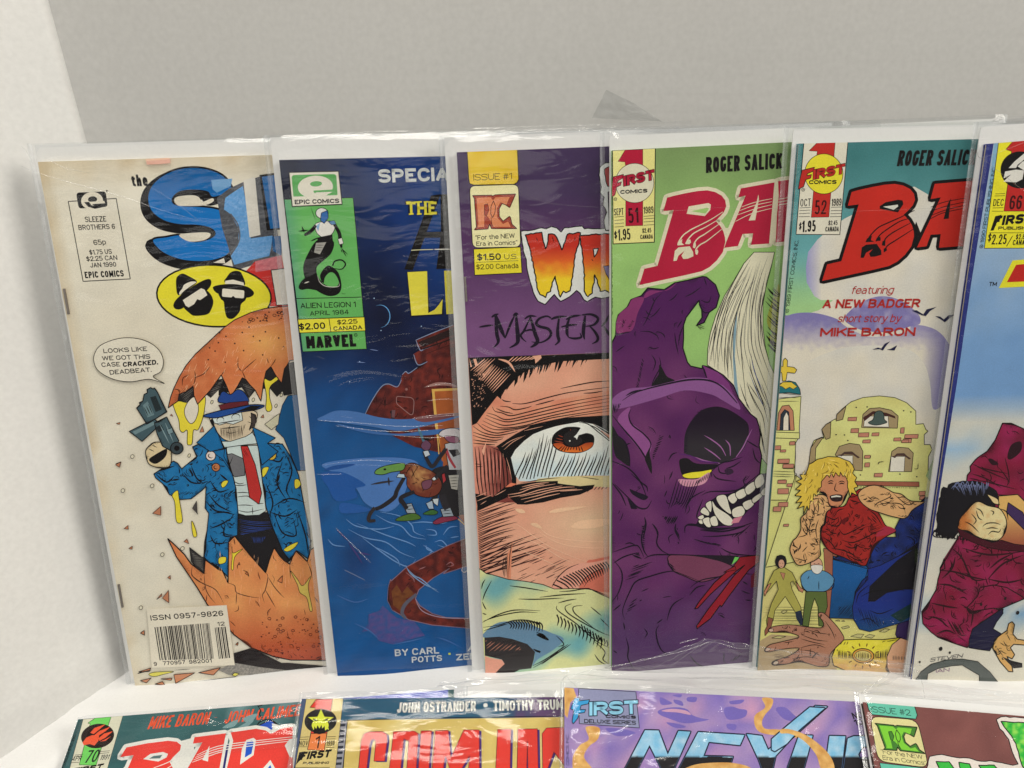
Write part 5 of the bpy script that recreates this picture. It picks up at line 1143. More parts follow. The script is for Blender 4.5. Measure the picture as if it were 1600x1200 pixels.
# ================================================================== comic 4: green cover, purple beast
def first_tab(p, f, bgc, redc, circ, month, num, year, price, can, pub='COMICS', namec=None, dark=K):
    """corner tab with the figure 1 behind a disc; f maps B7 view coordinates into the current view"""
    P = lambda L: [f(*q) for q in L]
    p.poly(P([(235,270),(372,268),(372,400),(372,862),(238,866),(238,400),(232,365),(178,362)]), redc, ow=3)
    if circ is not None: p.poly(P(ell(308,530,150,154)), circ, ow=4)
def tilt_word(p, a, b, h0, h1, body, col, oc=K, bold=.05):
    """rising slanted block word with a dark outline"""
    p.text(body, a, b, h0, col=col, sw=.27, gap=.02, ital=.12, edge=(.05, oc))
p = row1('bagged comic with pale green cover and a snarling purple beast', (956.6,235), (956,1052), (1236,222), (1170,1046), (110,150,90),
         [(954,212),(954,1054)], [(938,206),(946,1055)], 4)
grn = (146,186,108)
p.cover_fill(lambda x, y: mix((116,142,90), mix(grn, (138,178,104), .5 + nz(x, y, 60, 3)), (y - 235) / 130))
p.part('corner_box'); p.v('B7')
p.poly([(135,275),(470,258),(462,992),(140,1006)], (214,208,132), ow=7)
rd = (166,22,52)
first_tab(p, lambda x, y: (x, y), None, rd, (206,202,178), None, None, None, None, None)
p.poly([(140,482),(222,462),(215,492),(180,512),(172,530),(205,520),(198,548),(168,562),(155,622),(120,648),(130,560)], rd, ow=5)
tilt_word(p, (222,555), (462,502), 78, 0, 'IRST', rd)
p.text('COMICS', (196,616), (408,604), 30, bold=.06, gap=.04); p.poly(ell(158,656,11,11), None, ow=4); p.text('R', (153,662), (163,662), 11, bold=.01)
p.text('SEPT', (148,784), (222,778), 54, sw=.12, gap=.0); p.text('1989', (378,770), (456,764), 54, sw=.12, gap=.0); p.text('51', (262,845), (340,838), 118, col=(60,8,20), sw=.13, gap=.1)
p.lines([[(150,796),(224,790)],[(150,822),(224,816)],[(150,848),(224,842)],[(150,874),(224,868)],[(378,790),(460,784)],[(378,810),(460,804)],[(378,834),(460,828)],[(378,860),(460,854)]], 3.5, K, 1, 1)
p.text('$', (150,965), (172,963), 56, gap=.06); p.text('1.95', (178,980), (276,974), 92, bold=.02, gap=.05); p.text('$2.45', (368,920), (438,916), 36, sw=.15, gap=.0); p.text('CANADA', (352,968), (450,964), 34, sw=.16, gap=.0)
p.part('copyright_line'); p.v('B8')
p.text('© 1989 FIRST COMICS, INC.', (138,460), (134,-80), 22, bold=.01)
p.part('author_lettering'); p.v('B7'); p.text('ROGER SALICK', (865,452), (1458,418), 126, sw=.20, gap=.0)
p.part('badge_title')
def ba_title(p, fill, edge, ew, claw, inner):
    """the slanted letters B A D, measured on view D6"""
    p.v('D6')
    B = [(545,48),(600,32),(700,10),(800,-8),(880,-14),(945,0),(1000,30),(1030,70),(1038,120),(1020,165),(990,200),(950,240),(990,285),(1015,330),(1028,380),(1030,420),(1010,500),(960,570),(900,625),(835,660),(700,692),(500,735),(315,775),(355,640),(465,615),(600,150),(515,160)]
    A = [(1160,-30),(1440,-80),(1395,440 - 10),(1245,440),(1262,345),(1175,350),(1135,450),(1030,464),(1020,470),(1040,410),(1110,245),(1200,30),(1140,45)]
    D = [(1470,-90),(1700,-120),(1700,400),(1450,420),(1460,200),(1475,30)]
    for q in (B, A, D): p.poly([(x, y) for x, y in q], edge, ow=ew, oc=edge)
    p.poly([(1020,300),(1060,300),(1050,480),(1010,480)], edge)
    for q in (B, A, D): p.poly(q, fill)
    p.poly([(725,120),(890,92),(910,105),(905,150),(860,200),(708,182)], edge); p.poly(inner[0], inner[1])
    p.poly([(1290,90),(1306,20),(1310,60),(1280,235),(1225,238)], edge)
    # claw marks
    cl = [[(635,440),(645,410),(680,360),(720,330),(760,305),(900,235),(1010,165)],[(700,432),(720,395),(760,350),(810,320),(870,290),(955,240)],[(765,460),(775,420),(810,380),(860,350),(975,270)],[(790,515),(785,480),(820,440),(880,405),(1000,310)]]
    p.lines(cl, 10, claw, 1, .5)
    for q in ([(632,446),(640,420),(672,390),(668,425),(690,440)],[(698,434),(712,400),(738,395),(745,420),(730,435)],[(760,462),(765,430),(782,420),(786,450),(776,470)],[(782,515),(780,490),(800,478),(806,500),(795,525)],[(598,575),(610,490),(640,462),(735,452),(762,500),(765,535),(720,555),(680,558),(665,530),(690,490),(640,530),(625,572)]): p.poly(q, claw, sm=False)
    p.lines([[(1165,125),(1280,85),(1420,55)],[(1150,155),(1270,112),(1420,80)],[(1135,190),(1280,140),(1420,105)],[(1115,245),(1250,180),(1420,135)],[(1470,60),(1600,40)],[(1470,85),(1600,62)],[(1470,110),(1600,85)]], 6, claw, .6, .6)
ba_title(p, (168,26,56), (206,200,172), 62, (206,200,172), ([(745,160),(880,130),(895,140),(865,180)], grn))
# falling water and beast
p.part('waterfall_illustration'); p.v('B8')
fall = [(1240,-30),(1400,-30),(1380,60),(1340,200),(1310,380),(1310,560),(1330,720),(1365,850),(1400,920),(1400,1700),(1240,1500),(1130,1180),(1080,1010),(1000,930),(875,850),(880,720),(900,600),(940,470),(1010,310),(1090,180),(1160,60)]
p.poly(fall, (206,202,176), ow=5); p.poly([(1110,420),(1100,620),(1090,780),(1110,1000),(1130,1160),(1085,1000),(1075,800),(1080,600)], (120,150,164))
fx = [[(1160,65),(1040,290),(950,560),(890,850)],[(1190,60),(1060,300),(970,580),(930,870)],[(1215,20),(1080,280),(1010,500),(950,900)],[(1020,310),(920,600),(885,760)],[(1080,200),(960,460),(905,820)],[(1205,170),(1110,420),(1050,640),(1035,950)],[(1030,570),(1010,760),(1015,920)],[(1050,550),(1030,780),(1040,960)],[(1110,425),(1080,560),(1060,760),(1075,960)],[(1160,445),(1140,620),(1145,800),(1185,1190)],[(1350,0),(1260,260),(1220,480),(1225,700),(1290,900),(1370,1100)],[(1305,230),(1275,480),(1285,700),(1375,960)],[(1385,60),(1300,400),(1310,640),(1370,860)],[(1215,760),(1240,880),(1300,1060),(1380,1220)],[(1205,800),(1230,940),(1330,1180)],[(1185,980),(1215,1080),(1270,1200)],[(1190,830),(1260,1020),(1340,1200)],[(1315,280),(1290,500),(1300,700)]]
p.lines(fx, 6, K, .15, .2); rnd = random.Random(6); p.lines([[(1180 + i * 11 + rnd.uniform(-5,5), 90 + rnd.uniform(-60,80)),(1020 + i * 19 + rnd.uniform(-9,9), 380 + rnd.uniform(-40,60)),(930 + i * 27 + rnd.uniform(-9,9), 640 + rnd.uniform(-80,60))] for i in range(15)], 4, (60,60,66), .1, .1); p.lines([[(960 + i * 26, 520 + rnd.uniform(-60,60)),(925 + i * 30, 700),(930 + i * 34, 880 + rnd.uniform(-50,40))] for i in range(12)], 4, (60,60,66), .1, .1); p.lines([[(1220,800),(1250,920),(1320,1080)],[(1200,900),(1280,1100),(1330,1200)]], 6, (50,70,130), .1, .1)
p.v('C1'); p.lines([[(1130,0),(1170,120),(1220,220)],[(1180,0),(1260,160),(1310,260),(1330,400)],[(1240,0),(1300,120),(1350,300)],[(1300,0),(1350,150),(1375,300)],[(1285,290),(1300,420),(1320,540)],[(1290,340),(1330,560)],[(1200,0),(1280,120)],[(1150,60),(1200,200)]], 6, K, .2, .2)
p.part('grass_illustration'); p.v('B8'); rnd = random.Random(2); p.poly([(1400,300),(1440,240),(1440,700),(1380,700),(1350,640),(1380,600),(1340,500)], (150,156,70), sm=True)
p.z += 1
for i in range(40):
    x = 1395 + rnd.uniform(-20,40); y = rnd.uniform(270,740); l = rnd.uniform(40,90); p.line([(x + 40, y + 30),(x, y + 10),(x - l * .6, y - l * .5)], 7, K, .6, .1, layer=False)
p.part('beast_illustration')
pu = (82,34,98); pl = (116,62,124); dk = (26,16,34)
def beast(x, y):
    c = mix((80,32,84), (104,52,98), .5 + 1.1 * nz(x, y, 45, 5)); c = mix((72,24,80), c, (y - 480) / 120)
    return mix(c, (80,52,94), (y - 900) / 100 + .3 * nz(x, y, 30, 2))
p.v('P')
horn = Z('B8', (118,700),(160,620),(165,520),(180,460),(250,400),(280,340),(360,310),(410,250),(540,262),(620,210),(720,190),(840,160),(870,165),(940,225),(970,310),(945,400),(890,440),(850,520),(790,545),(835,480),(832,420),(815,380),(812,345),(770,400),(710,480),(690,540),(690,640),(685,720),(720,830),(745,860),(835,880),(838,855),(900,870),(1000,930),(1080,1010),(1120,1110),(1180,1190)) 
body = Z('C1', (1215,235),(1260,270),(1280,330),(1290,400),(1280,480),(1300,560),(1290,640),(1285,700),(1330,760),(1400,800),(1500,900),(1500,2500),(120,2500))
edge_ = horn + body
p.poly(edge_, None, g=beast, cell=9, ow=1.9); p.ink(9, 1.8, 1.0, .5, 3, dk, .4, inner=60)
p.v('B8')
p.poly([(165,520),(190,450),(255,395),(285,340),(350,320),(380,340),(330,450),(300,560),(250,600),(170,600)], (122,48,98), sm=True); p.poly([(380,330),(420,270),(560,270),(640,205),(560,262),(470,290)], (120,46,100), sm=True)
p.lines([[(150,620),(230,600),(280,590)],[(350,590),(420,590),(480,620),(495,655)],[(490,590),(530,610),(545,640)],[(370,550),(400,500),(430,430),(470,340),(520,290)],[(430,480),(470,450),(510,400)],[(575,350),(610,330),(645,290)],[(700,320),(760,290),(830,240)],[(640,560),(680,500)],[(620,600),(630,680),(650,770)],[(690,540),(660,620),(650,700)],[(820,340),(860,360),(890,355),(905,310)],[(815,385),(850,440),(890,440)],[(850,170),(870,230)],[(500,790),(510,860),(460,960),(440,1010)],[(160,750),(230,700)],[(440,770),(470,830),(450,900)]], 9, dk, .2, .2)
p.hatch([(365,795),(380,830),(340,1030),(315,1030)], 60, 12, 7, dk, seed=3); p.hatch([(215,490),(240,500),(220,560),(200,560)], 60, 11, 6, dk, seed=3); p.hatch([(290,500),(310,510),(270,570),(245,560)], -10, 11, 6, dk, seed=4)
p.poly([(500,850),(520,870),(560,940),(620,975),(500,1010),(440,1020),(470,960),(495,920)], (24,22,26), sm=True)
p.lines([[(790,545),(860,570)],[(800,535),(855,555)],[(800,550),(830,575)],[(830,530),(865,515)]], 4)
p.poly([(140,1110),(250,1040),(430,1020),(600,980),(740,950),(900,960),(1000,1010),(1090,1100),(1130,1200),(1000,1130),(900,1080),(700,1050),(500,1110),(250,1180),(140,1190)], (128,80,134), sm=True)
p.poly([(840,855),(880,960),(1000,1010),(1080,1080),(1040,990),(960,910)], (112,50,110)); p.lines([[(210,1130),(330,1060),(600,990),(760,965),(900,975),(1000,1030),(1110,1150)],[(840,860),(870,950)],[(240,1090),(300,1060),(380,1045)]], 14, dk, .2, .5)
p.v('C1')
p.poly([(130,330),(180,400),(240,470),(262,560),(268,640),(200,600),(150,540)], (30,26,32), sm=True); p.hatch([(130,150),(200,150),(180,220),(130,240)], 80, 10, 6, dk, seed=6)
p.poly([(175,270),(270,180),(262,280),(330,340),(400,400),(440,480),(400,570),(320,480),(240,380)], (132,74,130), sm=True)
p.lines([[(130,240),(220,350),(330,480),(400,590),(440,700)],[(275,200),(262,250),(290,320),(380,390),(435,470),(395,560)],[(140,380),(230,450),(265,560),(270,650)],[(130,600),(260,660),(350,760),(400,880)],[(150,780),(250,880),(330,960),(400,970),(440,910)],[(130,770),(200,860),(240,950)],[(280,700),(360,770),(400,800),(410,840)]], 12, dk, .3, .3)
p.poly([(435,480),(425,540),(440,620),(440,700),(400,620),(390,570)], (28,24,28), sm=True); p.hatch([(500,400),(540,405),(450,600),(440,560)], -25, 14, 8, dk, seed=7)
p.poly([(320,840),(400,870),(410,890),(370,905),(290,860),(270,820)], dk, sm=True); p.poly([(250,890),(300,930),(330,975),(280,975)], dk)
# hollow, eye slit, teeth: plain shapes
hol = [(700,540),(695,470),(700,400),(730,320),(790,240),(850,195),(940,175),(1020,190),(1080,220),(1140,260),(1185,300),(1200,350),(1190,440),(1150,520),(1100,570),(1040,600),(960,625),(850,600),(780,570)]
p.poly(hol, None, g=lambda x, y: mix((26,14,32), (44,40,46), (y - 655) / 40), cell=6, sm=True)
p.hatch([(690,540),(700,380),(740,290),(800,210),(850,190),(820,240),(750,320),(725,420),(720,540)], 25, 12, 6, dk, seed=9)
p.lines([[(850,400),(910,435),(980,490),(1020,560)],[(850,495),(920,540),(980,590)],[(1015,435),(1050,480),(1055,560)],[(1225,350),(1190,420),(1150,500),(1100,570)],[(780,570),(860,600),(980,620)]], 9, (150,96,150), .1, .5)
p.poly([(660,590),(720,580),(790,620),(960,630),(900,670),(720,700),(680,710),(660,650)], (24,20,26), sm=True); p.line([(655,545),(740,560),(820,600),(960,615)], 10, pu, .5, 1)
p.poly([(680,710),(740,690),(830,680),(910,668),(880,710),(800,735),(710,735)], (216,206,52), sm=True, ow=5)
p.poly([(650,745),(720,745),(800,740),(890,690),(860,770),(760,800),(680,790)], (196,140,160), sm=True); p.lines([[(640 + i * 22, 740 + 14 * math.sin(i / 3)),(600 + i * 20, 850 + 60 * math.sin(i / 3.5 + .5)),(570 + i * 18, 960 + 20 * math.cos(i))] for i in range(9)], 8, dk, .3, .1); p.lines([[(780 + i * 16, 790 - i * 8),(800 + i * 14, 750 - i * 9)] for i in range(9)], 7, dk, .4, .2)
p.lines([[(900,690),(980,620),(1060,600),(1150,570)],[(960,640),(975,690),(1040,700)],[(1230,500),(1250,580),(1290,620)],[(1020,660),(1080,640),(1140,600)],[(1180,440),(1230,470),(1280,500)],[(830,870),(900,840),(1100,830),(1220,750),(1290,690)],[(920,700),(960,740),(1100,760)],[(700,1010),(740,900),(860,830)],[(560,830),(540,880)],[(570,600),(600,550),(640,535)],[(840,900),(800,1000),(790,1050)]], 10, dk, .2, .2)
p.poly([(1010,670),(1060,660),(1080,690),(1030,710)], (50,30,54), sm=True)
p.poly([(790,1090),(850,990),(900,910),(960,870),(1060,850),(1200,790),(1290,700),(1400,690),(1400,860),(1290,880),(1200,980),(1130,1060),(1060,1100),(900,1120),(720,1105)], dk, sm=False)
wt = (208,204,186)
for q in ([(945,900),(960,870),(1020,870),(1050,960),(1065,1010),(1040,1010),(980,960)],[(1035,880),(1090,850),(1110,900),(1080,935),(1050,920)],[(1095,850),(1165,815),(1180,870),(1120,900)],[(1170,810),(1240,760),(1250,820),(1190,865)],[(1245,750),(1300,700),(1320,770),(1262,815)],[(1070,980),(1140,950),(1170,990),(1150,1030),(1080,1040)],[(1150,930),(1220,900),(1240,940),(1180,985)],[(1225,895),(1290,850),(1300,880),(1240,930)],[(820,1000),(850,960),(890,1000),(880,1030)],[(860,940),(905,912),(910,980),(895,1000)],[(915,910),(950,960),(1040,1020),(1080,1070),(1060,1105),(1000,1095),(940,1030),(915,960)],[(800,1040),(840,1020),(850,1050),(820,1060)],[(835,1060),(890,1040),(905,1110),(870,1115)],[(895,1050),(940,1030),(960,1100),(910,1105)],[(805,1065),(835,1062),(840,1092),(815,1090)],[(1300,830),(1400,760),(1400,850),(1310,870)]): p.poly(q, wt, sm=True, ow=6)
p.poly([(1080,1050),(1150,1030),(1120,1080),(1060,1090)], (196,120,140)); p.line([(700,1160),(705,1110),(760,1095),(880,1125),(1100,1120),(1230,1080)], 14, dk, .3, .3); p.hatch([(525,1030),(650,1030),(620,1095),(560,1095)], -60, 14, 9, dk, seed=3)
p.lines([[(385,1040),(395,1100),(375,1200)],[(445,1090),(480,1140),(490,1200)],[(630,1090),(625,1140),(660,1200)],[(820,1140),(1000,1150),(1170,1110)]], 12, dk, .3, .2)
p.part('beast_neck'); p.v('C2')
p.poly([(570,245),(700,235),(900,260),(1080,330),(1000,390),(830,445),(700,400),(600,350)], (112,58,84), sm=True, ow=6)
p.poly([(700,232),(1120,240),(1060,310),(960,280),(850,255)], (30,22,34)); p.poly([(1090,250),(1135,255),(1065,312)], (110,190,90))
p.lines([[(390,-10),(360,100),(380,200),(410,245)],[(460,0),(490,60),(480,140),(520,200),(590,235)],[(130,215),(230,180),(300,160),(340,170),(380,250)],[(140,300),(220,250),(330,215)],[(380,265),(450,235),(600,232),(900,240)],[(230,150),(270,140),(310,155)],[(140,270),(200,350),(210,430),(180,530),(130,600)],[(230,740),(215,660),(270,520),(320,440),(430,400),(560,365),(640,370),(830,445)],[(220,760),(232,820)],[(695,565),(620,610),(585,660),(560,745)],[(480,770),(525,735)],[(500,780),(475,830),(490,920),(520,980),(570,1015)],[(740,490),(830,430),(1000,400),(1100,380),(1230,385)],[(735,550),(790,490),(860,470)],[(240,880),(260,960),(255,1040),(310,1140)],[(970,700),(1010,725)],[(1170,585),(1215,590)],[(840,90),(980,85),(1130,60),(1210,0)],[(820,30),(940,40),(1090,20)],[(740,1020),(790,1080),(850,1110)],[(980,180),(1080,225),(1250,240)],[(570,270),(575,310),(620,360)],[(770,110),(870,140),(980,160)],[(1150,440),(1190,465)],[(140,670),(200,620)],[(140,980),(170,1000)]], 10, dk, .15, .25)
for q, a, g_ in (([(300,320),(450,285),(330,400),(230,440)],-20,15),([(340,560),(240,700),(255,650),(280,600)],-35,15),([(380,570),(250,660),(240,700)],-28,14),([(490,455),(350,530),(360,520)],-25,12),([(640,20),(670,140),(650,150),(615,40)],60,14),([(280,225),(340,215),(370,270),(300,245)],20,9),([(870,135),(985,150),(960,165)],0,8),([(1060,90),(1200,20),(1180,60),(1100,100)],-40,14),([(360,0),(395,0),(385,200),(360,190)],20,14),([(560,270),(640,360),(600,350)],40,9),([(1050,1060),(1170,980),(1160,1010),(1080,1070)],-50,14)): p.hatch(q, a, g_, 7, dk, seed=8)
p.poly([(1130,250),(1280,235),(1280,290),(1200,350),(1130,440),(1040,560),(985,640),(975,625),(900,730),(795,810),(790,790),(880,660),(990,520),(1080,400),(1170,310),(1100,360),(900,540),(800,650),(775,655),(810,600),(930,450),(1080,320)], (136,26,40), ow=7); p.poly([(1000,370),(1090,320),(1100,350)], (136,26,40), ow=5); p.poly([(1215,400),(1260,350),(1260,480),(1215,490)], (100,24,44))
p.flush()
p.build_bag(*p.bag_px, seed=4, amp=.0004)
p.crease('C2', [(150,1085),(400,1030),(700,960),(880,895)], .8); p.crease('C2', [(560,1100),(700,1000),(880,895),(1100,945),(1230,940)], .8); p.crease('C2', [(650,905),(790,868)], .8)
p.crease('D6', [(0,160),(400,160),(700,150),(1000,130),(1500,140)], .6, name='bag_flap_edge')
C4 = p
# ================================================================== comic 5: teal cover, mission ruin
p = row1('bagged comic with teal sky, ruined mission and bell over a man with yellow hair', (1248,224.4), (1183.5,1048), (1537,217), (1413,1055.6), (60,110,116),
         [(1243.5,201),(1177.5,1050)], [(1228,197),(1171,1052)], 5)
def c5(x, y):
    c = mix((58,114,116), (98,156,160), (y - 230) / 170 + .25 * nz(x, y, 30)); c = mix(c, (150,190,130), (y - 400) / 70)
    c = mix(c, (206,200,180), (y - 500) / 60); c = mix(c, (196,196,120), (y - 700) / 40); return mix(c, (196,186,120), (y - 860) / 80)
p.cover_fill(c5)
p.part('cloud_illustration'); p.v('C3')
cl = Z('C3', (500,640),(420,680),(330,740),(240,820),(180,900),(165,1000),(170,1100),(220,1190)) + Z('C4', (325,70),(390,110),(465,110),(380,170),(330,185),(230,190),(150,220),(100,230),(60,560),(40,900),(20,1250),(1300,1250),(1350,700),(1200,200),(1300,-200),(1320,-260)) + Z('C3', (1400,820),(1300,760),(1200,640),(1000,540),(880,470),(700,500))
def cloud(x, y):
    c = mix((206,200,184), (198,196,188), .5 + nz(x, y, 40)); e = max(0, 1 - (x - (1262 + (y - 330) * .0)) / 22) if y < 470 else 0
    c = mix(c, (142,142,186), e * .9); return c
p.v('P'); p.poly(cl, None, g=cloud, cell=6)
p.v('C4')
def vio(x, y): t = (y - 440) / 110; return mix((116,110,160), (206,200,184), max(0, (y - 492) / 55 + .15 * nz(x, y, 10)))
p.poly([(130,240),(200,200),(260,186),(340,185),(420,200),(490,225),(530,260),(600,300),(700,330),(900,300),(930,262),(1000,262),(1080,290),(1140,350),(1175,430),(1170,560),(1140,700),(1060,760),(1040,600),(1000,480),(900,400),(700,380),(500,400),(300,480),(120,560),(80,600)], None, g=lambda x, y: mix(mix((120,114,164), (206,200,184), (y - 500) / 48 + .2 * nz(x, y, 8)), (122,118,168), max(0, (x - 1440 + (y - 560) * .12) / 40)), cell=4, sm=True)
p.poly([(540,200),(620,130),(720,90),(820,95),(910,140),(975,200),(980,250),(930,265),(800,300),(640,290),(540,240)], None, g=lambda x, y: mix((118,112,162), (166,160,184), nz(x, y, 12) + .1), cell=5, sm=True)
p.part('corner_box'); p.v('C3')
f3 = lambda x, y: (152 + (x - 135) * .845 + (y - 275) * -.064, 190 + (y - 275) * .815 - (x - 135) * .02)
p.poly([(152,178),(442,172),(388,786),(100,784)], (208,204,186), ow=5)
r5 = (176,40,34)
p.poly([(242,178),(358,174),(316,670),(200,672),(232,300),(240,238),(186,234)], r5, ow=3)
p.poly(ell(283,386,126,132,0), (214,204,50), ow=4)
p.poly([(140,362),(222,342),(214,368),(176,384),(172,398),(202,390),(196,414),(164,424),(150,470),(114,488),(126,420)], r5, ow=5)
p.text('IRST', (212,424), (420,382), 64, col=r5, sw=.27, gap=.02, ital=.12, edge=(.05, K)); p.text('COMICS', (184,454), (366,452), 26, sw=.26, gap=.02)
p.poly(ell(147,490,10,10), None, ow=3); p.text('R', (143,495), (152,495), 9, sw=.18)
p.text('OCT', (128,602), (196,597), 50, sw=.10, gap=.15); p.text('1989', (332,598), (398,595), 48, sw=.12, gap=.0); p.text('52', (222,652), (296,650), 92, col=(60,12,12), sw=.12)
p.lines([[(124,610),(196,606)],[(122,628),(194,624)],[(120,648),(192,644)],[(118,668),(190,666)],[(330,606),(402,604)],[(328,628),(400,626)],[(326,648),(398,646)],[(324,668),(396,666)]], 3, K, 1, 1)
p.text('$', (118,752), (134,752), 44, sw=.14); p.text('1.95', (138,770), (228,766), 76, sw=.15, gap=.05); p.text('$2.45', (312,724), (372,722), 30, sw=.14, gap=0); p.text('CANADA', (292,766), (380,764), 32, sw=.15, gap=.0)
p.part('author_lettering'); p.text('ROGER SALICK', (762,336), (1272,328), 104, sw=.19, gap=.0, ital=.1)
p.part('copyright_line'); p.text('© 1989 FIRST COMICS, INC.', (52,1300), (118,822), 26, sw=.12)
p.part('badge_title')
zx = lambda x, y: (225 + (x - 260) * 0.845, 1133 + (y - 828) * 0.80 + (x - 260) * -0.012)
B5 = [zx(*q) for q in [(545,48),(600,32),(700,10),(800,-8),(880,-14),(945,0),(1000,30),(1030,70),(1038,120),(1020,165),(990,200),(950,240),(990,285),(1015,330),(1028,380),(1030,420),(1010,500),(960,570),(900,625),(835,660),(700,692),(500,735),(315,775),(355,640),(465,615),(600,150),(515,160)]]
A5_ = [(1010,455),(1280,430),(1500,410),(1500,640),(1200,840),(1045,855),(1055,770),(975,780),(940,855),(900,862),(960,690),(1050,520),(1000,550)]
A5_ = [(1012,452),(1258,432),(1190,860),(1040,872),(1052,782),(985,786),(958,862),(895,870),(1052,540),(985,552)]
D5_ = [(1288,428),(1500,410),(1480,850),(1205,860)]
red = (182,38,28)
for q in (B5, A5_, D5_): p.poly(q, K, ow=42, oc=K)
p.poly([(890,700),(930,800),(880,870),(860,800)], K)
for q in (B5, A5_): p.poly(q, red)
p.poly([(1238,432),(1272,432),(1200,862),(1176,862)], red); p.poly([(1280,420),(1300,420),(1300,560),(1276,560)], (150,30,34)); p.poly([(1240,560),(1262,520),(1215,840),(1200,850)], (64,120,130))
p.poly([(650,598),(690,572),(770,556),(800,560),(806,585),(770,640),(650,616)], K); p.poly([(672,602),(768,588),(772,600),(742,622)], (196,196,186))
p.poly([(1095,590),(1118,545),(1104,680),(1070,684)], K)
cl5 = [[(562,832),(590,790),(640,740),(700,710),(790,670),(880,625)],[(625,830),(650,790),(700,750),(780,700),(840,680)],[(675,850),(690,810),(740,770),(850,710)],[(680,900),(700,860),(760,820),(870,750)]]
p.lines(cl5, 8, K, 1, .5)
for q in ([(556,836),(566,812),(600,790),(592,822),(615,832)],[(622,828),(632,805),(656,800),(656,826)],[(664,856),(668,830),(688,820),(686,860)],[(676,902),(676,880),(694,866),(698,890)],[(524,938),(532,870),(560,852),(630,846),(660,890),(662,918),(620,930),(590,932),(580,910),(605,880),(560,905),(545,938)]): p.poly(q, K)
p.lines([[(985,605),(1080,570),(1215,545)],[(980,635),(1080,600),(1212,570)],[(975,665),(1080,625),(1210,592)],[(960,695),(1060,645),(1206,612)]], 5, K, .6, .6)
p.part('story_lettering'); p.v('C4'); lr = (166,44,40)
p.text('featuring', (570,73), (818,72), 46, col=lr, sw=.12, ital=.22, gap=.05); p.text('A NEW BADGER', (398,160), (975,155), 54, col=lr, sw=.22, ital=.1, gap=.02)
p.text('short story by', (488,242), (862,240), 46, col=lr, sw=.12, ital=.22, gap=.05); p.text('MIKE BARON', (384,327), (950,324), 52, col=lr, sw=.23, gap=.04)
p.part('bird_illustration')
nv = (28,28,60)
for q in ([(930,172),(960,170),(1000,195),(1020,165),(1080,150),(1040,175),(1015,205),(990,200)],[(1070,205),(1100,208),(1122,225),(1150,200),(1200,192),(1160,215),(1128,242),(1105,225)],[(695,405),(730,392),(750,398),(770,370),(802,355),(780,380),(760,410),(740,402)],[(782,405),(805,400),(845,378),(828,410)]): p.poly(q, nv)
p.part('mission_illustration')
st = (200,200,128); stk = (26,24,26); brk = (176,118,98)
p.poly([(120,760),(130,700),(272,682),(262,860),(262,920),(240,960),(230,1300),(60,1300),(90,980)], st, ow=4)
p.poly([(135,640),(150,605),(200,590),(240,600),(265,640),(270,672),(200,660),(135,665)], (32,104,112), sm=False, ow=4); p.poly([(140,620),(165,598),(215,598),(250,625),(225,640),(205,628),(180,640),(160,625)], (206,180,62), ow=3); p.poly([(162,592),(158,545),(145,530),(148,500),(165,505),(165,470),(178,455),(192,470),(190,505),(230,510),(247,525),(235,545),(190,540),(182,590)], (206,180,62), ow=4)
p.lines([[(130,660),(270,676)],[(135,690),(265,690)],[(135,712),(262,712)],[(120,900),(265,900)],[(118,925),(262,922)],[(262,900),(262,922)]], 3.5); p.poly([(118,895),(264,900),(262,935),(112,930)], st, ow=4)
p.poly([(128,885),(138,780),(160,740),(200,735),(225,770),(232,885)], (176,120,92), sm=False, ow=4); p.poly([(145,885),(152,790),(175,760),(200,775),(208,885)], (40,50,60), ow=3); p.poly([(165,885),(168,810),(185,775),(198,800),(198,885)], (206,200,182), ow=3)
fac = [(315,1110),(330,990),(350,945),(395,925),(410,935),(395,880),(420,850),(470,820),(490,815),(485,790),(520,755),(570,715),(640,690),(740,680),(830,690),(900,720),(955,770),(955,850),(1000,845),(1015,880),(1028,890),(1005,910),(1005,970),(1040,970),(1052,1000),(1030,1040),(1028,1130),(1040,1140),(1100,1250),(1150,1500),(60,1700),(240,1150),(300,1200)]
p.poly(fac, None, g=lambda x, y: mix((202,204,132), (194,190,118), .5 + nz(x, y, 40)), cell=8, ow=4)
for q in ([(315,1110),(330,990),(365,940),(405,925),(360,990),(355,1100)],[(395,880),(420,850),(450,835),(445,930),(420,940)],[(485,790),(540,740),(520,820),(480,830)]): p.poly(q, (150,132,96), ow=4)
for q, inn, bell in (([(632,868),(640,790),(680,755),(740,750),(810,765),(850,800),(845,872)],[(645,862),(650,800),(790,800),(795,866)],1),([(475,1030),(500,980),(560,962),(620,970),(640,1010),(636,1125),(560,1120)],[(490,1035),(580,1035),(580,1110),(500,1110)],0),([(792,1130),(812,1010),(850,985),(910,990),(940,1020),(930,1130)],[(800,1130),(808,1040),(890,1040),(885,1130)],0)):
    p.poly(q, (150,132,98), ow=4); p.poly(inn, (208,204,190), ow=3)
    if bell: p.poly([(640,810),(700,770),(780,780),(830,800),(835,815),(790,800),(700,790),(650,830)], (64,34,30)); p.poly([(672,840),(700,820),(712,780),(740,768),(762,782),(768,820),(782,838),(720,854)], (66,82,78), sm=True, ow=4)
p.poly([(490,1030),(510,1028),(530,1012),(575,1010),(600,1030),(622,1045),(612,1052),(580,1030),(530,1028),(512,1040)], (70,50,46)); p.poly([(808,1040),(828,1036),(842,1022),(885,1020),(905,1038),(926,1052),(915,1058),(888,1038),(846,1036),(830,1050)], (70,50,46))
def brick(x, y, w_=50, h_=22, s_=3): p.poly([(x, y), (x + w_, y - 2), (x + w_ - 3, y + h_), (x - 3, y + h_)], brk, ow=s_)
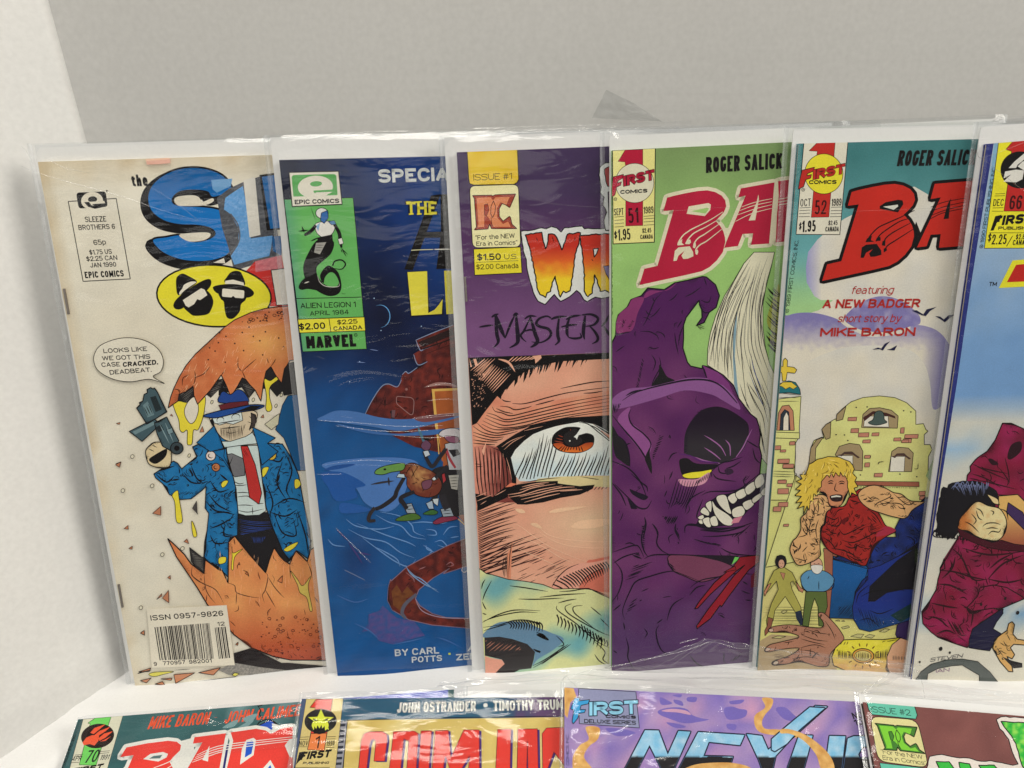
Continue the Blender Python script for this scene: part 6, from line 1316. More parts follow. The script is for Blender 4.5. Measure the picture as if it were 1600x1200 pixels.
for x, y, w_, h_ in ((552,808,52,20),(570,875,46,24),(615,900,62,24),(695,900,42,18),(640,942,46,18),(865,870,22,32),(890,910,80,22),(825,930,42,18),(880,936,50,22),(655,1038,32,12),(655,1082,26,20),(712,1142,44,18),(112,978,40,22),(205,952,32,20),(136,1060,64,22),(168,1090,60,22),(136,1180,44,20)): brick(x, y, w_, h_)
for x, y in ((600,748),(665,745),(882,768),(925,775),(480,910),(530,912),(550,945),(625,1150),(860,1145),(960,1160),(465,1050)): p.poly(ell(x, y, 5, 4, 0, 8), stk)
p.lines([[(765,1068),(735,1075),(730,1088)],[(970,1080),(965,1112),(945,1112)]], 3)
p.v('C5'); p.poly([(780,290),(1250,295),(1250,330),(780,320)], (146,86,66), ow=4); p.hatch([(790,325),(1240,335),(1230,345),(790,335)], 90, 14, 4)
p.poly([(1300,250),(1360,110),(1400,130),(1370,330),(1330,290)], (136,160,110), sm=False)
for x, y, w_, h_ in ((180,30,55,28),(232,60,40,16),(213,128,85,30),(250,165,80,28),(213,283,64,24),(280,308,40,22),(213,345,80,38),(218,445,70,32),(180,478,58,34),(850,100,42,22),(852,155,36,30),(922,232,60,26),(255,606,38,16),(1250,365,46,30),(1255,400,40,26),(1122,-12,52,18)): brick(x, y, w_, h_, 3.5)
p.lines([[(165,215),(340,222)],[(165,235),(342,243)],[(165,252),(330,258)],[(340,-20),(342,120),(330,215),(350,240),(335,300),(332,345)],[(950,165),(960,150),(990,148)],[(1240,165),(1240,195),(1215,200)]], 4)
# doorway, ground
p.part('ground_illustration')
p.poly([(548,800),(590,775),(900,900),(890,1010),(610,1250),(600,1100),(560,950)], (150,92,70), ow=5); p.poly([(620,840),(900,900),(880,960),(880,1260),(610,1260)], None, g=lambda x, y: mix((20,84,146), (16,70,120), (y - 900) / 60 + .2 * nz(x, y, 10)), cell=6, ow=5); p.hatch([(620,840),(900,900),(800,930),(620,960)], -50, 12, 4, seed=4)
for y in (820,870,930,980,1040,1100,1160): p.line([(556,y),(612,y + 14)], 4)
p.v('C6'); p.poly([(470,40),(490,250),(470,470),(600,480),(720,540),(800,540),(870,520),(960,500),(980,800),(40,800),(60,500)], (198,192,118)); 
p.poly([(470,120),(690,180),(610,470),(468,465)], None, g=lambda x, y: mix((20,84,146), (14,64,110), (y - 900) / 60 + .2 * nz(x, y, 10)), cell=6, ow=4)
p.hatch([(80,400),(480,400),(470,510),(75,500)], 0, 9, 2.5, seed=3, jit=.3); p.hatch([(520,400),(605,380),(600,465),(510,465)], -50, 9, 4, seed=4); p.poly([(433,60),(487,70),(485,250),(465,470),(440,440),(440,200)], (150,92,70), ow=3)
p.poly([(60,600),(130,560),(550,590),(500,800),(40,800)], (168,146,110)); 
for q in ([(535,520),(575,510),(586,520),(545,530)],[(590,572),(630,558),(668,560),(650,582)],[(672,575),(700,560),(732,568),(712,582)],[(755,545),(790,528),(818,532),(790,548)],[(500,482),(520,476),(530,484)],[(535,484),(550,478),(556,486)],[(185,430),(205,420),(222,425),(200,440)],[(130,582),(165,570),(215,572),(180,584)]): p.poly(q, (178,172,116), ow=3)
p.poly([(850,560),(860,510),(890,470),(930,440),(960,440),(960,600),(860,580)], (52,34,84), sm=False, ow=4)
# plain figures
p.part('figure_illustration')
p.v('C6')
p.poly([(120,240),(145,190),(175,175),(190,160),(215,178),(250,200),(275,250),(300,300),(290,310),(255,250),(240,260),(250,300),(300,400),(310,470),(280,450),(210,340),(150,420),(140,480),(105,520),(100,480),(130,380),(170,300),(160,250),(120,300),(88,335),(90,310)], (160,154,76), sm=False, ow=3.5)
p.poly(ell(185,138,34,40), (22,20,26)); p.poly(ell(188,150,18,26), (196,150,124), ow=2.5); p.lines([[(176,146),(184,148)],[(192,148),(200,146)],[(183,166),(193,166)]], 3); p.poly([(150,140),(160,105),(185,98),(212,108),(218,145),(206,150),(200,125),(175,128),(166,150)], (22,20,26)); p.poly([(85,315),(112,270),(130,262),(105,310),(92,340)], (176,120,92), ow=3); p.poly([(268,250),(300,290),(318,300),(310,318),(288,305)], (176,120,92), ow=3)
p.poly([(268,430),(300,420),(318,500),(300,510),(275,470)], (30,40,60)); p.poly([(110,460),(140,470),(125,530),(92,570),(90,540),(105,510)], (130,80,60), ow=3); p.poly([(180,200),(210,205),(200,245)], (176,120,92), ow=2)
p.poly([(300,230),(330,195),(370,185),(430,190),(470,210),(495,240),(480,280),(440,310),(350,315),(310,280)], (84,134,168), sm=True, ow=4); p.poly([(330,310),(450,312),(455,400),(430,470),(440,515),(405,510),(400,400),(380,350),(360,420),(345,515),(310,510),(320,400)], (84,100,50), ow=4); p.poly(ell(392,155,34,40), (196,150,124), ow=3.5); p.lines([[(374,148),(386,150)],[(398,150),(410,148)],[(390,152),(388,162)]], 3.5); p.poly([(362,160),(425,160),(420,195),(395,210),(368,195)], (206,204,196), sm=True, ow=3)
p.lines([[(300,235),(310,290),(345,320)],[(490,240),(490,285),(455,310)],[(405,250),(405,305)],[(340,240),(350,220)]], 5)
p.v('C5')
p.poly([(620,860),(700,800),(860,800),(1000,700),(1080,700),(1070,640),(1120,540),(1200,500),(1290,410),(1420,400),(1400,1250),(760,1250),(780,1100),(830,1020),(900,960),(860,910)], None, g=lambda x, y: mix((26,48,124), (20,30,70), .5 + 1.2 * nz(x, y, 14)), cell=6, sm=False, ow=6); p.ink(8, 1.5, .9, .7, 8, inner=110)
p.poly([(1000,900),(1240,740),(1240,1200),(1140,1250),(860,1200),(870,1130),(930,1040)], (20,18,26)); p.poly([(1170,800),(1240,780),(1240,880),(1180,910)], (30,40,24))
p.v('C6'); p.poly([(690,180),(760,160),(880,100),(960,60),(960,470),(860,500),(700,545),(640,530),(605,470),(600,400),(620,320),(690,240)], None, g=lambda x, y: mix((24,44,120), (16,60,110), (y - 950) / 30), cell=6, ow=4); p.poly([(700,280),(860,130),(960,60),(960,300),(900,300),(800,320),(730,370),(690,370)], (20,18,26)); p.poly([(820,450),(940,380),(950,450),(880,490)], (20,50,54)); p.hatch([(620,400),(700,420),(800,500),(700,540)], 70, 12, 4, seed=4)
p.lines([[(650,340),(720,310),(860,300),(910,310)],[(640,480),(700,470),(760,520)],[(700,420),(760,440),(840,410)],[(620,380),(640,320),(700,270)]], 6)
p.v('C5')
rs = [(560,500),(620,480),(700,470),(740,400),(790,360),(830,350),(870,440),(950,520),(1000,610),(1050,640),(1075,660),(1000,700),(930,760),(880,860),(850,910),(780,890),(700,850),(620,820),(560,770),(525,700),(540,620),(550,560)]
p.poly(rs, None, g=lambda x, y: mix((156,38,32), (140,32,30), .5 + nz(x, y, 12)), cell=6, sm=True, ow=7); p.ink(8, 1.5, .9, .7, 5, (50,8,10), .5, inner=110)
p.poly([(930,690),(1000,620),(1075,645),(1050,670),(980,690)], (150,40,60), sm=True)
p.lines([[(560,540),(620,570),(660,550)],[(570,600),(640,620),(680,590)],[(660,600),(720,580),(730,550)],[(660,640),(700,680),(790,640),(870,600)],[(540,700),(600,740),(640,800)],[(680,720),(760,740),(860,700),(960,650)],[(600,780),(700,800),(800,850)],[(700,760),(760,780),(830,740)],[(640,520),(660,500),(700,490)],[(770,460),(820,440)],[(880,500),(930,540),(980,620)],[(720,830),(800,870),(850,860)],[(560,640),(590,650)],[(900,560),(940,600)]], 8)
p.poly([(660,590),(700,560),(735,545),(700,610)], (90,14,18)); p.hatch([(870,600),(960,590),(1000,640),(900,680)], -25, 16, 5, (90,20,20), seed=4); p.hatch([(600,520),(640,510),(640,560),(610,570)], 60, 11, 5, (90,20,20), seed=5)
sk = (202,158,108)
p.poly([(800,385),(840,340),(920,318),(1000,340),(1060,372),(1120,385),(1180,430),(1260,440),(1290,440),(1200,500),(1150,560),(1060,550),(960,520),(880,490),(820,440)], sk, sm=True, ow=7); p.ink(7, 1.5, .9, .7, 6, inner=34)
p.poly([(380,560),(420,520),(450,430),(500,390),(560,395),(600,440),(600,490),(570,520),(560,600),(530,640),(520,760),(520,840),(440,890),(360,905),(320,850),(300,790),(320,730),(350,700),(380,640)], sk, sm=True, ow=7); p.ink(7, 1.5, .9, .7, 7, inner=60)
p.lines([[(1010,370),(1040,400),(940,450),(920,480)],[(1060,380),(1160,460),(1220,445)],[(940,465),(1020,450),(1120,460),(1150,530)],[(870,400),(905,430)],[(470,440),(480,500),(460,560)],[(500,430),(510,480),(500,540)],[(540,420),(545,470)],[(450,440),(480,420),(520,415)],[(460,580),(440,640),(450,700)],[(510,570),(490,640),(500,720)],[(360,700),(420,680),(430,620)],[(330,850),(400,870),(430,860)],[(390,810),(430,765)],[(480,700),(510,760)],[(400,560),(420,600)],[(560,440),(590,450)],[(560,470),(596,476)],[(450,760),(490,740)]], 7)
# plain head and hair
p.poly([(500,350),(520,260),(600,230),(700,240),(730,330),(700,430),(650,480),(590,470),(570,400)], (190,128,92), sm=True, ow=6); p.ink(7, 1.4, .9, .8, 9); p.lines([[(575,298),(600,285),(622,292)],[(655,298),(680,288),(705,298)],[(640,300),(628,350),(655,365)]], 7); p.lines([[(580,308),(600,302),(618,308)],[(660,310),(680,304),(700,310)]], 9); p.poly([(592,398),(640,385),(684,392),(680,430),(640,440),(604,430)], (40,26,28), sm=True); p.poly([(602,400),(640,392),(674,398),(672,406),(640,404),(604,410)], (208,204,190))
hair = [(430,200),(440,165),(470,150),(500,128),(540,120),(580,108),(620,110),(660,112),(700,130),(740,145),(760,170),(772,200),(760,230),(790,262),(775,290),(800,330),(770,340),(795,395),(752,372),(745,410),(722,330),(724,290),(712,262),(700,240),(690,256),(670,222),(664,254),(650,245),(634,224),(620,262),(604,226),(590,262),(574,240),(556,262),(530,290),(530,330),(505,350),(500,400),(475,380),(470,440),(450,430),(440,505),(425,470),(398,535),(405,470),(352,492),(390,440),(340,450),(385,400),(335,395),(378,355),(340,350),(385,310),(345,290),(390,272),(372,240),(412,240)]
p.poly(hair, (204,176,66), ow=6); rnd = random.Random(4); p.z += 1
for i in range(60):
    x = rnd.uniform(400,750); y = rnd.uniform(130,240) if x > 520 else rnd.uniform(200,440); a = math.atan2(y - 180, x - 600) + 1.57 + rnd.uniform(-.3,.3); l = rnd.uniform(20,60)
    if x < 560: a = 2.0 + rnd.uniform(-.4,.4)
    p.line([(x,y),(x + math.cos(a) * l * .5 + 4,y + abs(math.sin(a)) * l * .5),(x + math.cos(a) * l,y + abs(math.sin(a)) * l)], 4.5, (110,84,26) if i % 3 else (232,212,120), .2, .1, layer=False)
# big hand and cuff in front
p.v('C6'); br = (162,114,92)
p.poly([(400,445),(420,432),(445,445),(490,490),(530,540),(550,590),(500,640),(470,680),(460,740),(400,745),(300,720),(200,735),(140,738),(135,720),(170,705),(240,680),(290,640),(200,645),(110,662),(90,650),(120,620),(200,600),(290,575),(230,550),(140,548),(112,540),(130,518),(200,505),(260,505),(330,515),(420,520),(430,490)], br, sm=True, ow=4.5); p.ink(6, 1.5, .8, .7, 5, (50,26,20), .3, inner=40)
p.lines([[(300,560),(380,590),(460,600)],[(290,640),(380,620),(450,640)],[(300,585),(370,605),(440,620)],[(440,480),(480,540),(500,590)],[(330,530),(400,550),(470,560)],[(200,610),(260,600)],[(190,515),(200,525)],[(230,512),(240,525)],[(250,700),(330,690),(400,700)],[(310,650),(370,660),(420,690)],[(200,700),(240,690)]], 4.5); p.poly(ell(128,536,14,10), (190,160,140), ow=3); p.poly(ell(108,648,16,9,-20), (190,160,140), ow=3); p.poly(ell(155,725,16,10,-20), (190,170,150), ow=3); p.hatch([(130,680),(200,670),(210,700),(150,710)], -10, 8, 2.5, (110,90,70), seed=3)
def cuff(x, y): return mix(mix((210,200,60), (206,160,90), (y - 1015) / 25), (226,214,110), .5 * nz(x, y, 9))
p.poly([(500,640),(550,592),(640,588),(780,590),(880,578),(830,620),(800,690),(800,760),(822,800),(700,790),(560,770),(490,740),(480,690)], None, g=cuff, cell=4, ow=5); p.ink(5, 1.5, .7, .5, 5, (90,60,20), .1); p.poly([(830,620),(880,580),(940,600),(960,620),(960,800),(822,800),(802,750),(800,690)], (206,158,124), ow=4)
p.poly(ell(662,684,62,42,3), (190,140,60), ow=5); p.poly(ell(662,684,48,30,3), (206,190,110), ow=3); p.hatch(ell(662,684,46,28,3), 90, 8, 4, seed=3); p.hatch([(510,645),(600,665),(605,705),(515,700)], 90, 7, 4, seed=5); p.hatch([(722,665),(805,640),(800,710),(725,705)], 90, 7, 4, seed=6); p.hatch([(830,680),(950,690),(950,710),(830,712)], 90, 8, 3, seed=6)
for i in range(12):
    a = math.radians(-160 + i * 28); p.line([(662 + 78 * math.cos(a), 684 + 56 * math.sin(a)),(662 + 98 * math.cos(a), 684 + 74 * math.sin(a))], 7, (100,70,30), .6, .6)
p.lines([[(540,600),(530,620)],[(560,600),(548,622)],[(575,600),(566,620)],[(770,605),(790,598)],[(800,602),(860,590)],[(200,770),(260,766),(300,775)],[(300,775),(370,768),(430,778)]], 4)
p.flush()
p.build_bag(*p.bag_px, seed=5, amp=.00038)
p.crease('C3', [(0,637),(500,630),(1000,612),(1330,606)], .6, name='bag_flap_edge')
C5_ = p
# ================================================================== comic 6: pale blue cover, man in maroon suit
p = row1('bagged comic at the right edge with dark blue spine and man in maroon suit', (1542,225), (1422.7,1064), (1600,220), (1600,1070.6), (40,48,110),
         [(1538,198),(1416,1062)], [(1526,190),(1412,1061)], 6, yaw=1.5)
def c6(x, y):
    c = mix((150,170,190), (108,146,190), (y - 300) / 250 + .3 * nz(x, y, 40)); c = mix(c, (190,190,180), (y - 620) / 40)
    c = mix(c, (140,172,198), max(0, 1 - abs(y - 705) / 35) * (.6 + nz(x, y, 30))); c = mix(c, (206,200,184), max(0, 1 - abs(y - 800) / 70) * .8)
    c = mix(c, (204,200,186), max(0, (y - 850) / 60)); c = mix(c, (112,152,184), max(0, 1 - abs(y - 960) / 35) * (.7 + .8 * nz(x, y, 25)))
    return c
p.cover_fill(c6)
p.part('spine_band'); p.v('P')
p.poly([(1535,215),(1553,222),(1537,320),(1518,440),(1495,600),(1479,700),(1447,900),(1432,1000),(1424,1066),(1405,1066),(1425,900)], None, g=lambda x, y: mix((38,46,112), (110,114,150), max(0, nz(x, y, 5, 4) - .3) + (y > 1000) * .2), cell=4)
p.v('D7'); p.poly([(296,160),(325,158),(240,830),(210,820),(262,430)], (120,160,186))
p.part('corner_box')
p.poly([(322,160),(620,150),(600,830),(232,832)], (216,208,44), ow=4)
r6 = (176,36,34); p.poly([(412,162),(600,150),(580,600),(354,600),(378,430),(402,226),(366,214)], r6, ow=3)
p.poly(ell(455,342,122,116), K); p.poly([(384,330),(420,290),(480,240),(560,230),(560,250),(490,270),(440,310),(430,330)], (206,204,196)); p.poly([(352,395),(362,352),(430,340),(480,345),(470,400),(430,420),(350,415),(400,370)], (206,204,196)); p.poly([(440,320),(470,290),(560,262),(560,300),(480,345)], (206,204,196))
p.text('DEC', (286,568), (350,566), 42, sw=.12, gap=.1); p.text('66', (384,590), (462,588), 88, col=(60,10,12), sw=.14, gap=.05)
p.lines([[(300,492),(362,490)],[(296,505),(360,503)],[(284,580),(352,578)],[(280,600),(350,600)]], 3, K, 1, 1); p.line([(262,735),(600,735)], 3, K, 1, 1)
p.text('FIRST', (288,692), (530,672), 60, sw=.28, gap=.0, ital=.15); p.poly([(270,722),(300,632),(340,622),(332,650),(310,672),(290,720)], K); p.text('PUBLISHING', (318,716), (560,714), 20, sw=.24, gap=.02)
p.text('$', (252,790), (272,790), 50, sw=.12); p.text('2.25', (276,808), (368,806), 62, sw=.13); p.line([(370,820),(408,755)], 4, K, 1, 1); p.text('$2.80', (428,776), (500,774), 32, sw=.14); p.text('CANADA', (408,812), (520,810), 32, sw=.16)
p.part('copyright_line'); p.text('© 1990 FIRST PUBLISHING, INC.', (222,832), (304,322), 22, sw=.13)
p.part('badge_title'); p.text('TM', (260,1068), (308,1068), 26, sw=.18)
p.poly([(408,908),(700,880),(700,1060),(322,1080)], (212,206,44)); p.poly([(430,935),(700,908),(700,1030),(372,1044)], (176,34,30))
p.part('figure_illustration'); p.v('C7'); mar = (120,22,48)
def maroon(x, y): return mix(mix((116,20,46), (142,32,78), .5 + .9 * nz(x, y, 30, 3)), (80,20,38), max(0, nz(x, y, 26, 9)) * .8)
p.poly([(665,245),(720,245),(830,295),(900,400),(900,1300),(430,1500),(280,1300),(275,1150),(300,1100),(370,1000),(400,960),(560,980),(440,620),(445,570),(465,545),(462,515),(490,480),(510,460),(570,420),(620,350)], None, g=maroon, cell=5, ow=7); p.ink(10, 1.6, 1.0, .6, 4, (36,8,18), .6, inner=90)
p.v('P'); leg = Z('C7', (280,1150),(300,1090)) + Z('C6', (1140,180),(1115,190),(1100,240),(1090,300),(1050,370),(1005,430),(1012,500),(1060,550),(1100,580),(1180,610),(1270,640),(1300,600),(1330,520),(1430,460),(1480,415),(1420,410),(1290,430),(1265,410),(1330,340),(1345,290),(1420,275),(1500,290),(1600,350),(1700,360),(1700,-100),(1250,-60))
p.poly(leg, None, g=maroon, cell=5, ow=1.6); p.ink(11, 1.6, 1.0, .6, 5, (36,8,18), .6, inner=120)
p.v('C6'); p.poly([(1280,595),(1300,530),(1400,460),(1475,412),(1478,440),(1440,490),(1420,530),(1470,560),(1420,620),(1400,658),(1340,650),(1280,640)], (30,28,56), ow=5)
p.poly([(1415,640),(1430,590),(1470,560),(1500,540),(1510,500),(1530,488),(1545,505),(1535,560),(1560,590),(1620,600),(1620,625),(1540,620),(1520,640),(1545,680),(1530,705),(1500,690),(1530,750),(1535,780),(1510,778),(1460,720)], (200,158,96), ow=6); p.ink(7, 1.5, .9, .7, 6, inner=12)
p.lines([[(1480,600),(1500,640)],[(1440,640),(1480,690)],[(1500,560),(1520,600)],[(1460,610),(1490,630)]], 5); p.poly([(1470,690),(1530,715),(1590,730),(1590,755),(1540,760)], (40,38,40))
p.lines([[(1180,60),(1240,120),(1300,240),(1390,240)],[(1110,190),(1200,200),(1300,230),(1385,245)],[(1390,240),(1480,150),(1600,100)],[(1390,240),(1500,260),(1600,240)],[(1100,270),(1180,280),(1270,330)],[(1060,380),(1150,400),(1220,410)],[(1040,460),(1100,470),(1160,520)],[(1090,560),(1150,540),(1200,560)],[(1260,400),(1300,440),(1290,520)],[(1200,110),(1180,180),(1120,240)],[(1400,180),(1460,130),(1540,90)],[(1240,60),(1400,100),(1600,80)]], 11, (44,14,24))
p.hatch([(1150,470),(1220,500),(1260,580),(1200,560)], 60, 12, 8, (44,14,24), seed=3)
p.v('C7'); p.poly([(575,470),(600,468),(640,500),(600,505)], (40,14,24), sm=True); p.poly([(720,380),(780,360),(780,420),(720,470),(695,455)], (40,14,24), sm=True)
p.lines([[(480,500),(560,540),(700,600)],[(520,520),(600,540),(700,560)],[(640,520),(700,600),(690,640)],[(470,560),(560,590),(660,650)],[(500,600),(600,620),(760,660)],[(620,690),(720,700),(800,720)],[(460,590),(520,600)],[(680,460),(700,540),(710,620)]], 8, (44,14,24))
p.poly([(600,720),(780,700),(820,800),(820,900),(760,840),(700,760)], (44,30,70))
# plain head: dark tousled hair, face turned down
p.poly([(640,700),(760,690),(830,760),(830,1030),(640,980)], None, g=lambda x, y: mix((206,166,98), (150,84,60), (y - 800) / 50), cell=4, ow=6)
p.poly([(700,740),(790,800),(830,880),(830,940),(740,850),(690,800)], (60,40,84), ow=5)
hr = [(285,655),(296,640),(318,652),(330,625),(372,612),(440,603),(500,606),(560,625),(610,650),(640,690),(632,720),(650,760),(622,745),(618,790),(596,760),(585,800),(560,775),(520,745),(480,760),(440,800),(420,850),(400,880),(390,930),(360,968),(345,955),(322,972),(310,955),(286,966),(280,945),(250,950),(256,930),(234,922),(256,900),(250,850),(262,760),(275,700)]
p.poly(rough(hr, 4, 18, 3), (20,18,24)); 
for i in range(12): p.line([(240 + i * 18, 912 + i * 4),(232 + i * 19, 945 + i * 3),(262 + i * 17, 962)], 7, K, 1, .1)
for i in range(22): p.line([(345 + i * 11, 655 + 10 * math.sin(i * 2)),(366 + i * 10, 622 + 14 * math.cos(i * 2)),(400 + i * 8, 676 - 24 * math.sin(i * 1.3))], 4, (112,122,160), .1, .1, layer=(i == 0))
p.poly([(400,840),(440,780),(480,745),(520,735),(575,760),(640,775),(672,810),(690,860),(684,920),(650,968),(600,985),(550,972),(500,950),(440,925),(385,900)], None, g=lambda x, y: mix((212,198,148), (176,106,52), max(0, (1529 - x) / 22) + .4 * max(0, nz(x, y, 7))), cell=3, sm=True, ow=6); p.ink(7, 1.4, .9, .8, 9)
p.lines([[(500,775),(530,792),(548,830)],[(500,790),(515,835),(540,850)],[(540,890),(570,870),(620,868),(655,880)],[(560,905),(600,898),(640,905)],[(575,940),(600,920),(640,925),(655,905)],[(470,810),(500,850),(480,880)],[(655,780),(690,800),(700,850)],[(430,860),(470,880),(520,930)],[(590,790),(610,800),(600,820)]], 7)
p.poly([(570,690),(600,700),(635,720),(640,750),(610,745),(590,720)], (212,190,140), sm=True, ow=5)
p.poly([(380,900),(440,925),(500,955),(600,990),(660,975),(740,1000),(830,1010),(830,1050),(680,1040),(560,1020),(470,985),(400,950)], (64,14,28), ow=4)
p.part('crater_illustration'); p.v('C6')
p.poly([(960,840),(1000,780),(1060,735),(1150,710),(1240,705),(1330,720),(1400,780),(1440,830),(1480,870),(1340,870),(1340,800),(1290,770),(1240,740),(1180,745),(1100,760),(1040,790),(1030,870),(950,870)], (84,90,88), sm=False, ow=4)
p.part('signature'); p.text('STEVEN', (1052,722), (1240,696), 22, col=(40,36,50), sw=.13, ital=.3); p.text('IAN', (1088,785), (1165,778), 22, col=(110,50,110), sw=.12, gap=.2)
for x, y, a in ((1350,388,8),(1490,353,8),(1562,436,11),(1530,382,6),(1115,646,12),(1168,668,7),(993,722,6)): p.part('flying_stone'); p.poly(ell(x, y, a * .8, a, 20, 10), (30,27,30), ow=2)
p.flush()
p.build_bag(*p.bag_px, seed=6)
p.crease('D7', [(190,270),(260,250),(380,205),(480,165)], 1.1); p.crease('D7', [(190,268),(260,320),(400,430),(480,490)], .8); p.crease('D7', [(170,235),(175,262),(195,272)], 1.0)
C6_ = p
# ================================================================== second row, lying on the slope
def row2(label, LT, LB, TP, spine, board, seed, yaw=2.2, W=0.178):
    p = Page(label, ROW2, LT, LB, TP, None, O2, N2, G2, yaw=yaw, W=W, H=0.262); p.build_block(board or [LT, LB], spine=spine)
    return p
def ext(a, b, k): return (a[0] + (b[0] - a[0]) * k, a[1] + (b[1] - a[1]) * k)
# ---- teal cover, red title
p = row2('bagged comic with teal cover and red white-edged title, leftmost in front', (122,1124), (96,1200), (474,1096), (60,90,92), None, 11)
def c7(x, y): return mix(mix((62,106,108), (52,92,96), .5 + nz(x, y, 40)), (150,176,180), max(0, nz(x, y, 16, 7) * 1.6 - .25) * (x > 300))
p.cover_fill(c7)
p.part('corner_box'); p.v('D1')
p.poly([(160,215),(408,193),(300,560),(60,580)], (214,212,190), ow=2); p.poly([(135,216),(160,214),(20,580),(-40,590)], (56,84,86))
p.poly([(235,208),(335,200),(318,250),(240,505),(135,500),(195,270),(205,243),(188,240)], (112,206,96), ow=3)
p.poly(ell(250,320,104,76,-10), (36,24,22)); og = (232,90,56)
for q in ([(155,362),(180,330),(215,315),(260,315),(255,350),(230,380),(200,370),(165,378)],[(205,300),(230,270),(300,246),(260,280),(225,308)],[(225,318),(262,288),(330,262),(300,290),(250,322)],[(255,335),(290,305),(345,290),(300,330),(262,350)],[(265,355),(300,340),(335,320),(300,350)]): p.poly(q, og)
p.text('70', (162,490), (240,482), 74, sw=.13, ital=.2); p.text('APR', (85,478), (142,474), 30, sw=.12, gap=.2, ital=.2); p.text('1991', (262,470), (316,466), 30, sw=.13, ital=.2)
p.lines([[(108,440),(160,434)],[(104,450),(156,446)],[(80,488),(134,484)],[(268,418),(326,412)],[(264,430),(322,424)]], 3, (60,54,40), 1, 1); p.text('FIRST', (90,560), (275,530), 36, sw=.28, gap=0, ital=.3)
p.part('copyright_line'); p.text('© 1991 FIRST PUBLISHING, INC.', (-30,700), (118,310), 20, sw=.14, col=(20,24,26))
p.part('blue_sky_patch'); p.v('P'); p.poly([(520,1085),(700,1070),(700,1100),(600,1108),(520,1106)], (62,84,196)); p.v('D1')
p.part('author_lettering'); p.text('MIKE BARON', (560,278), (936,246), 74, col=og, sw=.165, gap=.04, ital=.2); p.text('·', (978,225), (1000,223), 40, col=og, sw=.4); p.text('JOHN CALIMEE', (1038,244), (1510,194), 72, col=og, sw=.165, gap=.04, ital=.2)
p.part('burst_illustration'); p.poly([(1255,256),(1310,228),(1330,218),(1375,256),(1400,262),(1340,300)], (30,80,190), ow=6, oc=K); p.lines([[(1250,130),(1268,160),(1262,185),(1280,210)],[(1240,262),(1270,228),(1330,212)],[(1330,212),(1390,260)],[(1250,135),(1285,125)]], 8)
for q in ([(1030,270),(1090,230),(1130,220),(1100,262)],[(1110,280),(1190,230),(1225,226),(1160,280)],[(1160,210),(1250,180),(1200,240)]): p.poly(q, (120,154,158), sm=True)
p.part('badge_title'); rd = (228,66,58); we = (226,226,220)
Bq = [(430,390),(560,365),(680,352),(740,355),(770,375),(765,410),(720,455),(640,500),(560,560),(330,600),(400,520),(470,440),(390,450)]
Aq = [(860,330),(1050,300),(1010,560),(830,560),(960,345) ,(850,520),(780,560),(820,440),(880,360)]
Bq = [(430,392),(560,366),(690,350),(745,356),(772,378),(766,410),(720,455),(700,480),(740,560),(360,620),(440,520),(475,440),(392,452)]
Aq = [(856,328),(1052,303),(1005,560),(900,580),(780,580),(905,360),(846,368)]
Dq = [(1082,298),(1240,275),(1300,285),(1330,305),(1350,300),(1400,272),(1470,262),(1470,560),(1340,560),(1330,470),(1250,560),(1045,580),(1098,350)]
for q in (Bq, Aq, Dq): p.poly(q, we, ow=44, oc=we)
p.poly([(740,360),(850,330),(860,560),(700,560)], we); p.poly([(1340,240),(1420,262),(1345,300)], we)
for q in (Bq, Aq, Dq): p.poly(q, rd)
p.poly([(535,465),(580,432),(660,420),(690,432),(680,455),(630,480)], we); p.poly([(572,462),(600,445),(655,438),(640,460)], (90,116,116)); p.poly([(905,470),(950,380),(940,480)], we); p.poly([(1058,370),(1072,370),(1040,560),(1025,560)], (40,40,110)); p.poly([(1050,300),(1085,300),(1040,580),(1005,580)], None, ow=0)
p.poly([(1152,400),(1180,345),(1225,332),(1240,345),(1225,440),(1140,500)], we); p.poly([(1182,360),(1215,348),(1226,360),(1212,430),(1170,455)], (34,88,200)); p.poly([(1420,380),(1450,340),(1500,330),(1500,460),(1450,450)], we); p.poly([(1290,520),(1330,470),(1370,540),(1330,600),(1280,600)], we); p.poly([(1300,540),(1330,500),(1350,560),(1320,600)], (34,88,200))
p.lines([[(870,440),(1000,385),(1200,355),(1470,325)],[(860,455),(1000,400),(1200,368),(1470,338)],[(850,470),(1000,415),(1210,382),(1470,350)],[(840,485),(990,430),(1040,418)],[(600,520),(700,480),(760,430)],[(620,560),(720,500),(765,450)]], 5, we, .6, .6)
p.flush(); p.build_bag((119,1119), (92,1200), W=.186, seed=11, amp=.0005); R1 = p
# ---- yellow cover
p = row2('bagged comic with yellow cover and tall red title, star badge in its corner', (471.6,1092), (459,1200), (880,1089), (60,76,110), None, 12)
def c8(x, y): return mix(mix((206,178,96), (222,200,120), .5 + 1.2 * nz(x, y, 30)), (236,222,170), max(0, nz(x, y, 60, 3)))
p.cover_fill(c8)
p.part('author_strip'); p.v('D2')
p.poly([(90,105),(1900,85),(1900,205),(358,228),(325,560),(10,560)], None, g=lambda x, y: mix((42,88,116), (96,70,110), (x - 790) / 40 + nz(x, y, 20)), cell=8); 
p.poly([(320,236),(356,232),(330,560),(270,560)], (150,150,160), ow=3)
for i in range(9): p.poly([(316 - i * 6, 248 + i * 30),(348 - i * 3, 246 + i * 30),(346 - i * 3, 260 + i * 30),(313 - i * 6, 262 + i * 30)], (40,46,62))
p.line([(356,228),(900,214),(1600,204)], 4, K, 1, 1); p.line([(358,228),(330,520)], 4, K, 1, 1)
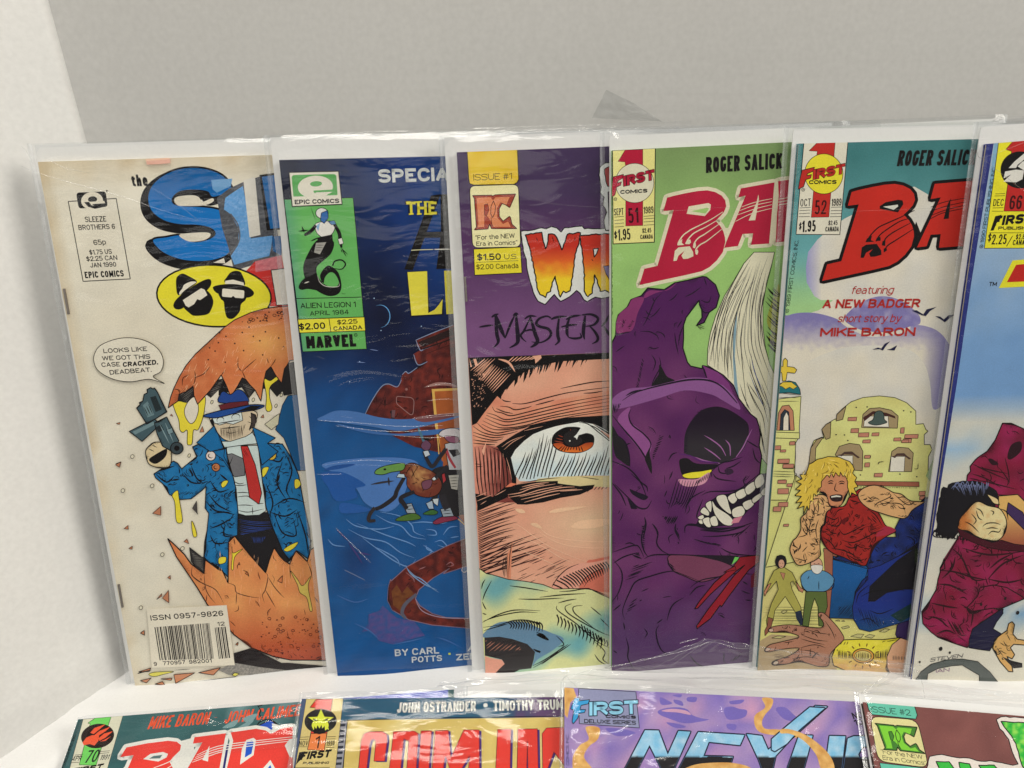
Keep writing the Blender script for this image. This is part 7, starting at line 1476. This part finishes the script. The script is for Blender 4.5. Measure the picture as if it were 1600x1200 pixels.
p.text('JOHN OSTRANDER', (626,188), (1056,178), 56, col=(226,226,220), sw=.20, gap=.0, edge=(.03, (30,40,60))); p.poly(ell(1108,146,12,12), (230,230,226)); p.text('TIMOTHY TRUMAN', (1150,178), (1600,168), 56, col=(226,226,220), sw=.20, gap=.0, edge=(.03, (30,40,60)))
p.part('corner_box'); p.poly([(134,112),(335,108),(285,560),(62,560)], (214,194,126), ow=2); p.poly([(100,112),(134,110),(60,560),(20,560)], (70,86,120))
p.poly([(188,114),(278,112),(270,160),(232,392),(140,388),(168,250),(184,160),(154,158)], (216,60,48), ow=3); p.poly([(160,300),(246,298),(232,392),(140,388)], (232,130,70), ow=3)
p.poly(ell(212,232,88,66,-4), (36,32,34)); st_ = []
for i in range(10):
    a = math.radians(-90 + 36 * i); r = (78, 66) if i % 2 == 0 else (34, 28); st_.append((214 + r[0] * math.cos(a), 230 + r[1] * math.sin(a)))
p.poly(st_, (220,226,70), ow=3); p.poly(ell(210,255,46,34), (220,226,70)); p.poly([(170,216),(204,232),(175,230)], K); p.poly([(256,214),(222,230),(250,230)], K); p.poly([(174,298),(178,260),(188,274),(196,254),(206,272),(216,252),(222,272),(234,258),(238,296),(206,304)], K)
p.text('1', (178,380), (200,380), 66, sw=.12); p.text('NOV', (94,368), (142,366), 28, sw=.12, gap=.2); p.text('1990', (243,368), (286,366), 28, sw=.13); p.lines([[(100,320),(150,318)],[(98,332),(146,330)],[(90,372),(140,372)],[(248,318),(294,316)],[(246,330),(292,328)],[(240,376),(288,374)]], 3, (80,66,40), 1, 1)
p.text('FIRST', (100,444), (262,428), 42, sw=.28, gap=0, ital=.25); p.poly([(78,470),(96,402),(130,396),(118,430),(96,450)], K); p.text('PUBLISHING', (114,467), (256,465), 13, sw=.24, gap=.02, ital=.2); p.line([(66,484),(262,484)], 3, K, 1, 1)
p.part('red_title')
rt = (226,62,52)
def tall(q): p.poly([(x + 12, y + 5) for x, y in q], (74,44,120)); p.poly(q, rt, ow=3.5, oc=(110,30,40))
tall([(412,560),(432,340),(448,300),(480,290),(548,288),(572,305),(574,340),(560,450),(502,450),(512,345),(506,330),(486,335),(478,360),(455,560)])
tall([(578,560),(608,290),(660,288),(720,286),(742,300),(742,340),(728,560),(676,560),(690,340),(664,330),(640,560)])
tall([(738,560),(758,286),(816,284),(796,560)]); tall([(812,560),(836,284),(906,282),(920,430),(990,280),(1074,280),(1076,560),(1010,560),(1022,420),(960,520),(938,560),(890,420),(868,560)])
tall([(1160,560),(1174,278),(1246,276),(1240,560)]); tall([(1278,560),(1284,276),(1390,274),(1396,560),(1340,560),(1336,340),(1330,560)]); tall([(1420,560),(1416,300),(1440,270),(1540,266),(1600,264),(1600,560),(1480,400)])
p.flush(); p.build_bag((467,1080), (447,1200), W=.19, seed=12, amp=.0010); R2_ = p
# ---- violet painted cover
p = row2('bagged comic with violet and orange painted cover and blue chrome title', (882,1074), (882,1200), (1250,1092), (90,80,130), None, 13)
def c9(x, y):
    n = nz(x, y, 26, 4); c = mix((178,150,196), (128,112,190), .5 + 1.3 * n); c = mix(c, (206,156,190), max(0, nz(x, y, 34, 9)) * 1.3); return mix(c, (206,206,220), max(0, nz(x, y, 12, 12) * 1.2 - .3))
p.cover_fill(c9)
p.part('cloud_painting'); p.v('D3')
for q in ([(665,215),(720,195),(800,190),(860,205),(890,240),(950,262),(1000,270),(940,285),(840,295),(740,265),(680,240)],[(680,125),(720,140),(760,165),(700,175),(680,160)],[(770,140),(820,150),(830,180),(780,165)],[(860,125),(920,125),(910,155),(860,150)],[(1100,200),(1150,185),(1200,200),(1250,210),(1240,250),(1180,270),(1120,265)],[(1120,300),(1180,305),(1170,340),(1125,330)],[(720,290),(800,300),(850,320),(780,325)],[(1140,150),(1230,140),(1210,165),(1150,170)],[(1440,200),(1500,190),(1560,240),(1600,280),(1500,270)],[(320,330),(420,330),(520,360),(400,380)],[(760,110),(820,105),(810,125)]): p.poly(q, (120,106,188), sm=True)
p.poly([(690,212),(760,200),(850,212),(880,240),(800,225),(720,220)], (206,160,190), sm=True)
orr = lambda x, y: mix((208,152,84), (234,190,118), .5 + .9 * nz(x, y, 9))
p.poly([(50,60),(110,65),(130,120),(90,160),(70,260),(52,240)], None, g=orr, cell=4); p.poly([(190,320),(280,325),(270,400),(210,450),(180,520),(230,600),(120,620),(105,520),(150,440),(210,400)], None, g=orr, cell=4, sm=True)
p.poly([(1350,130),(1420,135),(1412,190),(1370,240),(1350,290),(1370,330),(1450,335),(1540,345),(1620,370),(1620,400),(1500,375),(1400,370),(1330,350),(1300,300),(1305,240),(1370,190)], None, g=orr, cell=4, sm=True)
p.part('chrome_title'); cb = (120,186,226)
def chrome(q, hi=None): p.poly(q, cb, ow=15, oc=(24,22,30)); p.poly(q, None, g=lambda x, y: mix((124,190,228), (176,212,236), .5 + nz(x, y, 12)) if y < 1182 + 2 * math.sin(x / 9) else (34,32,36), cell=4); p.poly(q, None, ow=3, oc=(60,90,130))
chrome([(445,600),(580,340),(670,342),(730,500),(800,345),(880,350),(770,600),(690,600),(610,440),(530,600)]); chrome([(800,600),(930,352),(1235,372),(1205,440),(1000,418),(965,510),(1160,515),(1130,600)])
chrome([(1248,365),(1350,378),(1390,470),(1480,400),(1700,180) ,(1780,185),(1540,400),(1440,510),(1420,600),(1350,600),(1330,540)])
p.v('D4'); chrome([(-60,400),(20,330),(190,190),(290,195),(120,340),(40,430),(-40,480),(-60,470)]); chrome([(40,600),(120,372),(210,376),(150,600)]); chrome([(290,600),(320,378),(425,380),(400,600)]); chrome([(410,600),(440,395),(480,380),(900,380),(900,430),(540,450),(510,500),(520,525),(900,530),(900,600)])
p.poly([(0,335),(60,335),(160,370),(260,440),(330,520),(350,600),(270,600),(230,500),(150,410),(60,365),(0,362)], None, g=orr, cell=4, sm=True); p.text('NO', (478,268), (545,262), 40, sw=.2, ital=0); p.text('10', (490,310), (545,305), 36, sw=.2)
p.v('D3'); p.poly([(840,600),(900,570),(1000,556),(1150,555),(1260,580),(1300,620),(1100,600),(950,600)], None, g=orr, cell=4, sm=True)
p.part('corner_box'); p.poly([(143,66),(520,88),(543,326),(148,298)], (146,150,186), ow=4)
p.poly([(100,285),(112,210),(90,200),(118,130),(152,126),(148,148),(216,140),(206,168),(160,178),(152,205),(190,205),(182,225),(146,230),(138,262),(108,300)], (60,160,220), ow=5)
p.text('IRST', (214,245), (535,232), 88, col=(150,214,244), sw=.24, gap=.02, ital=.12, edge=(.07, (20,30,60))); p.text('COMICS', (322,262), (522,266), 21, sw=.3, gap=.02); p.text('DELUXE SERIES', (180,294), (522,306), 27, sw=.2, gap=.03)
p.part('copyright_line'); p.text('© FIRST COMICS, INC.', (84,720), (78,370), 22, sw=.13, col=(60,60,100))
p.flush(); bg = p.build_bag((876,1063), (874,1200), W=.19, seed=13, amp=.0011); R3_ = p
# ---- maroon cover with green letters
p = row2('bagged comic with maroon cover, green dripping letters and white board showing', (1348,1097), (1367,1200), (1600,1119), (60,30,34), [(1344,1081),(1364,1200)], 14)
p.cover_fill(lambda x, y: mix((136,84,80), (120,72,70), .5 + nz(x, y, 20)))
p.part('masthead_box'); p.v('D4'); teal = (104,196,172)
p.poly([(565,155),(880,183),(898,240),(888,268),(600,238),(578,205)], teal, ow=5); p.text('ISSUE #2', (598,222), (858,246), 38, sw=.10, gap=.14)
p.poly(rrect([(586,248),(898,272),(975,590),(640,545)], .2), (226,218,156), ow=5)
m = lambda x, y: (618 + (x - 292) * .83 + (y - 620) * .17, 288 + (y - 616) * .64 + (x - 292) * .10)
pc_logo(p, m, (130,210,60), (30,40,20), (70,130,50))
p.text('"For the NEW', (662,494), (935,532), 27, sw=.11, gap=.02); p.text('Era in Comics"', (672,534), (958,572), 27, sw=.11, gap=.02); p.poly([(650,556),(980,594),(990,640),(670,640)], teal, ow=4)
p.part('green_title')
p.poly(rough([(1420,270),(1450,252),(1540,256),(1700,270),(1700,600),(960,600),(980,510),(1060,500),(1150,520),(1240,525),(1290,545),(1380,545),(1480,560),(1530,575),(1560,560),(1520,480),(1500,400),(1440,330)], 4, 30, 3), (232,222,214), ow=6)
p.poly(rough([(1450,285),(1560,290),(1700,300),(1700,600),(1600,600),(1570,520),(1545,430),(1520,380),(1490,350)], 3, 26, 4), None, g=lambda x, y: mix((40,180,60), (150,220,90), .4 + 1.5 * nz(x, y, 7)), cell=4, ow=7)
for q in ([(1020,545),(1110,548),(1150,620),(1050,620)],[(1170,550),(1240,560),(1270,620),(1190,620)],[(1300,570),(1400,570),(1440,620),(1330,620)]): p.poly(rough(q, 3, 24, 5), (60,190,70), ow=7)
p.flush(); p.build_bag((1336,1078), (1352,1200), W=.19, seed=14, amp=.0007); R4_ = p

# ---- loose plastic: open bag tops standing up, behind and in front of the row
def film(name, pts, parent, z0, amp, seed, mat=M_FLAP, n=26):
    """a crumpled sheet of bag plastic; pts = four world corners, counter-clockwise"""
    a, b, c, d = [Vector(q) for q in pts]; nn = (b - a).cross(d - a).normalized(); vs = []; fs = []
    for j in range(n + 1):
        for i in range(n + 1):
            u, v = i / n, j / n; P = (a * (1 - u) + b * u) * (1 - v) + (d * (1 - u) + c * u) * v
            w_ = noise.noise(Vector((u * 3 + seed, v * 4, seed))) + .5 * (1 - 2 * abs(noise.noise(Vector((u * 5 + v * 3, v * 2 - u, seed + 4)))))
            P = P + nn * (w_ * amp); vs.append(P)
    for j in range(n):
        for i in range(n): q = j * (n + 1) + i; fs.append((q, q + 1, q + n + 2, q + n + 1))
    if parent is not None:
        M = (Matrix.Translation(parent.location) @ parent.rotation_euler.to_matrix().to_4x4()).inverted(); vs = [M @ v for v in vs]
    return link_mesh(name, vs, fs, mat, parent, smooth_=True)
def at(px, py, y):
    r = ray(px, py); return CAMP + r * (y / r.y)
# open end of the violet comic's bag, rising in front of the standing row
film('bag_flap', [at(878,1064,.283), at(1345,1084,.280), at(1440,1052,.297), at(958,1042,.297)], R3_.e, 0, .0028, 3)
film('bag_flap', [at(958,1046,.296), at(1200,1056,.297), at(1172,1008,.2985), at(1106,998,.298)], R3_.e, 0, .0012, 5)
film('bag_flap', [at(1190,1056,.297), at(1440,1058,.297), at(1425,1036,.299), at(1172,1008,.2985)], R3_.e, 0, .0012, 6)
film('bag_flap', [at(680,1076,.284), at(882,1068,.283), at(890,1048,.292), at(690,1066,.290)], R2_.e, 0, .0015, 8)
def bead(name, pts, parent, w=.0004):
    """a folded edge: a thin round bead of plastic through world points"""
    q = []
    for i in range(len(pts) - 1):
        for k in range(8): q.append(pts[i].lerp(pts[i + 1], k / 8) + Vector((0, 0, .0004 * math.sin(i * 8 + k * 1.7))))
    q.append(pts[-1]); M = (Matrix.Translation(parent.location) @ parent.rotation_euler.to_matrix().to_4x4()).inverted(); vs = []; fs = []
    for i, p_ in enumerate(q):
        t = (q[min(i + 1, len(q) - 1)] - q[max(i - 1, 0)]).normalized(); u = t.cross(Vector((0, 0, 1))).normalized(); v = t.cross(u)
        for k in range(5): a = k * 2 * math.pi / 5; vs.append(M @ (p_ + (u * math.cos(a) + v * math.sin(a)) * w * .5))
    for i in range(len(q) - 1):
        for k in range(5): fs.append((i * 5 + k, i * 5 + (k + 1) % 5, i * 5 + 5 + (k + 1) % 5, i * 5 + 5 + k))
    return link_mesh(name, vs, fs, M_FLAP, parent, smooth_=True)
bead('flap_edge', [at(952,1043,.2955), at(1040,1022,.2965), at(1106,998,.2975), at(1172,1008,.298), at(1250,1022,.298), at(1440,1040,.297)], R3_.e)
bead('flap_edge', [at(1010,1050,.2955), at(1060,1024,.2962), at(1106,998,.297)], R3_.e, .0003)
bead('flap_edge', [at(878,1064,.283), at(884,1056,.286), at(958,1041,.2955)], R3_.e, .0004); bead('flap_edge', [at(884,1056,.286), at(905,1078,.281)], R3_.e, .0003)
bead('flap_edge', [at(1345,1084,.280), at(1392,1050,.291), at(1440,1062,.2905), at(1445,1090,.283)], R4_.e, .0004)
film('bag_flap', [at(1345,1086,.279), at(1600,1098,.279), at(1600,1086,.284), at(1392,1060,.291)], R4_.e, 0, .001, 15)
# stiff corner of a bag flap standing up behind the row
film('bag_flap', [at(925,184,.352), at(1035,190,.352), at(988,160,.351), at(947,140,.350)], C4.e, 0, .0008, 9, mat=M_HAZY)
# folded bag tops behind the standing comics
for (x0, y0, x1, y1, hh, par, sd) in ((412,211,1080,189,14,C2,21),(700,206,1376,188,12,C3,22),(1080,196,1640,180,14,C5_,23)):
    film('bag_flap', [at(x0, y0 + 10, .3455), at(x1, y1 + 12, .3455), at(x1, y1, .346), at(x0, y0, .346)], par.e, 0, .0009, sd, mat=M_FLAP, n=40)
